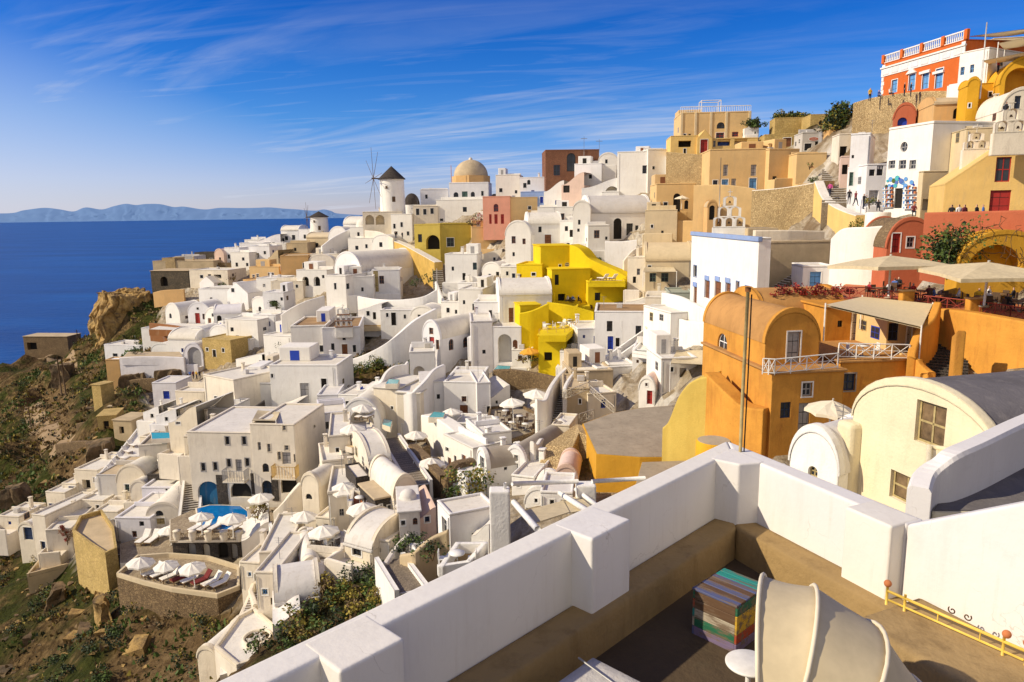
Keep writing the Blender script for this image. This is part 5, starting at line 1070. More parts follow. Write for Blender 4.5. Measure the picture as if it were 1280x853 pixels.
h('white cube with a small dark window above the shell cave', 424,516,494,448,-12,6,'flat','white','w 434 504 4 5 k',Y=96)
h('white tiered house behind the shell shaped cave', 448,504,482,474,-8,6,'curve','white','w 460 494 4 5 k',Y=94)
h('white house with a tan awning right of the small roof pool', 640,462,438,664,-10,5,'flat','white','w 650 448 5 7 n',Y=101)
h('low white house beneath the white walled stair', 760,482,456,792,4,6,'flat','white','w 772 468 5 7 k;d 784 472 5 11 n',Y=88)
h('white house with an open loggia below the square yellow tower', 700,462,440,724,-12,5,'flat','white','o 712 452 9 9 k',Y=95)
h('white garden house at the top of the narrow dark stair', 704,478,456,726,-8,5,'flat','ivory','w 714 466 4 6 k',Y=90)
h('pale house with a brown door below the olive awning house', 806,398,372,838,-12,6,'flat','ivory','d 818 388 6 14 n;w 830 384 5 7 k',Y=99)
h('pale green plastered house right of the crenellated stair', 836,392,366,866,-6,6,'flat','seafoam','w 850 380 6 6 k',Y=98)
h('white low house below the yellow lower terrace wall', 612,366,348,646,-8,7,'curve','white','w 622 358 3 5 k',Y=132)
h('white step shaped house left of the yellow complex', 626,352,334,650,-14,6,'flat','white','w 634 342 3 5 k;d 642 346 4 8 v',Y=130)
h('pale house with laundry terrace above the small white vault', 660,288,268,684,-8,6,'flat','ivory','w 668 278 4 6 k',Y=156)
h('white garden house left of the big barrel vault', 700,300,276,720,-16,6,'flat','white','w 708 286 4 6 k;d 714 292 4 9 k',Y=140)
h('cream house between arched black door house and big barrel vault', 808,296,262,824,-12,6,'flat','cream','w 816 276 4 6 k',Y=126)
h('white skyline house with a domed top right of the brick ruin', 748,212,192,772,-8,6,'vault','white','w 758 202 3 5 k',Y=164,rise=1.6)
h('white skyline cube right of the white cube houses', 834,200,182,852,-8,6,'vault','white','a 842 190 5 7 k',Y=146,rise=1.4)
h('tan terrace house with potted plants under the shuttered house', 900,262,240,938,-4,6,'flat','peach','w 912 250 5 6 k;w 928 250 4 6 k',Y=113,name='tan_house',rim=.4)
h('white house with a chimney above the lower stepped path', 690,556,532,712,-16,4,'flat','ivory','w 700 544 4 5 k',Y=66)
h('small white canopy roofed house beside the lower stepped path', 694,610,584,722,-10,4,'vault','palepink','w 706 598 4 5 k',Y=55,rise=1)
h('white rounded house below the stone slope wall', 656,640,612,690,-16,4,'vault','white','w 670 626 4 5 k',Y=52,rise=1.2)
h('white patio house with tan awning behind the pergola', 676,640,616,716,-8,4,'flat','white','w 690 628 5 6 k;d 704 630 5 10 n',Y=50)
h('white low house with a grey door under the lower hotel vaults', 396,668,648,420,-14,5,'flat','ivory','d 408 660 5 10 y',Y=62)
h('white small vault above the oven like house', 404,722,700,432,-8,5,'vault','ivory','a 418 712 5 7 k',Y=53,rise=1.2)
h('white stepped block beside the pale barrel vault', 464,700,676,488,-16,4,'flat','ivory','w 474 688 4 5 k',Y=52)
h('white house with a planter roof above the ravine edge', 302,730,704,326,-10,5,'flat','white','w 312 718 4 5 l;d 320 722 4 8 k',Y=58)
h('small white boat shaped house at the far left rim', 0,662,646,26,-8,5,'flat','white','w 12 654 4 4 b',Y=98)
h('white terrace house with a dark doorway left of the umbrella deck', 100,650,626,132,-8,6,'flat','ivory','d 112 640 5 11 k;w 122 634 4 5 k',Y=95)
h('white stepped house under the blank walled house', 120,664,640,150,-6,6,'flat','white','w 134 650 4 5 b;d 142 654 4 9 k',Y=90)
h('white curved house at the upper end of the rim path', 180,530,508,200,-14,5,'curve','white','w 190 520 4 5 k',Y=118)
h('white house with blue door on the skyline right of the big cube house', 752,262,240,774,-10,6,'flat','white','d 762 252 4 9 b',Y=146)
h('small white house under the dome church terrace', 596,290,268,612,-10,5,'flat','white','w 603 278 4 6 k',Y=178)
h('white drum shaped tank on the white wall beside the steps', 1081,294,268,1111,0,2.4,'flat','white','',Y=71,name='round_tank',cat='tank') if False else None
dr_ = thing('white_drum', 'white round drum shaped tower beside the yellow sweeping wall', 'drum', at(1096, 292, 74)); rr_ = 15*74/FPX
MB().lathe([(rr_*1.05, -3), (rr_, 0), (rr_*.96, 2.0), (rr_*.9, 2.1), (0, 2.12)], 28).build('wall', 'white', dr_)
terrace('brown earth terrace behind the church roof', [(384,408),(480,408),(476,390),(412,386)], z=at(430,408,140).z, down=1, fmat='benchtan', wmat='beige')

h('white low house with a dark door in front of the big curved wall', 476,408,388,516,-4,4,'flat','white','d 492 399 6 16 k;w 484 394 3 5 k;w 506 396 3 5 k',Y=138,clutter=False)
h('white stepped house under the left end of the big curved wall', 448,402,380,478,-10,4,'curve','white','w 460 392 4 6 k;d 468 395 4 9 k',Y=141,clutter=False)
h('small white vault at the right end of the big curved wall', 514,406,384,544,-18,5,'vault','white','w 524 396 4 5 k;d 534 398 4 10 n',Y=136,rise=1.6,clutter=False)
h('yellow stepped middle house joining the two halves of the yellow complex', 690,414,384,722,-8,6,'flat','yellow','d 698 404 5 12 k;w 712 398 4 5 k',Y=107,name='yellow_house',rim=.3,clutter=False)
h('white stair roofed house tucked above the lilac shaded house', 592,424,404,616,-14,4,'curve','white','w 602 414 4 6 k',Y=106)
h('white low house with a grey door between wavy wall and small vaults', 570,612,590,598,-14,4,'flat','white','d 582 602 5 11 y;w 592 598 4 5 k',Y=65)
h('white terrace block with a dark recess under the soft parapet house', 566,548,530,600,-12,4,'flat','white','o 578 540 9 10 k;w 592 538 3 5 n',Y=80,clutter=False)
h('cream vault behind the hotel flank, lower centre', 398,600,578,420,-14,5,'vault','ivory','a 408 592 4 7 k',Y=74,rise=1.4)
h('small cream house with twin windows right of the hotel wing', 384,622,602,404,-10,5,'flat','ivory','w 390 612 3 6 k;w 398 612 3 6 k',Y=71)
# ------------------------------------------------------------------ foreground roof terrace
ZT, ZB, ZF = -3.9, -4.88, -5.40
def P2(px, py, z=ZT): v = pz(px, py, z); return Vector((v.x, v.y, 0))
Li = [P2(480, 782), P2(895, 575)]; dl = (Li[1]-Li[0]).normalized(); nl = Vector((dl.y, -dl.x, 0))      # inward normal of left wall
Ri0 = P2(950, 579); Ri1 = P2(1072, 630); dr = (Ri1-Ri0).normalized(); nr_ = Vector((dr.y, -dr.x, 0))
outL = P2(640, 677); tl = -(outL-Li[0]).dot(nl)
outR = P2(1075, 617); tr = -(outR-Ri0).dot(nr_)
print('fg', Li, dl, dr, tl, tr, nr_)
tl = min(max(tl, .3), .7); tr = min(max(tr, .3), .7)
def isect(p, d, q, e):
    den = d.x*e.y-d.y*e.x; s = ((q.x-p.x)*e.y-(q.y-p.y)*e.x)/den; return p+d*s
cin = isect(Li[0], dl, Ri0, dr); cout = isect(Li[0]-nl*tl, dl, Ri0-nr_*tr, dr)
nearL = Li[0]-dl*9
turn = P2(1140, 655); turn_in = isect(turn, Vector((1, .2, 0)), Ri0, dr)
far_r = P2(1300, 626)
root = thing('terrace_parapet', 'thick white parapet wall with square piers around the near roof terrace', 'wall', (0, 0, 0))
org = Vector((0, 0, 0))
def quadwall(mb, a, b, c, d, z0, z1, r=.04):                 # a,b inner; c,d outer
    bm = bmesh.new(); vs = [bm.verts.new((p.x, p.y, z)) for z in (z0, z1) for p in (a, b, c, d)]
    for f in ((0, 1, 2, 3), (4, 5, 6, 7), (0, 1, 5, 4), (1, 2, 6, 5), (2, 3, 7, 6), (3, 0, 4, 7)): bm.faces.new([vs[i] for i in f])
    bmesh.ops.recalc_face_normals(bm, faces=bm.faces[:])
    bmesh.ops.bevel(bm, geom=[e for e in bm.edges], offset=r, segments=3, affect='EDGES', profile=.5)
    mb.bm(bm)
mb = MB(); quadwall(mb, nearL, cin, cout, nearL-nl*tl, ZF-6, ZT); mb.build('side_wall', 'parapet', root)
mb = MB(); quadwall(mb, cin+dr*.002, turn_in, turn_in-nr_*tr, cout, ZF-6, ZT-.003); mb.build('side_wall', 'parapet', root)
dt = (far_r-turn_in).normalized(); nt_ = Vector((dt.y, -dt.x, 0))
if nt_.y > 0: nt_ = -nt_
# the wall goes on past the pier, its top ramping up towards the viewer
def onplane(px, py):
    d = ray(px, py); n3 = nr_; k = Ri0.dot(n3)/Vector((d.x, d.y, 0)).dot(n3); return d*k
e0 = turn_in; q1 = onplane(1285, 627); e1 = Vector((q1.x, q1.y, 0)); z1_ = q1.z; slope = (z1_-ZT)/(e1-e0).length; e2 = e1+dr*1.2; z2_ = z1_+slope*1.2
bm_ = bmesh.new(); T_ = -nr_*tr
vb = [bm_.verts.new((p.x, p.y, z)) for p, z in ((e0, ZF-6), (e2, ZF-6), (e2+T_, ZF-6), (e0+T_, ZF-6), (e0, ZT-.006), (e2, z2_), (e2+T_, z2_), (e0+T_, ZT-.006))]
for q_ in ((0, 1, 2, 3), (4, 5, 6, 7), (0, 1, 5, 4), (1, 2, 6, 5), (2, 3, 7, 6), (3, 0, 4, 7)): bm_.faces.new([vb[i] for i in q_])
bmesh.ops.recalc_face_normals(bm_, faces=bm_.faces[:]); bmesh.ops.bevel(bm_, geom=bm_.edges[:], offset=.03, segments=2, affect='EDGES', profile=.5)
MB().bm(bm_).build('ramped_wall', 'parapet', root); print('ramp', q1, z2_)
dt = dr
def pier(p_in0, p_in1, nrm, pr, z1=ZT+.004):
    mb = MB(); quadwall(mb, p_in0+nrm*pr, p_in1+nrm*pr, p_in1-nrm*.3, p_in0-nrm*.3, ZB-.25, z1, .03); mb.build('pier', 'parapet', root)
def onL(px, py): p = P2(px, py); return Li[0]+dl*((p-Li[0]).dot(dl))
pr1 = (P2(742, 674)-Li[0]).dot(nl); print('pier protrusion', pr1)
pr1 = min(max(pr1, .25), .5)
pier(onL(397, 820), onL(480, 782), nl, pr1); pier(onL(717.5, 666), onL(764, 641), nl, pr1)
kx = .34
cpb = isect(Li[0]+nl*.27, dl, Ri0+nr_*.27, dr); cpa = cin-dl*.36; cpc0 = cin+dr*.30
cpa2 = isect(cpa, nl, Ri0+nr_*.27, dr) if False else cpa+nl*.27
bm_ = bmesh.new(); ring = [isect(Li[0]-nl*.1, dl, Ri0-nr_*.1, dr), Li[1]-nl*.1, Li[1], P2(924, 581), Ri0, Ri0-nr_*.1]
vsl = [bm_.verts.new((p.x, p.y, ZB-.25)) for p in ring]; vsu = [bm_.verts.new((p.x, p.y, ZT+.006)) for p in ring]
bm_.faces.new(vsl); bm_.faces.new(vsu)
for q_ in range(6): bm_.faces.new((vsl[q_], vsl[(q_+1) % 6], vsu[(q_+1) % 6], vsu[q_]))
bmesh.ops.recalc_face_normals(bm_, faces=bm_.faces[:]); bmesh.ops.bevel(bm_, geom=bm_.edges[:], offset=.025, segments=2, affect='EDGES', profile=.5)
MB().bm(bm_).build('pier', 'parapet', root)
def onR(px, py): p = P2(px, py); return Ri0+dr*((p-Ri0).dot(dr))
pr2 = (P2(1110, 657)-Ri0).dot(nr_); print('pier2', pr2); pr2 = min(max(pr2, .2), .45)
pier(onR(1072, 630), onR(1140, 652), nr_, pr2)
# bench
BW = .55
bl = (P2(790, 745, ZB)-Li[0]).dot(nl); br = (P2(1012, 710, ZB)-Ri0).dot(nr_); print('bench', bl, br)
bl = min(max(bl, .4), 1.2); br = min(max(br, .4), 1.2)
croot = thing('terrace_bench', 'low tan plastered bench running along the white parapet', 'bench', (0, 0, 0))
ci2 = isect(Li[0]+nl*bl, dl, Ri0+nr_*br, dr)
mb = MB(); quadwall(mb, nearL+nl*bl, ci2, cin, nearL, ZF-1, ZB, .03); mb.build('seat', 'benchtan', croot)
mb = MB(); quadwall(mb, ci2+dr*.002, turn_in+nr_*br+dr*1.2, turn_in+dr*1.2, cin, ZF-1, ZB-.003, .03); mb.build('seat', 'benchtan', croot)
# raised ledge at the right under the wall
lb = thing('terrace_ledge', 'broad tan plastered ledge below the right end of the white parapet', 'ledge', (0, 0, 0))
w0 = e0+dr*.25; w1 = e2
mb = MB(); quadwall(mb, w0+nr_*1.15, w1+nr_*1.15, w1+nr_*.002, w0+nr_*.002, ZF-1, ZB+.14, .05); mb.build('top', 'benchtan', lb)
# floor
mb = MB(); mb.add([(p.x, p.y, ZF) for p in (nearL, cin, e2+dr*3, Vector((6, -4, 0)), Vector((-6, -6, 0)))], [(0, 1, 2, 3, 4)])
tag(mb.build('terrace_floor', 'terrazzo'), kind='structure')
# pole behind the corner
pb = pz(925, 572, ZT-.1); pt = at(935, 364, pb.y+.1)
pole = thing('timber_pole', 'tall weathered timber pole rising behind the corner of the white parapet', 'pole', pb)
MB().tube([(0, 0, -3), (0, 0, 1), pt-pb], .027, 10).build('shaft', 'olivewood', pole)
MB().tube([(pt-pb)+Vector((0, 0, -.01)), (pt-pb)+Vector((0, 0, .06))], .045, 10).build('cap', 'rust', pole)
mb = MB(); q = (pt-pb); mb.tube([q*.98+Vector((.06, 0, 0)), q*.5+Vector((.065, 0, 0)), Vector((.06, 0, .1))], .012, 5); mb.build('cable', 'black', pole)
# painted plank chest
def chest():
    A = pz(867, 793, ZF); B = pz(917, 817, ZF); C_ = pz(957, 790, ZF)
    u = (B-A); w = u.length; u.normalize(); v = C_-B; d = max(.6, min(1.0, v.length)); ang = math.atan2(u.y, u.x)
    h = .62
    r_ = thing('painted_chest', 'wooden chest of multicoloured reclaimed planks beside the hooded sunbed', 'chest', (A.x, A.y, ZF), ang)
    pal = ['plankpurple', 'plankgreen', 'plankwhite', 'plankbrown', 'plankbrown']
    for i in range(5):
        z0, z1 = h*i/5, h*(i+1)/5-.006
        MB().rbox(0, w, 0, .03, z0, z1, .006).build('front_plank', pal[i], r_)
        MB().rbox(w-.002, w+.03, 0, d, z0, z1, .006).build('side_plank', ['plankpurple', 'plankred', 'plankyellow', 'plankyellow', 'plankgreen'][i], r_)
        MB().rbox(-.03, .002, 0, d, z0, z1, .006).build('side_plank', ['plankblue', 'plankwhite', 'plankteal', 'plankred', 'plankgreen'][i], r_)
        MB().rbox(0, w, d-.03, d, z0, z1, .006).build('back_plank', pal[4-i], r_)
    tp = ['plankblue', 'plankbrown', 'plankblue', 'plankbrown', 'plankblue', 'plankteal', 'plankteal']
    n_ = len(tp)
    for i in range(n_):
        MB().rbox(-.03, w+.03, -.02+(d+.04)*i/n_, -.02+(d+.04)*(i+1)/n_-.006, h, h+.03, .006).build('lid_plank', tp[i], r_)
    # turned-up flap board leaning on the right half of the lid
    return r_
chest()
# round side table
tp = pz(936, 829, ZF+.5)
tb = thing('side_table', 'small round white side table standing between chest and hooded sunbed', 'table', (tp.x, tp.y, ZF))
MB().lathe([(0, .48), (.235, .48), (.25, .49), (.25, .505), (.235, .515), (0, .515)], 40).build('tabletop', 'paintwhite', tb)
mb = MB(); mb.lathe([(.03, .02), (.03, .485)], 12); mb.build('pedestal', 'paintwhite', tb); MB().lathe([(0, 0), (.18, 0), (.18, .02), (.03, .04)], 24).build('foot', 'paintwhite', tb)
# hooded sunbed
def hood():
    ap = at(953, 738, 6.2); c = Vector((ap.x+.16, 6.2, 0)); r_ = thing('hooded_sunbed', 'round sunbed with a big ribbed beige canvas hood', 'sunbed', (c.x, c.y, ZF), R(-22))
    ax = .95; NT = 14; hz0 = .45; RV = ap.z-ZF-hz0
    def P(al, be, k=1.0):       # al: hoop angle about the hinge axis (local y), be: along the hoop
        rad = math.sin(be)**.55*k; y = -ax*math.cos(be)
        return Vector((1.42*rad*math.cos(al), y, hz0+rad*math.sin(al)*RV))
    angs = [R(97), R(77), R(51), R(26), R(4)]
    mb = MB(); G = []
    for i in range(33):
        s = i/32*4; k = min(3, int(s)); f_ = s-k; al = angs[k]+(angs[k+1]-angs[k])*f_; sag = 1-.03*math.sin(math.pi*f_)
        G.append([P(al, .06+(math.pi-.12)*j/NT, sag) for j in range(NT+1)])
    vs = [p for g in G for p in g]; n = NT+1
    mb.add(vs, [(i*n+j, i*n+j+1, (i+1)*n+j+1, (i+1)*n+j) for i in range(32) for j in range(NT)], 0, True)
    mb.build('canvas_hood', 'canvasbeige', r_)
    for al in angs[:4]:
        MB().tube([P(al, .06+(math.pi-.12)*j/18, 1.012) for j in range(19)], .02, 7).build('hoop', 'canvas', r_)
    MB().lathe([(0, .12), (.7, .12), (.75, .18), (.75, .3), (.7, .36), (0, .36)], 36, 0, (.5, 0, 0)).build('base', 'rattan', r_)
    MB().lathe([(0, .37), (.7, .37), (.74, .42), (.7, .48), (0, .48)], 36, 0, (.5, 0, 0)).build('mattress', 'canvas', r_)
    for k in range(4):
        a_ = R(45+90*k); MB().tube([(.5+.55*math.cos(a_), .55*math.sin(a_), 0), (.5+.55*math.cos(a_), .55*math.sin(a_), .14)], .04, 8).build('leg', 'rattan', r_)
hood()
# yellow wrought rail on the ledge
def rail():
    A = pz(1108, 752, ZB+.16); B = pz(1282, 830, ZB+.16); d = B-A; L = d.length
    r_ = thing('yellow_iron_rail', 'ornate yellow wrought iron rail with red ball ends on the tan ledge', 'rail', A, math.atan2(d.y, d.x))
    MB().tube([(0, 0, .14), (L, 0, .14)], .018, 8).build('bar', 'yellowmetal', r_)
    MB().tube([(.02, 0, .03), (L-.02, 0, .03)], .014, 8).build('bar', 'yellowmetal', r_)
    for x in (0, .22, L-.22, L):
        MB().tube([(x, 0, -.04), (x, 0, .19)], .016, 8).build('post', 'yellowmetal', r_)
    for x in (0, L-.2, L):
        mb = MB(); mb.lathe([(.045*math.sin(math.pi*i/10), -.045*math.cos(math.pi*i/10)) for i in range(11)], 16, 0, (x, 0, .235)); mb.build('ball_finial', 'terracotta', r_)
    for s in (-1, 1):
        for q in (0,):
            pts = []
            for i in range(26):
                th = i/25*7; rr = .01+.036*i/25; pts.append((L*.55+s*(.08+q*.16)+s*rr*math.cos(th), 0, .24+rr*math.sin(th)))
            MB().tube(pts, .008, 5).build('scroll', 'rattan' if q == 0 else 'yellowmetal', r_)
    for k in (3, 6): MB().tube([(L*(.1+.1*k), 0, .03), (L*(.1+.1*k), 0, .14)], .008, 5).build('spindle', 'yellowmetal', r_)
rail()
# low white table at the bottom
def lowtable():
    c = pz(744, 868, ZF+.42); r_ = thing('low_table', 'low pale table top with a thin rod lying across it, at the bottom edge', 'table', (c.x, c.y, ZF), math.atan2(dl.y, dl.x))
    MB().rbox(-.55, .5, -.42, .42, .38, .42, .015).build('tabletop', 'greywhite', r_)
    for x in (-.48, .43):
        for y in (-.35, .35): MB().rbox(x-.03, x+.03, y-.03, y+.03, 0, .38, .006).build('leg', 'paintwhite', r_)
    MB().tube([(.2, -.4, .435), (.28, .45, .5)], .012, 6).build('rod', 'metalgrey', r_)
lowtable()
# ------------------------------------------------------------------ terraces, pools, walls and stairs
hd = terrace('paved hotel deck around the blue pool with a balustrade of pots', [(212,676),(300,675),(345,650),(352,634),(240,638),(212,650)], z=ZDECK+.02, down=.25, fmat='paving', wmat='ivory', name='pool_deck')
def pool(label, poly, z, mat='poolblue', rim=.0, name='pool'):
    P = [pz(x, y, z) for x, y in poly]; c = sum(P, Vector())/len(P); root = thing(name, label, 'pool', c)
    L = [(p.x-c.x, p.y-c.y) for p in P]; mb = MB(); mb.prism(L, -.4, 0); mb.build('water', mat, root)
    mb = MB(); n = len(L)
    for i in range(n):
        a, b = Vector((*L[i], 0)), Vector((*L[(i+1) % n], 0)); a2, b2 = a*1.06, b*1.06
        mb.add([a+Vector((0, 0, .02)), b+Vector((0, 0, .02)), b2+Vector((0, 0, .02)), a2+Vector((0, 0, .02)), a2-Vector((0, 0, .6)), b2-Vector((0, 0, .6))], [(0, 1, 2, 3), (3, 2, 5, 4)])
    mb.build('coping', 'ivory', root); return root
pool('deep blue pool flowing out of the hotel cave arch', [(250,662),(285,662),(300,650),(318,646),(300,633),(276,632),(262,632),(246,636)], ZDECK+.12)
pool('turquoise infinity pool on the left terrace edge', [(190,549),(213,548),(212,541),(189,541)], at(200,545,97).z, 'poolturq')
pool('small turquoise plunge pool beside the shell shaped cave', [(478,531),(488,534),(490,526),(480,524)], at(484,530,80).z, 'poolturq')
pool('small turquoise pool on the white balcony over the brown doors', [(536,522),(554,522),(556,516),(542,515)], at(547,519,80).z, 'poolturq')
pool('tiny turquoise pool on the roof of the tower like white house', [(482,480),(497,480),(499,475),(486,474)], at(490,478,86).z, 'poolturq')
pool('pale turquoise rooftop pool beside the brown stone wall', [(616,464),(636,464),(638,458),(622,457)], at(627,461,97).z, 'poolturq')
st = terrace('sunbed terrace on a curved brown stone retaining wall above the ravine', [(146,722),(178,732),(215,741),(272,749),(300,738),(300,712),(262,700),(212,696),(172,699)], z=at(210,738,63).z, down=4.6, fmat='paving', wmat='brownstone', rim=.42, rimmat='cream')
terrace('tall ochre walled terrace jutting out at the lower left', [(91,668),(112,684),(132,697),(147,690),(143,664),(128,642),(100,650)], z=at(132,697,74).z, down=6.2, fmat='beige', wmat='tanstone', rim=.5, rimmat='tanstone')
terrace('lower beige terrace with a thin rim wall at the left', [(34,722),(96,706),(94,680),(70,677)], z=at(40,720,84).z, down=2.8, fmat='beige', wmat='beige', rim=.4, rimmat='beige')
terrace('white terraced path with loungers along the seaward rim', [(186,520),(216,548),(196,572),(160,602),(118,602),(150,566)], z=at(170,575,108).z, down=2, fmat='roofwhite', wmat='white', rim=.4)
terrace('courtyard with white loungers below the arched cottage', [(150,704),(215,702),(222,676),(190,668),(150,680)], z=at(190,690,77).z, down=1.6, fmat='paving', wmat='ivory', rim=.0)
terrace('curved dining terrace with umbrellas on brown stone walls', [(606,540),(640,553),(668,544),(672,520),(650,508),(612,512)], z=at(640,545,76).z, down=3, fmat='concrete', wmat='brownstone', rim=.3, rimmat='brownstone')
terrace('wooden dining deck with cane chairs under the white balcony', [(560,548),(606,566),(618,548),(585,530),(556,530)], z=at(590,552,77).z, down=2, fmat='wood', wmat='white')
terrace('square glass railed terrace with one parasol on brown stone walls', [(512,592),(532,600),(556,590),(552,576),(518,574)], z=at(530,595,68).z, down=3.5, fmat='concrete', wmat='brownstone', rim=.35, rimmat='beige')
terrace('small stone walled terrace above the stair under a parasol', [(504,566),(520,570),(538,560),(534,552),(508,553)], z=at(520,566,76).z, down=2.5, fmat='concrete', wmat='brownstone', rim=.35, rimmat='brownstone')
terrace('flat roof terrace with umbrella above the twin glass doors', [(413,553),(440,560),(479,552),(455,543),(425,544)], z=at(440,556,72.5).z, down=.6, fmat='beige', wmat='ivory')
terrace('orange paved terrace with table beside the dark stone cube', [(436,640),(462,636),(470,622),(440,618)], z=at(450,636,59).z, down=2, fmat='terracotta', wmat='ivory', rim=.4)
terrace('lower patio with parasols left of the barrel vault', [(384,690),(430,694),(430,672),(392,668)], z=at(410,688,55).z, down=2, fmat='paving', wmat='ivory', rim=.5)
terrace('patio with rounded planters under the lower hotel umbrella', [(352,706),(392,706),(385,688),(352,686)], z=at(370,700,59).z, down=2, fmat='paving', wmat='white', rim=.4)
terrace('foreground roof patio with white chairs beside the tall window', [(548,722),(588,716),(610,690),(570,690)], z=at(575,710,33).z, down=2, fmat='benchtan', wmat='white', rim=.5)
terrace('yellow rooftop terrace with railing and cafe tables', [(674,420),(708,420),(726,404),(690,400)], z=at(700,416,97.5).z, down=.8, fmat='yellow', wmat='yellow')
terrace('yellow upper sun deck carrying two white loungers', [(736,354),(782,354),(776,346),(742,345)], z=at(760,352,112).z, down=.6, fmat='beige', wmat='yellow', rim=.3, rimmat='yellow')
terrace('yellow middle terrace with people at a table', [(700,385),(738,383),(734,372),(706,372)], z=at(720,381,112).z, down=1.5, fmat='yellow', wmat='yellow')
terrace('pale flat terrace in front of the red door house at the far left', [(186,412),(262,414),(280,406),(210,404)], z=at(230,410,172).z, down=1.5, fmat='roofwhite', wmat='rust')
terrace('pale terrace behind the cliff edge white wall', [(152,448),(230,448),(225,440),(160,440)], z=at(190,446,153).z, down=1.5, fmat='beige', wmat='lilac')
terrace('paved path terrace in front of the church doors', [(362,456),(455,456),(460,449),(365,449)], z=at(410,453,126).z, down=2, fmat='benchtan', wmat='white')
terrace('restaurant terrace with red railings over the orange wall', [(1036,375),(1110,376),(1168,388),(1235,396),(1320,412),(1320,356),(1170,350),(1060,352)], z=at(1168,389,50.5).z, down=2.0, fmat='terracotta', wmat='orange')
terrace('green glass roofed patio beside the white stair', [(790,442),(818,446),(822,434),(800,430)], z=at(805,440,86).z, down=.4, fmat='seafoam', wmat='white', rim=.3)
None and terrace('forecourt paving in front of the mural shop', [(1060,266),(1105,272),(1180,274),(1180,266),(1110,262)], z=at(1110,268,80).z, down=2, fmat='paving', wmat='roofwhite')
None and terrace('chapel forecourt behind the red retaining wall', [(1152,272),(1300,272),(1300,264),(1160,264)], z=at(1200,268,63).z, down=2, fmat='paving', wmat='red')
wall('big white curved terrace wall between church and ridge house', [(446,370,406,150),(470,374,408,146),(500,375,409,143),(530,371,407,142),(548,362,402,143)], .5, 'white')
wall('white rounded wall climbing to the left of the church', [(354,394,430,138),(366,386,424,139),(385,377,418,141),(408,370,410,144)], .5, 'white')
wall('long white curving wall following the path below the church', [(403,454,478,121),(440,449,470,119),(470,437,460,116.5),(495,421,444,116),(520,401,424,118),(547,386,412,122)], .7, 'white')
wall('sunlit yellow retaining wall stepping down from the olive house', [(489,300,336,180),(505,306,346,174),(525,317,354,167),(544,328,358,160)], 2, 'yellowstone', capmat='roofwhite')
wall('lilac shaded parapet along the cliff edge path', [(151,447,466,152),(175,446,465,151.5),(205,446,464,151),(231,447,462,150)], .4, 'lilac')
wall('rust red low wall in front of the far left houses', [(187,404,414,177),(210,406,416,174),(232,409,419,171)], .5, 'rust', smooth=False)
wall('rust red second wall right of the first rust wall', [(231,413,425,168),(259,414,427,165)], .5, 'rust', smooth=False)
wall('ochre curved wall under the dark fortress', [(192,366,374,207),(205,363,372,206),(230,362,369,205)], .6, 'tan')
wall('black stone garden wall behind the hotel roof', [(286,512,533,98),(310,512,531,98),(322,508,530,98.5),(333,501,528,99)], .6, 'lava', name='stone_wall', smooth=False)
wall('brown stone retaining wall under the small rooftop pool', [(617,463,492,94),(640,463,494,93),(668,467,496,92),(694,473,498,90)], .8, 'brownstone', name='stone_wall')
wall('brown stone wall bank with dry plants above the green shrubs', [(512,556,604,74),(528,572,612,69),(545,592,622,65),(560,598,622,63),(575,580,612,66),(596,576,606,67)], 1, 'brownstone', name='stone_wall')
wall('curved brown stone wall stepping below the dining terrace', [(604,548,566,75),(625,556,576,72),(648,566,584,69),(668,572,588,67)], .8, 'brownstone', name='stone_wall')
wall('white curved wall beside the narrow dark stair', [(672,500,546,70),(684,500,546,71),(691,484,540,76),(702,468,516,84),(718,453,494,92)], .5, 'white')
wall('white outer wall right of the narrow dark stair', [(708,486,534,75),(712,476,528,79),(722,462,510,86)], .4, 'white')
wall('white wavy wall curling along the lower stepped path', [(668,552,604,60),(674,556,606,61),(680,548,600,63),(688,552,596,65)], .4, 'white')
wall('white sloping wall right of the hotel entrance steps', [(343,640,662,69),(360,624,652,69),(379,604,644,70)], .5, 'ivory')
wall('white wall ramp beside the bottom left steps', [(286,806,850,48),(300,770,800,53),(312,742,764,58)], .6, 'ivory')
wall('white stepped wall along the ravine edge houses', [(318,756,780,52),(312,738,762,56),(318,722,742,60)], .4, 'ivory', smooth=False)
wall('pale garden wall curving around the cottage shrubs', [(500,694,712,46),(520,690,708,45),(545,672,696,46),(560,664,690,46)], .4, 'beige')
wall('white scalloped wall between long vault and hotel vaults', [(356,576,604,80),(378,566,596,82),(398,560,590,82)], .4, 'white') if False else None
wall('white low wall beside the path to the stair, lower centre', [(486,704,722,46),(498,686,716,48),(514,668,700,50)], .4, 'ivory')
wall('bright white wavy wall running down beside the wooden dining deck', [(528,519,570,83),(543,522,574,80),(556,529,584,77),(570,541,590,74),(584,556,594,71)], 1.6, 'white')
wall('white wall along the path above the tan drum house', [(716,468,486,88),(740,474,490,87),(772,482,494,86),(800,480,494,85)], .4, 'white')
wall('white bright wall below the blue trimmed house', [(826,366,404,92),(850,372,412,86),(890,392,428,78),(930,402,440,72)], .5, 'white')
wall('white wall with a wavy top left of the orange house', [(836,392,440,86),(850,400,448,83),(866,402,450,80),(884,404,452,77)], .4, 'white')
wall('pale wall enclosing the garden below the big barrel vault', [(756,302,334,126),(776,302,334,125),(796,300,332,124)], .4, 'white', smooth=False)
wall('cream sloping wall above the crenellated stair', [(780,326,352,116),(796,310,340,117),(830,304,330,118)], .4, 'ivory')
wall('tan garden wall below the arched black door', [(846,276,306,118),(866,276,306,117),(890,278,306,112)], .5, 'peach', smooth=False)
wall('white garden wall on the ridge below the small windmill', [(404,308,330,200),(420,296,320,204),(440,286,308,208)], .5, 'white')
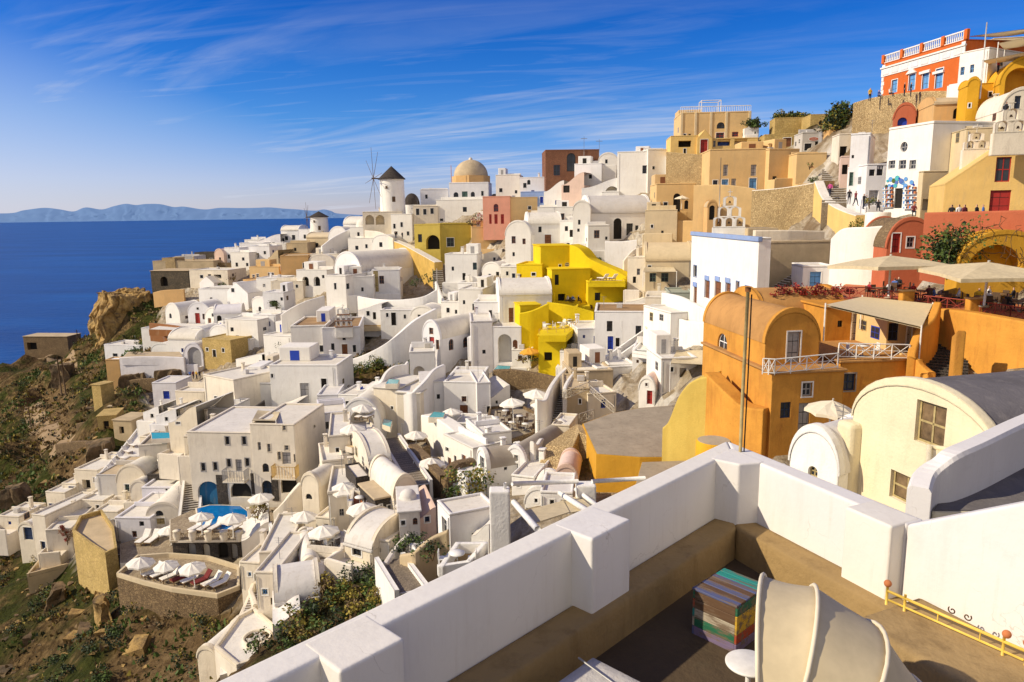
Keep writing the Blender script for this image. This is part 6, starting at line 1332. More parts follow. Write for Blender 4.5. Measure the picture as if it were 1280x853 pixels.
wall('white wall beside the steps under the olive house', [(545,352,402,148),(556,380,410,142),(566,392,418,138)], .5, 'white')
wall('white low wall beside the windmill path', [(455,288,308,186),(475,290,312,182),(492,298,318,178)], .4, 'ivory')
stairs('long grey outdoor stair beside the hotel blue arch', (237,650), (243,588), 1.7, 22, 77, 84, walls=.5)
stairs('grey stair climbing inside the ochre walled terrace', (143,694), (131,652), 2.0, 14, 77, 88, walls=.0)
stairs('narrow dark stair between white curved walls, centre', (698,538), (704,478), 1.6, 22, 72.5, 87)
stairs('white edged curving steps beside the small vaulted houses', (676,604), (684,552), 1.6, 13, 60, 67, mat='tar')
stairs('grey steps running down past the barrel vaulted house', (524,606), (487,548), 1.8, 24, 63, 79, walls=.4)
stairs('dark steps in the shadow between orange walls', (1180,482), (1184,398), 2.6, 24, 45, 53, mat='lava', tread='lava')
stairs('main village steps rising between shops at the upper right', (1046,256), (1042,194), 3.4, 26, 91, 121)
stairs('shaded steps beside the brown stained wall', (950,374), (1012,334), 1.6, 16, 76, 77)
stairs('white walled stair rising to the right of the blue door house', (757,460), (820,414), 1.3, 20, 92, 97, walls=.9)
stairs('small white steps beside the blank gable house', (270,532), (254,512), 1.6, 10, 97, 104)
stairs('steps with low walls below the hotel umbrellas', (370,704), (350,656), 1.6, 18, 60, 69, walls=.4)
stairs('stone steps under the sunlit yellow retaining wall', (553,400), (546,328), 2.2, 26, 143, 164)
stairs('stone steps at the parapet edge, bottom centre', (514,738), (488,700), 1.5, 14, 41, 47, walls=.3)
stairs('grey steps descending past the bottom left white wall', (306,800), (328,740), 1.8, 18, 49, 56)
stairs('steps beside the yellow sweeping wall', (806,380), (786,342), 1.6, 16, 108, 118)
stairs('small white side steps behind the lower oven like house', (402,700), (396,664), 1.2, 12, 54, 60)
wall('white balcony wall sweeping up over the tall house with brown doors', [(496,488,520,85.2),(506,490,520,84.6),(516,491,520,84.0),(525,485,520,84.6),(535,475,512,86.2),(546,462,506,88.6),(558,456,502,90.4)], .5, 'white')
wall('white rounded terrace wall left of the sweeping balcony', [(469,482,540,88),(480,478,530,88.5),(487,466,520,90.5),(497,458,515,92),(512,456,510,93)], .5, 'white')
wall('scalloped white wall stepping down from the red door porch', [(513,452,500,97),(505,462,505,95),(497,472,510,93)], .4, 'white')
for l_, p_ in (('dry stone wall on the bare slope under the lilac wall', [(150,478,492,150),(176,474,488,149),(212,474,486,148)]), ('dry stone wall winding below the stone hut', [(70,556,566,130),(104,552,562,127),(140,560,570,124)]), ('dry stone wall at the foot of the ochre rock pillar', [(96,530,540,140),(120,526,538,138),(150,530,540,136)])):
    wall(l_, p_, .7, 'brownstone', name='stone_wall')
zp = at(300,800,48).z
terrace('sloping whitewashed roof terrace with a kerbed edge at the bottom edge', [(268,812),(296,774),(318,762),(350,790),(336,822),(296,836)], z=zp, down=2.5, fmat='roofwhite', wmat='ivory', rim=.22)
pl_ = thing('oval_planter', 'oval dark earth planter with pale stones on the bottom whitewashed terrace', 'planter', pz(322, 802, zp)+Vector((0, 0, .03)))
MB().lathe([(1.0, 0), (1.05, .35), (.95, .4), (.85, .36), (.85, .2), (0, .22)], 28).build('kerb', 'ivory', pl_); MB().lathe([(.84, .25), (0, .3)], 20).build('soil', 'rockdark', pl_)
random.seed(4); mb = MB()
for i in range(26):
    a, q = random.random()*6.28, random.random()*.75; s = random.uniform(.06, .16); x, y = q*math.cos(a), q*math.sin(a)
    mb.rbox(x-s, x+s, y-s, y+s, .2, .28+s, s*.4)
mb.build('stones', 'greywhite', pl_)
# ------------------------------------------------------------------ parasols
def make_parasol(mat='canvaswhite', r=1.5, square=False, sl=.42):
    root = bpy.data.objects.new('parasol', None); COL.objects.link(root)
    n = 4 if square else 8; off = math.pi/4 if square else .2; mb = MB(); H0 = 2.35
    ring = [(r*math.cos(6.2832*k/n+off), r*math.sin(6.2832*k/n+off)) for k in range(n)]
    for k in range(n):
        a, b = ring[k], ring[(k+1) % n]; m_ = ((a[0]+b[0])/2*.97, (a[1]+b[1])/2*.97)
        ap = (0, 0, H0+sl*r); am, bm__ = (a[0]*.5, a[1]*.5, H0+sl*.6*r), (b[0]*.5, b[1]*.5, H0+sl*.6*r); mm = (m_[0]*.5, m_[1]*.5, H0+sl*.52*r)
        A3, B3, M3 = (*a, H0), (*b, H0), (*m_, H0+.03); dz = .16+.02*r
        mb.add([ap, am, mm, bm__, A3, M3, B3], [(0, 1, 2), (0, 2, 3), (1, 4, 5, 2), (2, 5, 6, 3)])
        mb.add([A3, M3, B3, (a[0]*1.0, a[1]*1.0, H0-dz), (m_[0], m_[1], H0-dz+.05), (b[0], b[1], H0-dz)], [(0, 1, 4, 3), (1, 2, 5, 4)])
    mb.build('canopy', mat, root)
    MB().tube([(0, 0, 0), (0, 0, H0+sl*r+.12)], .03+.012*r, 7).build('pole', 'paintwhite', root)
    mb = MB()
    for k in range(n): mb.tube([(0, 0, H0+sl*.4*r), (ring[k][0]*.96, ring[k][1]*.96, H0+.01)], .014, 4)
    mb.build('ribs', 'paintwhite', root)
    MB().lathe([(0, 0), (.3, 0), (.3, .08), (.05, .1)], 14).build('base', 'concrete', root)
    return root
PW = make_parasol(); PO = make_parasol('canvasorange', 1.4); PB = make_parasol('canvasbeige', 4.4, True, .17); PC = make_parasol('canvas', 1.5)
used = set()
def parasol(proto, px, py, Y, label, rot=0, sc_=1, group='parasols on the terraces', hh=2.98):
    o = proto if id(proto) not in used else copy_tree(proto); used.add(id(proto))
    p = at(px, py, Y); o.location = (p.x, p.y, p.z-hh*sc_); o.rotation_euler = (.06*math.sin(px*1.7), .06*math.sin(py*2.3), rot); o.scale = (sc_, sc_, sc_*(1+.05*math.sin(px)))
    tag(o, label, 'parasol', group)
for i, (px, py, Y, l) in enumerate([
 (327,617,71,'large pale parasol in front of the hotel arches'),(250,640,69,'white parasol at the left end of the blue pool'),(289,642,68,'white parasol at the right end of the blue pool'),
 (452,505,81,'white parasol shading the shell cave loungers'),(442,531,73,'white parasol on the flat roof above the glass doors'),(431,602,63,'small white parasol beside the dark stone cube wall'),
 (379,641,63,'white parasol below the half round window house'),(453,630,56,'white parasol over the orange paved terrace'),(211,567,97,'white parasol above the basalt walled deck'),
 (565,510,82,'white parasol beside the brown door with soft parapet'),(642,499,77,'white parasol highest on the curved dining terrace'),(603,519,78,'white parasol over the wooden dining deck'),
 (519,538,78,'small white parasol in front of the tall house with brown doors'),(537,573,68,'white parasol on the square glass railed terrace'),(668,488,80,'white parasol half hidden beside the white curved stair wall'),
 (678,500,78,'lower small parasol touching the white curved stair wall'),(212,656,77,'white parasol over the loungers courtyard'),(173,697,66,'leftmost parasol on the sunbed terrace'),
 (208,702,64.5,'middle parasol on the sunbed terrace'),(241,704,63,'rightmost parasol on the sunbed terrace'),(333,686,62,'white parasol in front of the curved flank house'),
 (406,656,56,'white parasol beside the twin glass doors of the terrace house'),(390,702,53,'lowest white parasol near the oven like house'),(592,628,60,'folded pale parasol near the green shrubs') if False else (226,650,76,'small pale parasol at the stair foot left of the pool')]):
    parasol(PW, px, py, Y, l, rot=i*.7, sc_=(.78 if i in (1, 2, 16, 17, 18, 19) else .88)+.05*(i % 3))
parasol(PO, 663,434,98,'orange parasol in front of the yellow tower')
parasol(PB, 1115,317,54,'big square beige parasol left over the restaurant terrace', R(8), 1.0, 'restaurant parasols', 3.3)
parasol(PB, 1236,321,48,'big square beige parasol right over the restaurant terrace', R(-6), 1.0, 'restaurant parasols', 3.3)
parasol(PC, 1036,498,41,'pale parasol below the navy window of the orange house', .4, 1.0)
parasol(PC, 852,244,121,'little parasol in front of the arched black door', .2, .8)
parasol(PC, 822,398,90,'tan parasol at the top of the white walled stair', .3, 1.15)
# shade sails
def sail(label, pts, Y, mat='canvasbeige', legs=2.6, name='shade_sail', slab=.05, thick=None):
    P = [at(p[0], p[1], (p[2] if len(p) > 2 else Y)) for p in pts]; c = sum(P, Vector())/len(P); root = thing(name, label, 'canopy', c)
    mb = MB(); n = len(P); N_ = 8
    if n == 4:
        g = [[(P[0]*(1-i/N_)+P[1]*(i/N_))*(1-j/N_)+(P[3]*(1-i/N_)+P[2]*(i/N_))*(j/N_)-c-Vector((0, 0, .35*math.sin(math.pi*i/N_)*math.sin(math.pi*j/N_) if legs else 0)) for i in range(N_+1)] for j in range(N_+1)]
        vs = [v for r_ in g for v in r_]; mb.add(vs, [(j*9+i, j*9+i+1, (j+1)*9+i+1, (j+1)*9+i) for j in range(N_) for i in range(N_)], 0, True)
        mb.add([v-Vector((0, 0, slab)) for v in vs], [(j*9+i, j*9+i+1, (j+1)*9+i+1, (j+1)*9+i) for j in range(N_) for i in range(N_)], 0, True)
    mb.build('canvas', mat, root)
    for p in P:
        q = p-c; MB().tube([q+Vector((0, 0, .1)), q-Vector((0, 0, legs or 2.4))], .05, 6).build('post', 'paintwhite', root)
    return root
sail('tan shade sail peaked toward the white wall, left of two', [(838,410,84),(862,402,83),(856,386,88),(842,390,89)], 85)
sail('tan shade sail right of two beside the orange house', [(858,408,82),(884,408,81),(876,394,87),(860,396,88)], 84)
sail('tan canvas gazebo roof beside the orange house', [(838,454,72),(882,456,70),(882,438,76),(846,438,78)], 74, 'canvasbeige', 3)
sail('olive awning over the two grey windows', [(804,340,105),(846,340,104),(842,334,108),(806,334,108)], 106, 'canvasbeige', 2.2)
sail('straw pergola roof at the hotel right wing terrace', [(315,526,79),(345,526,78.5),(350,515,84),(322,513,84)], 80, 'canvasbeige', 2.2)
sail('straw pergola roof on the porch left of the hotel', [(236,548,81),(258,546,81),(264,534,86),(244,534,86)], 83, 'canvasbeige', 2.4)
sail('slatted bamboo canopy roof with white edge over the orange terrace', [(1032,381,47.5),(1152,409,46.6),(1166,380,50.5),(1078,371,53)], 48, 'blind', 0, slab=.12)
sail('sailcloth canopy over the top right terrace', [(1208,46,92),(1284,36,84),(1300,40,92),(1232,44,97)], 90, 'canvas', 2.4)
sail('second cream canopy at the right edge of the top terrace', [(1248,54,84),(1300,44,80),(1300,52,86),(1256,62,88)], 84, 'canvas', 2.4)
sail('pale awning slab above the ochre loggia', [(1228,76,84),(1300,62,80),(1300,66,84),(1236,80,88)], 84, 'canvas', 2.0)
# ------------------------------------------------------------------ loungers, tables, chairs
def make_lounger(mat='cushion'):
    root = bpy.data.objects.new('sun_lounger', None); COL.objects.link(root)
    mb = MB(); mb.rbox(-.33, .33, 0, 1.25, .26, .31, .02)
    mb.build('frame', 'wood', root)
    for x in (-.28, .28):
        for y in (.1, 1.2): MB().box(x-.03, x+.03, y-.03, y+.03, 0, .26).build('leg', 'wood', root)
    MB().rbox(-.31, .31, .02, 1.25, .315, .41, .035).build('mattress', mat, root)
    bm = bmesh.new(); bmesh.ops.create_cube(bm, size=1)
    for v in bm.verts:
        x, y, z = v.co.x*.62, v.co.y*.74+.37, v.co.z*.1+.05; v.co = Vector((x, 1.25+y*math.cos(R(48))-z*math.sin(R(48)), .33+y*math.sin(R(48))+z*math.cos(R(48))))
    bmesh.ops.bevel(bm, geom=bm.edges[:], offset=.03, segments=2, affect='EDGES', profile=.5); MB().bm(bm).build('backrest', mat, root)
    return root
LW, LM = make_lounger(), make_lounger('maroon')
def put(proto, px, py, Y, label, cat, rot=0, sc_=1, group=None, dz=0):
    o = proto if id(proto) not in used else copy_tree(proto); used.add(id(proto))
    o.location = at(px, py, Y)+Vector((0, 0, dz)); o.rotation_euler = (0, 0, R(rot)); o.scale = (sc_,)*3
    return tag(o, label, cat, group)
zs = at(210, 738, 63).z
def Yz(px, py, z): return pz(px, py, z).y
G1 = 'sun loungers on the curved sunbed terrace'
for i, px in enumerate((178, 189, 201, 214, 227, 240, 253, 264)):
    y = 727+(px-178)*.14+(-2 if i < 2 else 0); m_ = i in (3, 5)
    put(LM if m_ else LW, px, y, Yz(px, y, zs), ['white lounger nearest the left end of the sunbed terrace', 'second white lounger from the left end of the sunbed terrace', 'white lounger left of the first maroon one', 'left one of the two maroon loungers on the sunbed terrace', 'white lounger between the two maroon ones', 'right one of the two maroon loungers on the sunbed terrace', 'white lounger just right of the second maroon one', 'white lounger at the right end of the sunbed terrace'][i], 'sun lounger', -38, 1.15, G1, .05)
for px, py, l in ((237, 668, 'white lounger by the left balustrade of the pool deck'), (248, 668, 'white lounger second along the pool balustrade'), (262, 667, 'white lounger in front of the right pool parasol'), (288, 667, 'white lounger near the right end of the pool deck'), (302, 665, 'white lounger at the corner of the pool deck')):
    put(LW, px, py, Yz(px, py, ZDECK), l, 'sun lounger', -20, 1.1, 'sun loungers on the pool deck', .05)
for px, l in ((172, 'left white lounger of the courtyard pair'), (184, 'right white lounger of the courtyard pair')): put(LW, px, 684, Yz(px, 684, at(190, 690, 77).z), l, 'sun lounger', -8, 1.3, 'courtyard loungers', .05)
zy = at(760, 352, 112).z
for px, l in ((748, 'left white lounger on the yellow sun deck'), (759, 'right white lounger on the yellow sun deck')): put(LW, px, 351, Yz(px, 351, zy), l, 'sun lounger', 215, 1.2, 'loungers on the yellow house', .05)
for px, l in ((446, 'left grey cushioned lounger under the shell cave'), (456, 'right grey cushioned lounger under the shell cave')): put(LW, px, 529, 79.5, l, 'sun lounger', -25, 1.1, 'shell cave loungers', .3)
zl = at(170, 575, 108).z
for k, (px, py) in enumerate(((146, 592), (152, 584), (158, 576), (164, 568), (170, 560))): put(LW, px, py, Yz(px, py, zl), ['nearest white lounger on the seaward rim path', 'second white lounger along the seaward rim path', 'third white lounger along the seaward rim path', 'fourth white lounger along the seaward rim path', 'farthest white lounger on the seaward rim path'][k], 'sun lounger', 60, 1.1, 'loungers on the seaward rim path', .05)
def make_table(top='paintwhite', r=.42):
    root = bpy.data.objects.new('cafe_table', None); COL.objects.link(root)
    MB().lathe([(0, .7), (r, .7), (r, .74), (0, .74)], 20).build('tabletop', top, root); MB().lathe([(.2, 0), (.2, .03), (.03, .06), (.03, .7)], 10).build('pedestal', 'metalgrey', root)
    return root
def make_chair(mat='rattan'):
    root = bpy.data.objects.new('cafe_chair', None); COL.objects.link(root)
    MB().rbox(-.23, .23, -.23, .23, .42, .47, .015).build('seat', mat, root)
    MB().rbox(-.23, .23, .19, .24, .5, .9, .015).build('backrest', mat, root)
    for x in (-.2, .2):
        for y in (-.2, .2): MB().box(x-.02, x+.02, y-.02, y+.02, 0, .5 if y > 0 else .42).build('leg', mat, root)
    return root
TA, CA, CB = make_table(), make_chair(), make_chair('paintwhite')
TW = make_table('wood', .6)
def setting(spots, z, where, tproto, cproto, n=3, s=1.0):
    for k, (px, py) in enumerate(spots):
        P = pz(px, py, z); nth = ['first', 'second', 'third', 'fourth', 'fifth', 'sixth', 'seventh', 'eighth', 'ninth', 'tenth'][k]
        o = tproto if id(tproto) not in used else copy_tree(tproto); used.add(id(tproto)); o.location = P+Vector((0, 0, .04)); o.scale = (s,)*3
        tag(o, f'{nth} cafe table from the left, {where}', 'table', 'tables '+where)
        for j in range(n):
            a = 6.2832*j/n+k*.9; c = cproto if id(cproto) not in used else copy_tree(cproto); used.add(id(cproto))
            c.location = P+Vector((.8*s*math.cos(a), .8*s*math.sin(a), .04)); c.rotation_euler = (0, 0, a-math.pi/2); c.scale = (s,)*3
            tag(c, f'chair drawn up to the {nth} table from the left, {where}', 'chair', 'chairs '+where)
setting([(620,530),(632,521),(640,536),(650,528),(657,538)], at(640,545,76).z, 'on the curved dining terrace', TA, CA)
setting([(575,548),(586,541),(597,552),(600,541)], at(590,552,77).z, 'on the wooden dining deck', TW, CA)
setting([(530,588),(545,586)], at(530,595,68).z, 'on the square railed terrace', TA, CB, 2)
setting([(685,412),(700,410),(712,406)], at(700,416,97.5).z, 'on the yellow rooftop terrace', TA, CB)
setting([(450,632)], at(450,636,59).z, 'on the orange paved terrace', TA, CB, 2)
setting([(403,683),(420,682)], at(410,688,55).z, 'on the lower patio', TA, CB, 2)
setting([(572,708)], at(575,710,33).z, 'on the foreground roof patio', TA, CB, 2, .9)
setting([(1078,446)], at(1090,452,46.8).z+.1, 'behind the white balcony railing', TA, CB, 2)
zr = at(1168, 389, 50.5).z
setting([(1098,372),(1120,366),(1150,376),(1182,381),(1205,376),(1228,384),(1250,380),(1272,390)], zr, 'on the restaurant terrace', TW, CA, 4)
# ------------------------------------------------------------------ railings and balconies
def railing(label, pts, h=1.0, mat='paintwhite', cross=True, n=None, name='railing', thick=.03, cat='railing', piers=None):
    P = [at(*p) for p in pts]; c = P[0]; root = thing(name, label, cat, c)
    for a, b in zip(P, P[1:]):
        d = b-a; L = d.length; k = n or max(2, int(round(L/1.1)))
        up = Vector((0, 0, h))
        mb = MB(); mb.tube([a-c+up, b-c+up], thick*1.3, 6); mb.tube([a-c+up*.12, b-c+up*.12], thick, 6); mb.build('rail', mat, root)
        for i in range(k+1):
            q = a+d*(i/k)-c; MB().tube([q, q+up], thick*1.2, 6).build('post', mat, root)
        if cross:
            mb = MB()
            for i in range(k):
                q, r_ = a+d*(i/k)-c, a+d*((i+1)/k)-c; mb.tube([q+up*.12, r_+up], thick*.8, 5); mb.tube([r_+up*.12, q+up], thick*.8, 5); mb.tube([q+up*.56, r_+up*.56], thick*.6, 4)
            mb.build('cross_bars', mat, root)
    return root
railing('white crossed balcony railing on the orange vaulted house', [(953,468,44.6),(968,469,44.4),(1047,461,45.4)], 1.0)
railing('white crossed railing of the terrace under the bamboo canopy', [(1047,455,46.5),(1048,448,46.7),(1136,450,46.6)], 1.0)
railing('red timber railing along the left half of the restaurant terrace', [(1040,374,58),(1084,376,56),(1128,383,52.5)], 1.0, 'redwood', name='restaurant_railing')
railing('red timber railing between the two orange piers', [(1136,385,52),(1208,394,49.3)], 1.0, 'redwood', name='restaurant_railing')
railing('red timber railing at the right end of the restaurant terrace', [(1224,396,48.3),(1262,402,46.5),(1310,411,44.6)], 1.0, 'redwood', name='restaurant_railing')
for px, py, Y, l in ((1132, 384, 52, 'left orange pier between the red railings'), (1216, 395, 48.8, 'right orange pier between the red railings')):
    r_ = thing('railing_pier', l, 'pier', at(px, py, Y)); MB().rbox(-.45, .45, -.3, .3, -1, 1.15, .06).build('shaft', 'orange', r_); MB().rbox(-.5, .5, -.35, .35, 1.15, 1.25, .03).build('cap', 'peach', r_)
railing('lattice rail on the tan drum shaped house', [(703,500,75),(714,497,74.4),(736,488,76)], .9, 'ivory')
railing('white slanting rail beside the tan drum house steps', [(736,490,76),(768,518,72)], .8, 'ivory')
railing('thin yellow railing on the yellow rooftop terrace', [(674,420,97.2),(706,419,97.3),(722,404,103)], .9, 'paleyellow', False)
railing('white railing above the foreground stair and lattice gate', [(724,530,70),(742,524,71)], 1.0, 'ivory')
# pool deck balustrade with jar shaped posts
bl_ = thing('pot_balustrade', 'low balustrade of lattice panels and white jars along the pool deck', 'balustrade', at(222, 675, 70))
A_ = at(222, 675, 70); B_ = at(300, 676, 69.5)
for i in range(5):
    q = (B_-A_)*(i/4); MB().lathe([(.3, 0), (.42, .5), (.36, .95), (.42, 1.0), (0, 1.0)], 14, 0, q).build('jar', 'ivory', bl_)
    if i < 4:
        r_ = (B_-A_)*((i+1)/4); mb = MB()
        for k in range(7): mb.tube([q+(r_-q)*(k/7)+Vector((0, 0, .05)), q+(r_-q)*((k+1)/7)+Vector((0, 0, .7))], .03, 4); mb.tube([q+(r_-q)*((k+1)/7)+Vector((0, 0, .05)), q+(r_-q)*(k/7)+Vector((0, 0, .7))], .03, 4)
        mb.tube([q+Vector((0, 0, .72)), r_+Vector((0, 0, .72))], .05, 5); mb.build('lattice_panel', 'beige', bl_)
def balcony(H, xl, xr, ytop, ybot, mat='ivory', slab='ivory'):
    a = H.loc(xl, ybot); b = H.loc(xr, ybot); t_ = H.loc((xl+xr)/2, ytop); h_ = t_[2]-a[2]
    bal = MB().rbox(a[0], b[0], -1.1, .02, a[2]-.18, a[2], .03).build('balcony', slab, H.root)
    mb = MB(); k = 9
    for (p, q) in (((a[0], -1.05), (b[0], -1.05)), ((a[0], -1.05), (a[0], 0)), ((b[0], -1.05), (b[0], 0))):
        mb.tube([(*p, a[2]+h_), (*q, a[2]+h_)], .04, 5)
        for i in range(k+1): x, y = p[0]+(q[0]-p[0])*i/k, p[1]+(q[1]-p[1])*i/k; mb.tube([(x, y, a[2]), (x, y, a[2]+h_)], .025, 4)
    mb.build('balustrade', mat, bal)
balcony(hotel, 284, 311, 585, 598, 'shuttergrey'); balcony(hotel2, 345, 374, 580, 594, 'paleyellow', 'ivory')
x0, _, z0 = hotel.loc(271, 566); x1, _, z1 = hotel.loc(313, 543); 
for px0, px1, y0, y1 in ((273, 283, 594, 630), (315, 322, 592, 618)):
    a = hotel.loc(px0, y1); b = hotel.loc(px1, y0); MB().rbox(a[0], b[0], -.08, .04, a[2], b[2], .03).build('stone_pier', 'lava', hotel.root)
a = hotel2.loc(341, 626); b = hotel2.loc(347, 595); MB().rbox(a[0], b[0], -.08, .04, a[2], b[2], .03).build('stone_pier', 'lava', hotel2.root)
# ------------------------------------------------------------------ people (one skinned body each; hair and clothes by region)
def make_person(pose, shirt, trousers='trousers', seed=0):
    J = dict(pel=(0, 0, .95), sp=(0, .01, 1.2), ch=(0, 0, 1.38), nk=(0, 0, 1.5), hd=(0, -.02, 1.6), ht=(0, -.01, 1.72))
    for s, n_ in ((-1, 'l'), (1, 'r')):
        J['sh'+n_] = (s*.19, 0, 1.42); J['el'+n_] = (s*.26, .03, 1.14); J['wr'+n_] = (s*.25, -.06, .9); J['ha'+n_] = (s*.245, -.09, .81)
        J['hp'+n_] = (s*.1, 0, .9); J['kn'+n_] = (s*.11, -.02, .5); J['an'+n_] = (s*.11, .02, .09); J['to'+n_] = (s*.12, -.14, .04)
    if pose == 'walk':
        J.update(knl=(-.11, -.16, .52), anl=(-.11, -.24, .12), tol=(-.11, -.38, .08), knr=(.11, .06, .5), anr=(.11, .26, .13), tor=(.12, .14, .05), ell=(-.25, .12, 1.16), wrl=(-.24, .16, .95), hal=(-.24, .15, .87), elr=(.25, -.08, 1.16), wrr=(.24, -.22, 1.0), har=(.24, -.28, .94))
    if pose == 'photo': J.update(ell=(-.3, -.15, 1.22), wrl=(-.1, -.3, 1.5), hal=(-.04, -.31, 1.55), elr=(.3, -.15, 1.22), wrr=(.1, -.3, 1.5), har=(.04, -.31, 1.55))
    if pose == 'sit':
        for k_ in J: J[k_] = (J[k_][0], J[k_][1], J[k_][2]-.47)
        J.update(hpl=(-.1, -.02, .46), hpr=(.1, -.02, .46), knl=(-.13, -.44, .5), knr=(.13, -.44, .5), anl=(-.13, -.46, .09), anr=(.13, -.46, .09), tol=(-.13, -.6, .04), tor=(.13, -.6, .04), ell=(-.27, -.08, .7), wrl=(-.18, -.32, .66), hal=(-.14, -.39, .66), elr=(.27, -.08, .7), wrr=(.18, -.32, .66), har=(.14, -.39, .66))
    RAD = dict(pel=.15, sp=.135, ch=.155, nk=.055, hd=.095, ht=.075, sh=.075, el=.05, wr=.035, ha=.035, hp=.105, kn=.07, an=.045, to=.04)
    names = list(J); me = bpy.data.meshes.new('person'); idx = {k: i for i, k in enumerate(names)}
    E = [('pel', 'sp'), ('sp', 'ch'), ('ch', 'nk'), ('nk', 'hd'), ('hd', 'ht')]
    for n_ in 'lr': E += [('ch', 'sh'+n_), ('sh'+n_, 'el'+n_), ('el'+n_, 'wr'+n_), ('wr'+n_, 'ha'+n_), ('pel', 'hp'+n_), ('hp'+n_, 'kn'+n_), ('kn'+n_, 'an'+n_), ('an'+n_, 'to'+n_)]
    me.from_pydata([J[k] for k in names], [(idx[a], idx[b]) for a, b in E], [])
    o = bpy.data.objects.new('tmp', me); COL.objects.link(o); mod = o.modifiers.new('s', 'SKIN'); o.modifiers.new('u', 'SUBSURF').levels = 1
    for k, i in idx.items():
        r_ = RAD.get(k, RAD.get(k[:2])); me.skin_vertices[0].data[i].radius = (r_, r_*.85); me.skin_vertices[0].data[i].use_root = (k == 'pel')
    dg = bpy.context.evaluated_depsgraph_get(); me2 = bpy.data.meshes.new_from_object(o.evaluated_get(dg)); bpy.data.objects.remove(o)
    me2.name = 'person'; me2.materials.clear()
    for m_ in ('skin', shirt, trousers, 'hair', 'black'): me2.materials.append(M[m_])
    drop = .47 if pose == 'sit' else 0
    for p in me2.polygons:
        p.use_smooth = True; c = p.center; z = c.z+drop
        best = min(names, key=lambda k: (Vector(J[k])-c).length-RAD.get(k, RAD.get(k[:2])))
        b2 = best[:2]
        if z > 1.52 and best in ('hd', 'ht', 'nk'): p.material_index = 3 if (z > 1.68 or (c.y > .02 and z > 1.54)) else 0
        elif b2 in ('wr', 'ha', 'nk'): p.material_index = 0
        elif b2 in ('to',): p.material_index = 4
        elif b2 in ('hp', 'kn', 'an') or best == 'pel' and z < .98: p.material_index = 2
        else: p.material_index = 1
    return me2
PM = {}
def person(px, py, Y, pose, shirt, label, rot=0, group=None, dz=0, tr='trousers'):
    k = (pose, shirt, tr)
    if k not in PM: PM[k] = make_person(pose, shirt, tr)
    o = bpy.data.objects.new('person', PM[k]); COL.objects.link(o); o.location = at(px, py, Y)+Vector((0, 0, dz)); o.rotation_euler = (0, 0, R(rot))
    return tag(o, label, 'person', group)
person(1037,246,93,'walk','shirtpink','person in a pink top climbing the main steps',180)
person(1061,256,86,'stand','shirtblack','person in dark clothes standing at the foot of the main steps',160)
person(1069,258,85,'walk','shirtmaroon','person in a maroon coat beside the dark clothed one at the steps',100)
person(1079,262,83,'photo','shirtblack','person in black raising a camera before the white wall',90)
person(1097,268,79,'sit','shirtblack','person in dark clothes sitting with a backpack near the mural shop',150,dz=.3)
person(1141,276,72,'sit','shirtmaroon','person in maroon sitting on the wall above the red house',-20,dz=.4)
for i,(px,s,l) in enumerate(((1188,'shirtblack','leftmost person seated behind the red chapel wall'),(1197,'shirtwhite','second person from left behind the red chapel wall'),(1204,'shirtmaroon','third person from left behind the red chapel wall'),(1219,'shirtblack','fourth person from left behind the red chapel wall'),(1227,'shirtblue','rightmost person behind the red chapel wall'))):
    person(px,283,59.6-i*.25,'stand',s,l,170+i*15,'people behind the red chapel wall')
for px,py,s,ps,l,Y in ((1087,127,'shirtyellow','stand','person in yellow at the left end of the rubble terrace',101),(1098,125,'shirtblue','sit','person in blue sitting on the rubble terrace wall',100),(1130,121,'shirtblack','stand','person in black with back turned before the red mansion',96),(1138,121,'shirtblack','stand','second person in black right before the red mansion door',95.5),(1112,122,'shirtwhite','sit','person in white seated at the red mansion terrace',98),(1247,93,'shirtred','stand','person in red on the top right terrace',86),(1043,208,'shirtblack','walk','person in black halfway up the main steps',114),(1050,204,'shirtblue','walk','person in blue high on the main steps',116),(1055,200,'shirtpink','walk','person in pink at the top of the main steps',118),(1036,207,'shirtblack','stand','person in black by the shop entrance at the steps',117),(495,299,'shirtblack','stand','dark clothed person standing below the windmill arcade',181),(503,299,'shirtblack','stand','second dark clothed person right below the windmill arcade',181),(1256,150,'shirtblack','stand','person in black by the bell tower terrace',74)):
    person(px,py,Y,ps,s,l,rot=px%90)
for i,(px,s,l) in enumerate(((238,'shirtblue','leftmost person of the group on the left path'),(242,'shirtmaroon','person in maroon in the group on the left path'),(246,'shirtyellow','person in bright yellow in the group on the left path'),(250,'shirtblack','person in black in the group on the left path'),(255,'shirtwhite','person in white in the group on the left path'))): person(px,474,144,'stand',s,l,rot=i*70,group='people on the left path')
zym = at(720,381,112).z
for i,(px,s,l) in enumerate(((710,'shirtwhite','left person seated at the yellow middle terrace'),(716,'shirtblue','middle person seated at the yellow middle terrace'),(723,'shirtblack','right person seated at the yellow middle terrace'))): person(px,380,Yz(px,380,zym),'sit',s,l,rot=i*80-60,group='people seated on the yellow terrace',dz=.1)
setting([(717,380)], zym, 'on the yellow middle terrace', TA, CA, 3)
RC = ['shirtwhite','shirtblack','shirtred','shirtblue','shirtmaroon','shirtwhite','shirtblack','shirtyellow']
spots_ = [(1098,372),(1120,366),(1150,376),(1182,381),(1205,376),(1228,384),(1250,380),(1272,390)]
nths = ['first','second','third','fourth','fifth','sixth','seventh','eighth']
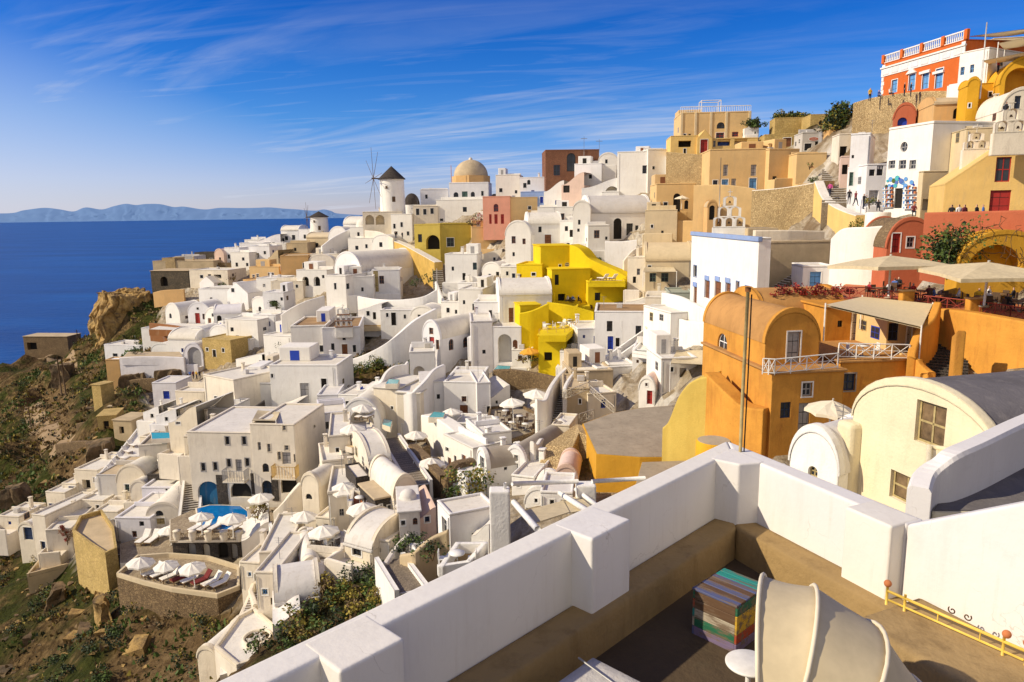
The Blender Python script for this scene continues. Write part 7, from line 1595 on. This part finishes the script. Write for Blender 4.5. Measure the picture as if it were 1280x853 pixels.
for k,(px,py) in enumerate(spots_):
    P = pz(px,py,zr)
    for j in (0,2):
        a = 6.2832*j/4+k*.9; s = RC[(k+j)%8]; key = ('sit',s,'trousers')
        if key not in PM: PM[key] = make_person('sit',s)
        o = bpy.data.objects.new('person',PM[key]); COL.objects.link(o); o.location = P+Vector((.8*math.cos(a),.8*math.sin(a),.04)); o.rotation_euler = (0,0,a-math.pi/2)
        tag(o, f'diner in {s[5:]} on the {"right" if math.cos(a)>0 else "left"} of the {nths[k]} restaurant table from the left', 'person', 'diners on the restaurant terrace')
# ------------------------------------------------------------------ poles, aerials, lamps
def pole(label, px, yb, yt, Y, r=.12, mat='poledark', arms=0, name='utility_pole', lean=0):
    B = at(px, yb, Y); h_ = (yb-yt)*Y/FPX; root = thing(name, label, 'pole', B); MB().tube([(0, 0, -2), (lean, 0, h_)], r, 7, 0, r*.7).build('shaft', mat, root)
    for k in range(arms): MB().box(-.7, .7, -.05, .05, h_-.5-.5*k, h_-.4-.5*k).build('crossarm', mat, root)
    return root
pole('wooden utility pole on the headland left of the bluff', 130,412,389,222,.16,arms=1); pole('short wooden pole beside the dark shed', 97,424,412,245,.16,arms=1)
pole('left of two twin poles on the bend of the dirt track', 76,484,443,178,.2); pole('right of two twin poles on the bend of the dirt track', 81,484,446,176,.2); pole('thin leaning pole beside the lower dirt track', 38,530,498,168,.12)
pole('thin white lamp pole in front of the big curved terrace wall', 548,404,335,142,.07,'paintwhite',name='lamp_pole'); pole('thin grey mast beside the tan gate arch', 899,262,200,108,.07,'metalgrey',name='mast')
pole('curved neck lamp pole on the white house with blue door', 777,446,400,95,.06,'paintwhite',name='lamp_pole'); pole('tall white mast beside the white house at the top right', 1227,100,35,84,.09,'paintwhite',name='mast')
pole('thin aerial mast on the ruined mansion roof', 730,190,172,168,.05,'metalgrey',name='aerial',arms=1); pole('second aerial mast right of the ruined mansion', 749,190,175,168,.05,'metalgrey',name='aerial',arms=1)
pole('white corner post of the pergola in front of the parapet', 632,652,598,34,.11,'paintwhite',name='pergola_post')
# foreground pergola in front of the white parapet
pg = thing('white_pergola', 'white masonry pergola with slatted canvas roof just beyond the parapet', 'pergola', at(626,650,34))
def bar(a, b, r_, name='beam', mat='paintwhite'):
    o = pg.location; MB().tube([at(*a)-o, at(*b)-o], r_, 8).build(name, mat, pg)
for px, yb, yt, w_ in ((626,700,600,.5),(732,640,598,.5)):
    q = at(px, yb, 34 if px < 700 else 36)-pg.location; h_ = (yb-yt)*34/FPX; MB().rbox(q.x-w_, q.x+w_, q.y-.4, q.y+.4, q.z-2, q.z+h_, .06).build('pier', 'white', pg)
bar((640,605,34),(722,602,36),.12); bar((740,602,36),(806,598,37),.12); bar((642,628,33),(672,662,28),.14); bar((700,617,36),(736,640,31),.14); bar((720,612,37),(748,634,33),.12)
for q, mat in ((((650,640,32.6),(704,626,34.6),(712,640,32),(662,656,29.6)), 'canvasbeige'), (((700,626,35),(724,620,36.4),(742,636,32.6),(712,641,32)), 'canvasbeige')):
    P = [at(*p)-pg.location for p in q]; mb = MB(); mb.add(P+[p-Vector((0, 0, .06)) for p in P], [(0, 1, 2, 3), (4, 5, 6, 7), (0, 1, 5, 4), (1, 2, 6, 5), (2, 3, 7, 6), (3, 0, 4, 7)]); mb.build('canvas_roof', mat, pg)
h('dark shed with a long pale roof on the edge of the headland', 31,440,421,86,-6,7,'flat','brownstone','o 40 433 12 9 k',Y=252,name='shed',cat='shed',roofmat='beige',rim=0)
h('small tan stone hut with a dark doorway on the bare slope', 124,546,520,148,14,5,'flat','tanstone','o 133 534 7 15 k',Y=128,name='stone_hut',cat='hut',rim=0)
h('low tan stone ruin beside the hut on the bare slope', 143,545,526,166,-10,5,'flat','beige','o 152 538 6 9 k',Y=126,name='ruined_hut',cat='hut',rim=0)
h('stone walled terrace block above the hut on the bare slope', 136,520,508,178,4,5,'flat','brownstone','',Y=138,name='stone_block',rim=0,roofmat='beige')
h('tan cylinder like pillar with a white cap at the end of the lilac wall', 134,470,450,151,0,3,'flat','tan','',Y=155,name='gate_pillar',cat='pillar',roofmat='white')
h('tall ochre rock cut pillar above the hut on the bare slope', 119,522,482,130,-20,3,'flat','tanstone','',Y=140,name='rock_pillar',cat='pillar',rim=0)
# ------------------------------------------------------------------ plants, rocks, ground cover
def leaves(mb, c, rad, n, size, mats, rng, squash=.8, up=.35):
    c = Vector(c)
    clumps = [(Vector((rng.gauss(0, .45), rng.gauss(0, .45), rng.gauss(0, .4)*squash)), .28+.3*rng.random(), rng.randrange(mats)) for _ in range(max(4, n//28))]
    for i in range(n):
        cc, cr, m_ = rng.choice(clumps); d = Vector((rng.gauss(0, 1), rng.gauss(0, 1), rng.gauss(0, 1))).normalized()*cr*rng.random()**.4
        p = cc+d; p.z = max(p.z, -.55*squash); p = c+Vector((p.x*rad, p.y*rad, p.z*rad*1.0+rad*.55*squash))
        a = Vector((rng.gauss(0, 1), rng.gauss(0, 1), rng.gauss(0, .6))).normalized(); b = a.cross(Vector((rng.gauss(0, 1), rng.gauss(0, 1), rng.gauss(0, 1)))).normalized()
        s = size*(.6+.8*rng.random()); mm = m_ if rng.random() < .75 else rng.randrange(mats)
        mb.add([p-a*s*.5, p+b*s*.34, p+a*s*.5, p-b*s*.34], [(0, 1, 2, 3)], mm)
def shrub(label, px, py, r, mats=('leaf', 'leafdark', 'leafgold'), Y=None, n=None, name='shrub', cat='shrub', sq=.8, group=None, seed=0, stem=True, size=None):
    p = at(px, py, Y) if Y else ground(px, py)
    if not Y: p.z = tz(p.x, p.y)
    rng = random.Random(int(px*13+py*7+seed)); root = thing(name, label, cat, p, 0, group); n = n or int(300+400*r)
    mb = MB(); leaves(mb, (0, 0, .1*r), r, n, size or max(.16, .2*r**.5), len(mats), rng, sq); mb.build('foliage', list(mats), root)
    if stem:
        mb = MB()
        for k in range(4): a = rng.random()*6.28; mb.tube([(0, 0, -.3), (.25*r*math.cos(a), .25*r*math.sin(a), .35*r), (.5*r*math.cos(a), .5*r*math.sin(a), .8*r)], .05*r+.01, 4, 0, .02)
        mb.build('stem', 'poledark', root)
    return root
shrub('huge dark green bush clipped tall on the upper slope by the stone tower', 1048,164,2.35,('leafdark','leaf','leafdark','leafgold'),Y=119,n=4200,size=.42,name='tree',cat='tree',sq=1.25)
shrub('round dark shrub beside the skyline mansion', 943,160,1.25,('leafdark','leaf'),Y=146,n=1500,size=.35)
for k,(px,l) in enumerate(((974,'left end clump of the skyline hedge'),(984,'second clump of the skyline hedge'),(994,'third clump of the skyline hedge'),(1005,'right end clump of the skyline hedge'))): shrub(l,px,150,1.4,('leafgold','leaf','leafdark'),Y=146,n=900,size=.34,name='hedge_clump',cat='hedge',sq=.6,group='clumps of the skyline hedge')
shrub('climbing dark evergreen beside the red house', 1184,332,1.5,('leafdark','leaf'),Y=56.5,n=2600,size=.26,sq=1.2,name='tree',cat='tree')
shrub('green garden bush below the yellow sweeping wall', 1069,291,.95,('leaf','leafgold'),Y=80,n=320)
shrub('small green pot shrub right of the white drum', 1093,290,.5,('leaf','leafgold'),Y=73,n=140)
shrub('palm like potted plant in front of the white stair house', 1087,258,.7,('leaf','leafgold'),Y=82,n=160)
shrub('cactus clump on the tan terrace below the shops', 1016,229,.9,('leaf','leafdark'),Y=106,n=220)
shrub('low flowering shrub on the tan wall below the shops', 1012,210,.6,('flowerred','leaf'),Y=110,n=140)
shrub('golden green shrub among the stone walls, lower centre', 592,622,1.75,('leafgold','leaf'),Y=59,n=850,sq=1.1)
shrub('smaller green shrub left of the golden one, lower centre', 574,622,1.0,('leaf','leafdark'),Y=60,n=380)
GL = [('dark green shrub at the top of the slope below the church',505,440,1.6),('green shrub under the white curving wall',488,450,1.5),('dark bush right of the first slope shrub',470,458,1.4),('low dark bush at the left of the church slope',448,462,1.4),('bright green shrub near the porch wall',512,455,1.7),('green shrub against the tower like terrace',500,470,1.6),('spreading dark shrub in the middle of the church slope',478,472,1.3),('dry low shrub above the shell cave',455,486,1.0),('olive shrub beside the porch steps',520,432,1.5),('small shrub at the foot of the curving wall',430,470,1.0),('golden grass clump above the shell cave',440,492,.9),('dark ivy like shrub under the curving wall',460,448,1.2)]
for l,px,py,r in GL: shrub(l,px,py,r,('leaf','leafdark','leafgold') if 'dry' not in l and 'golden' not in l else ('leafdry','leafgold'),group='shrubs on the slope below the church')
BG = [(352,806,1.0),(366,792,1.1),(380,780,1.2),(396,766,1.2),(408,752,1.2),(398,790,1.1),(418,774,1.2),(414,738,1.1),(430,744,1.2),(440,724,1.1),(446,762,1.1),(456,740,1.2),(466,722,1.1),(476,744,1.0),(484,728,1.0),(430,720,.9),(384,806,1.0),(462,756,.9),(372,812,.9),(400,742,.9)]
DS = ['dark green','golden','bright green','olive','mossy','dry yellow','leafy green','deep green','ochre tinted','tangled green','pale olive','shaded green','fresh green','rusty gold','bushy dark','thin golden','ragged green','low golden','half shaded','small rounded']
for k,(px,py,r) in enumerate(BG): shrub(f'{DS[k]} shrub on the steep garden slope above the parapet',px,py,r,[('leaf','leafdark'),('leafgold','leafdry'),('leaf','leafgold')][k%3],group='shrubs on the garden slope above the parapet',n=330)
for l,px,py,Y,r in (('dark shrub beside the round cream cottage',512,678,50,.8),('green shrub under the cottage wall',530,684,48,.8),('green shrub in the garden below the cottage',540,696,45,.9),('low shrub at the cottage gate',505,690,48,.7),('dark plant on the bottom edge planter',322,812,45,.8),('green plant climbing behind the big barrel vault house',705,322,134,.9),('dark garden plants below the big barrel vault',746,328,126,1.0),('dry palm plant by the blue pool',330,640,71,.9),('second dry palm plant right of the blue pool',322,646,70,.8),('bushy plant beside the ochre cluster',346,386,165,1.4),('dark garden plant behind the cliff edge wall',170,444,156,1.3),('green plants on the white roof right of the small windmill',330,306,252,1.0),('dark shrub near the fortress pale terrace',279,360,205,1.6),('golden scrub by the fortress pale terrace',292,350,212,1.8),('green pots shrub beside the yellow retaining wall',536,352,150,1.4),('dark shrub in the yard under the big vault',520,358,150,1.3),('pink flowering bush beside the pink house',598,280,166,1.6),('second dark red bush beside the pink house',590,282,167,1.5),('dark green shrub beside the white low house left of the church',354,442,132,1.5),('potted plant on the brown stone wall terrace',664,452,97,.8),('dry plant clump at the orange parasol terrace',654,452,98,.9)):
    shrub(l,px,py,r,('flowerred','leafdark') if 'pink' in l or 'red bush' in l else (('leafdry','leafgold') if 'dry' in l or 'golden' in l else ('leaf','leafdark')),Y=Y,n=240)
# red foliage on the left terrace and flowers along the restaurant
for k,(px,py) in enumerate(((78,662),(82,667),(86,673),(84,679))): shrub(['top','second','third','lowest'][k]+' rust red bush on the white roof at the left',px,py,.6,('flowerred','rust'),Y=88,n=150,group='rust red bushes on the left roof')
for k,px in enumerate((978,994,1010,1026,1044,1060)): shrub(['leftmost','second','third','fourth','fifth','rightmost'][k]+' clump of dark red flowers on the orange roof edge',px,369,.8,('flowerred','maroon'),Y=58,n=200,sq=.5,group='dark red flower clumps on the orange roof edge',name='flower_clump',cat='flowers',stem=False)
# bare vine over the red wall
vn = thing('bare_vine', 'leafless brown vine scrambling over the red wall and ochre recess', 'vine', at(1240,270,54.4)); rng = random.Random(5); mb = MB()
for k in range(26):
    x = -3.5+8*rng.random(); p = Vector((x, -1.0-.3*rng.random(), -.6-2.6*rng.random())); pts = [p]; d = Vector((rng.gauss(0, 1), 0, rng.gauss(0, .6)))
    for j in range(9): d = (d+Vector((rng.gauss(0, .7), rng.gauss(0, .12), rng.gauss(-.1, .6)))).normalized()*.42; p = p+d; p.y = min(p.y, -.9); pts.append(p.copy())
    mb.tube(pts, .03, 4, 0, .012)
mb.build('branches', 'vine', vn); mb = MB(); leaves(mb, (-2.5, -1.2, -2.2), 1.6, 260, .22, 2, rng); mb.build('foliage', ['leaf', 'leafgold'], vn)
# rocks of the ravine and slope
RK = [('tall dark rock face between lilac wall and hut',156,196,494,466,20,5,150,1),('brown rock ledge below the lilac wall',196,226,478,464,8,4,148,2),('tan rock outcrop by the ochre pillar',128,150,508,492,25,4,143,3),('dark rock knoll below the track',62,90,466,456,10,5,190,4),('crumbling rock spur under the stone hut',112,140,572,556,28,4,120,5),('dark rock rib at the left edge',6,30,628,612,20,4,114,7),('tan rock face under the ochre walled terrace',134,150,776,752,30,3,66,8),('dark boulder at the bottom left',30,50,812,796,16,3,72,11),('brown rock step left of the ochre terrace',66,90,746,732,22,3,78,12)]
for l,x0,x1,yb,yt,yw,dp,Y,sd in RK: rockmass('rock_outcrop',l,x0,x1,yb,yt,yw,dp,'cliff' if 'tan' in l or 'sandy' in l else 'rockdark',Y,sd,None,1.5,'rock',.6)
random.seed(11)
WORDS = ['low','wide','dusty','prickly','dark','sparse','round','ragged','golden','olive','tufted','dry']
def wherepx(px, py):
    if py < 480: return 'near the headland shed'
    if px < 60: return 'at the left edge, above the ravine' if py < 620 else 'at the left edge, below the houses'
    if py < 560: return 'beside the dirt track'
    if py < 660: return 'on the rocky slope left of the rim path'
    if py < 760: return 'under the ochre walled terrace'
    return 'at the bottom left corner'
cnt = 0; tries = 0
while cnt < 95 and tries < 4000:
    tries += 1; px, py = random.uniform(-5, 260), random.uniform(448, 850)
    if inside((px, py), VIL): continue
    p = ground(px, py)
    if tz(p.x, p.y, AG) > .3: continue
    g_ = (60 < px < 150 and 720 < py < 850) or random.random() < .3
    r = random.uniform(.5, 1.3)*(1 if p.y < 120 else 1.3)
    shrub(f'{WORDS[cnt % 12]} scrub bush {wherepx(px, py)}', px, py, r, ('leaf','leafdark') if g_ else random.choice([('leafdark','leafgold'),('leafdry','leafgold'),('leafdark','leafdry')]), n=190, sq=.6, group='scrub bushes '+wherepx(px, py), stem=False, name='scrub_bush'); cnt += 1
# dense ground cover
mb = MB(); rng = random.Random(3); c_ = 0
while c_ < 9000:
    px, py = rng.uniform(-30, 540), rng.uniform(440, 880)
    Y = None
    d = ray(px, py); 
    k = _YS/d.y
    x, y = None, None
    if c_ % 1 == 0:
        Yq = rng.uniform(38, 265); P = at(px, py, Yq)
    x, y = rng.uniform(-150, 5), rng.uniform(36, 262)
    if tz(x, y, AG) > .3: c_ += .2; continue
    z = tz(x, y); q, w_ = proj(Vector((x, y, z)))
    if q < -30 or q > 560 or w_ > 880: c_ += .2; continue
    dens = noise.noise(Vector((x*.09, y*.09, 2)))
    c_ += 1
    if dens < -.12: continue
    m_ = 0 if dens > .22 else rng.choice((1, 2, 2, 3))
    for j in range(5):
        a = rng.random()*6.28; s = rng.uniform(.15, .42)*(1 if y < 110 else 1.5); o = Vector((x+rng.gauss(0, .4), y+rng.gauss(0, .4), z+.02))
        u_ = Vector((math.cos(a), math.sin(a), 0))*s*.5; lean = Vector((rng.gauss(0, .35), rng.gauss(0, .35), 1))*s
        mb.add([o-u_, o+u_, o+u_*.4+lean, o-u_*.4+lean], [(0, 1, 2, 3)], m_)
tag(mb.build('ground_cover', ['leaf', 'leafdark', 'leafdry', 'leafgold']), 'dry grass and low scrub covering the bare caldera slope', 'ground cover', kind='stuff')
# loose stones
mb = MB(); rng = random.Random(9)
for i in range(6000):
    x, y = rng.uniform(-150, 0), rng.uniform(36, 250)
    if tz(x, y, AG) > .3: continue
    s = rng.uniform(.08, .34)*(4.0 if rng.random() < .035 else 1.6 if rng.random() < .15 else 1); z = tz(x, y)
    v8 = [(x+s*(sx+rng.gauss(0, .25)), y+s*(sy+rng.gauss(0, .25)), z+s*.7*(sz+rng.gauss(0, .2))) for sz in (-.4, .6) for sy in (-.6, .6) for sx in (-.7, .7)]
    mb.add(v8, [(0, 2, 3, 1), (4, 5, 7, 6), (0, 1, 5, 4), (2, 6, 7, 3), (0, 4, 6, 2), (1, 3, 7, 5)], rng.randrange(2))
tag(mb.build('loose_stones', ['cliff', 'rockdark']), 'loose stones and rubble strewn over the bare slope', 'stones', kind='stuff')
# dirt track draped on the slope
def ribbon(name, pts, wid, mat):
    P = [ground(x, y) for x, y in pts]; Q = catmull([(p.x, p.y) for p in P], 10); mb = MB(); L = []
    for i, (x, y) in enumerate(Q):
        a, b = Q[max(i-1, 0)], Q[min(i+1, len(Q)-1)]; d = Vector((b[0]-a[0], b[1]-a[1], 0)).normalized(); n_ = Vector((-d.y, d.x, 0)); row = []
        for k in range(5):
            q = Vector((x, y, 0))+n_*wid*(k/4-.5)*(1+.25*noise.noise(Vector((x*.2, y*.2, k)))); row.append((q.x, q.y, tz(q.x, q.y)+.22-.1*abs(k-2)))
        L += row
    mb.add(L, [(i*5+k, i*5+k+1, (i+1)*5+k+1, (i+1)*5+k) for i in range(len(Q)-1) for k in range(4)], 0, True)
    tag(mb.build(name, mat), kind='structure')
ribbon('dirt_track', [(36,446),(62,446),(84,456),(84,472),(66,488),(44,500),(46,518),(66,536),(78,552)], 4.5, 'track')
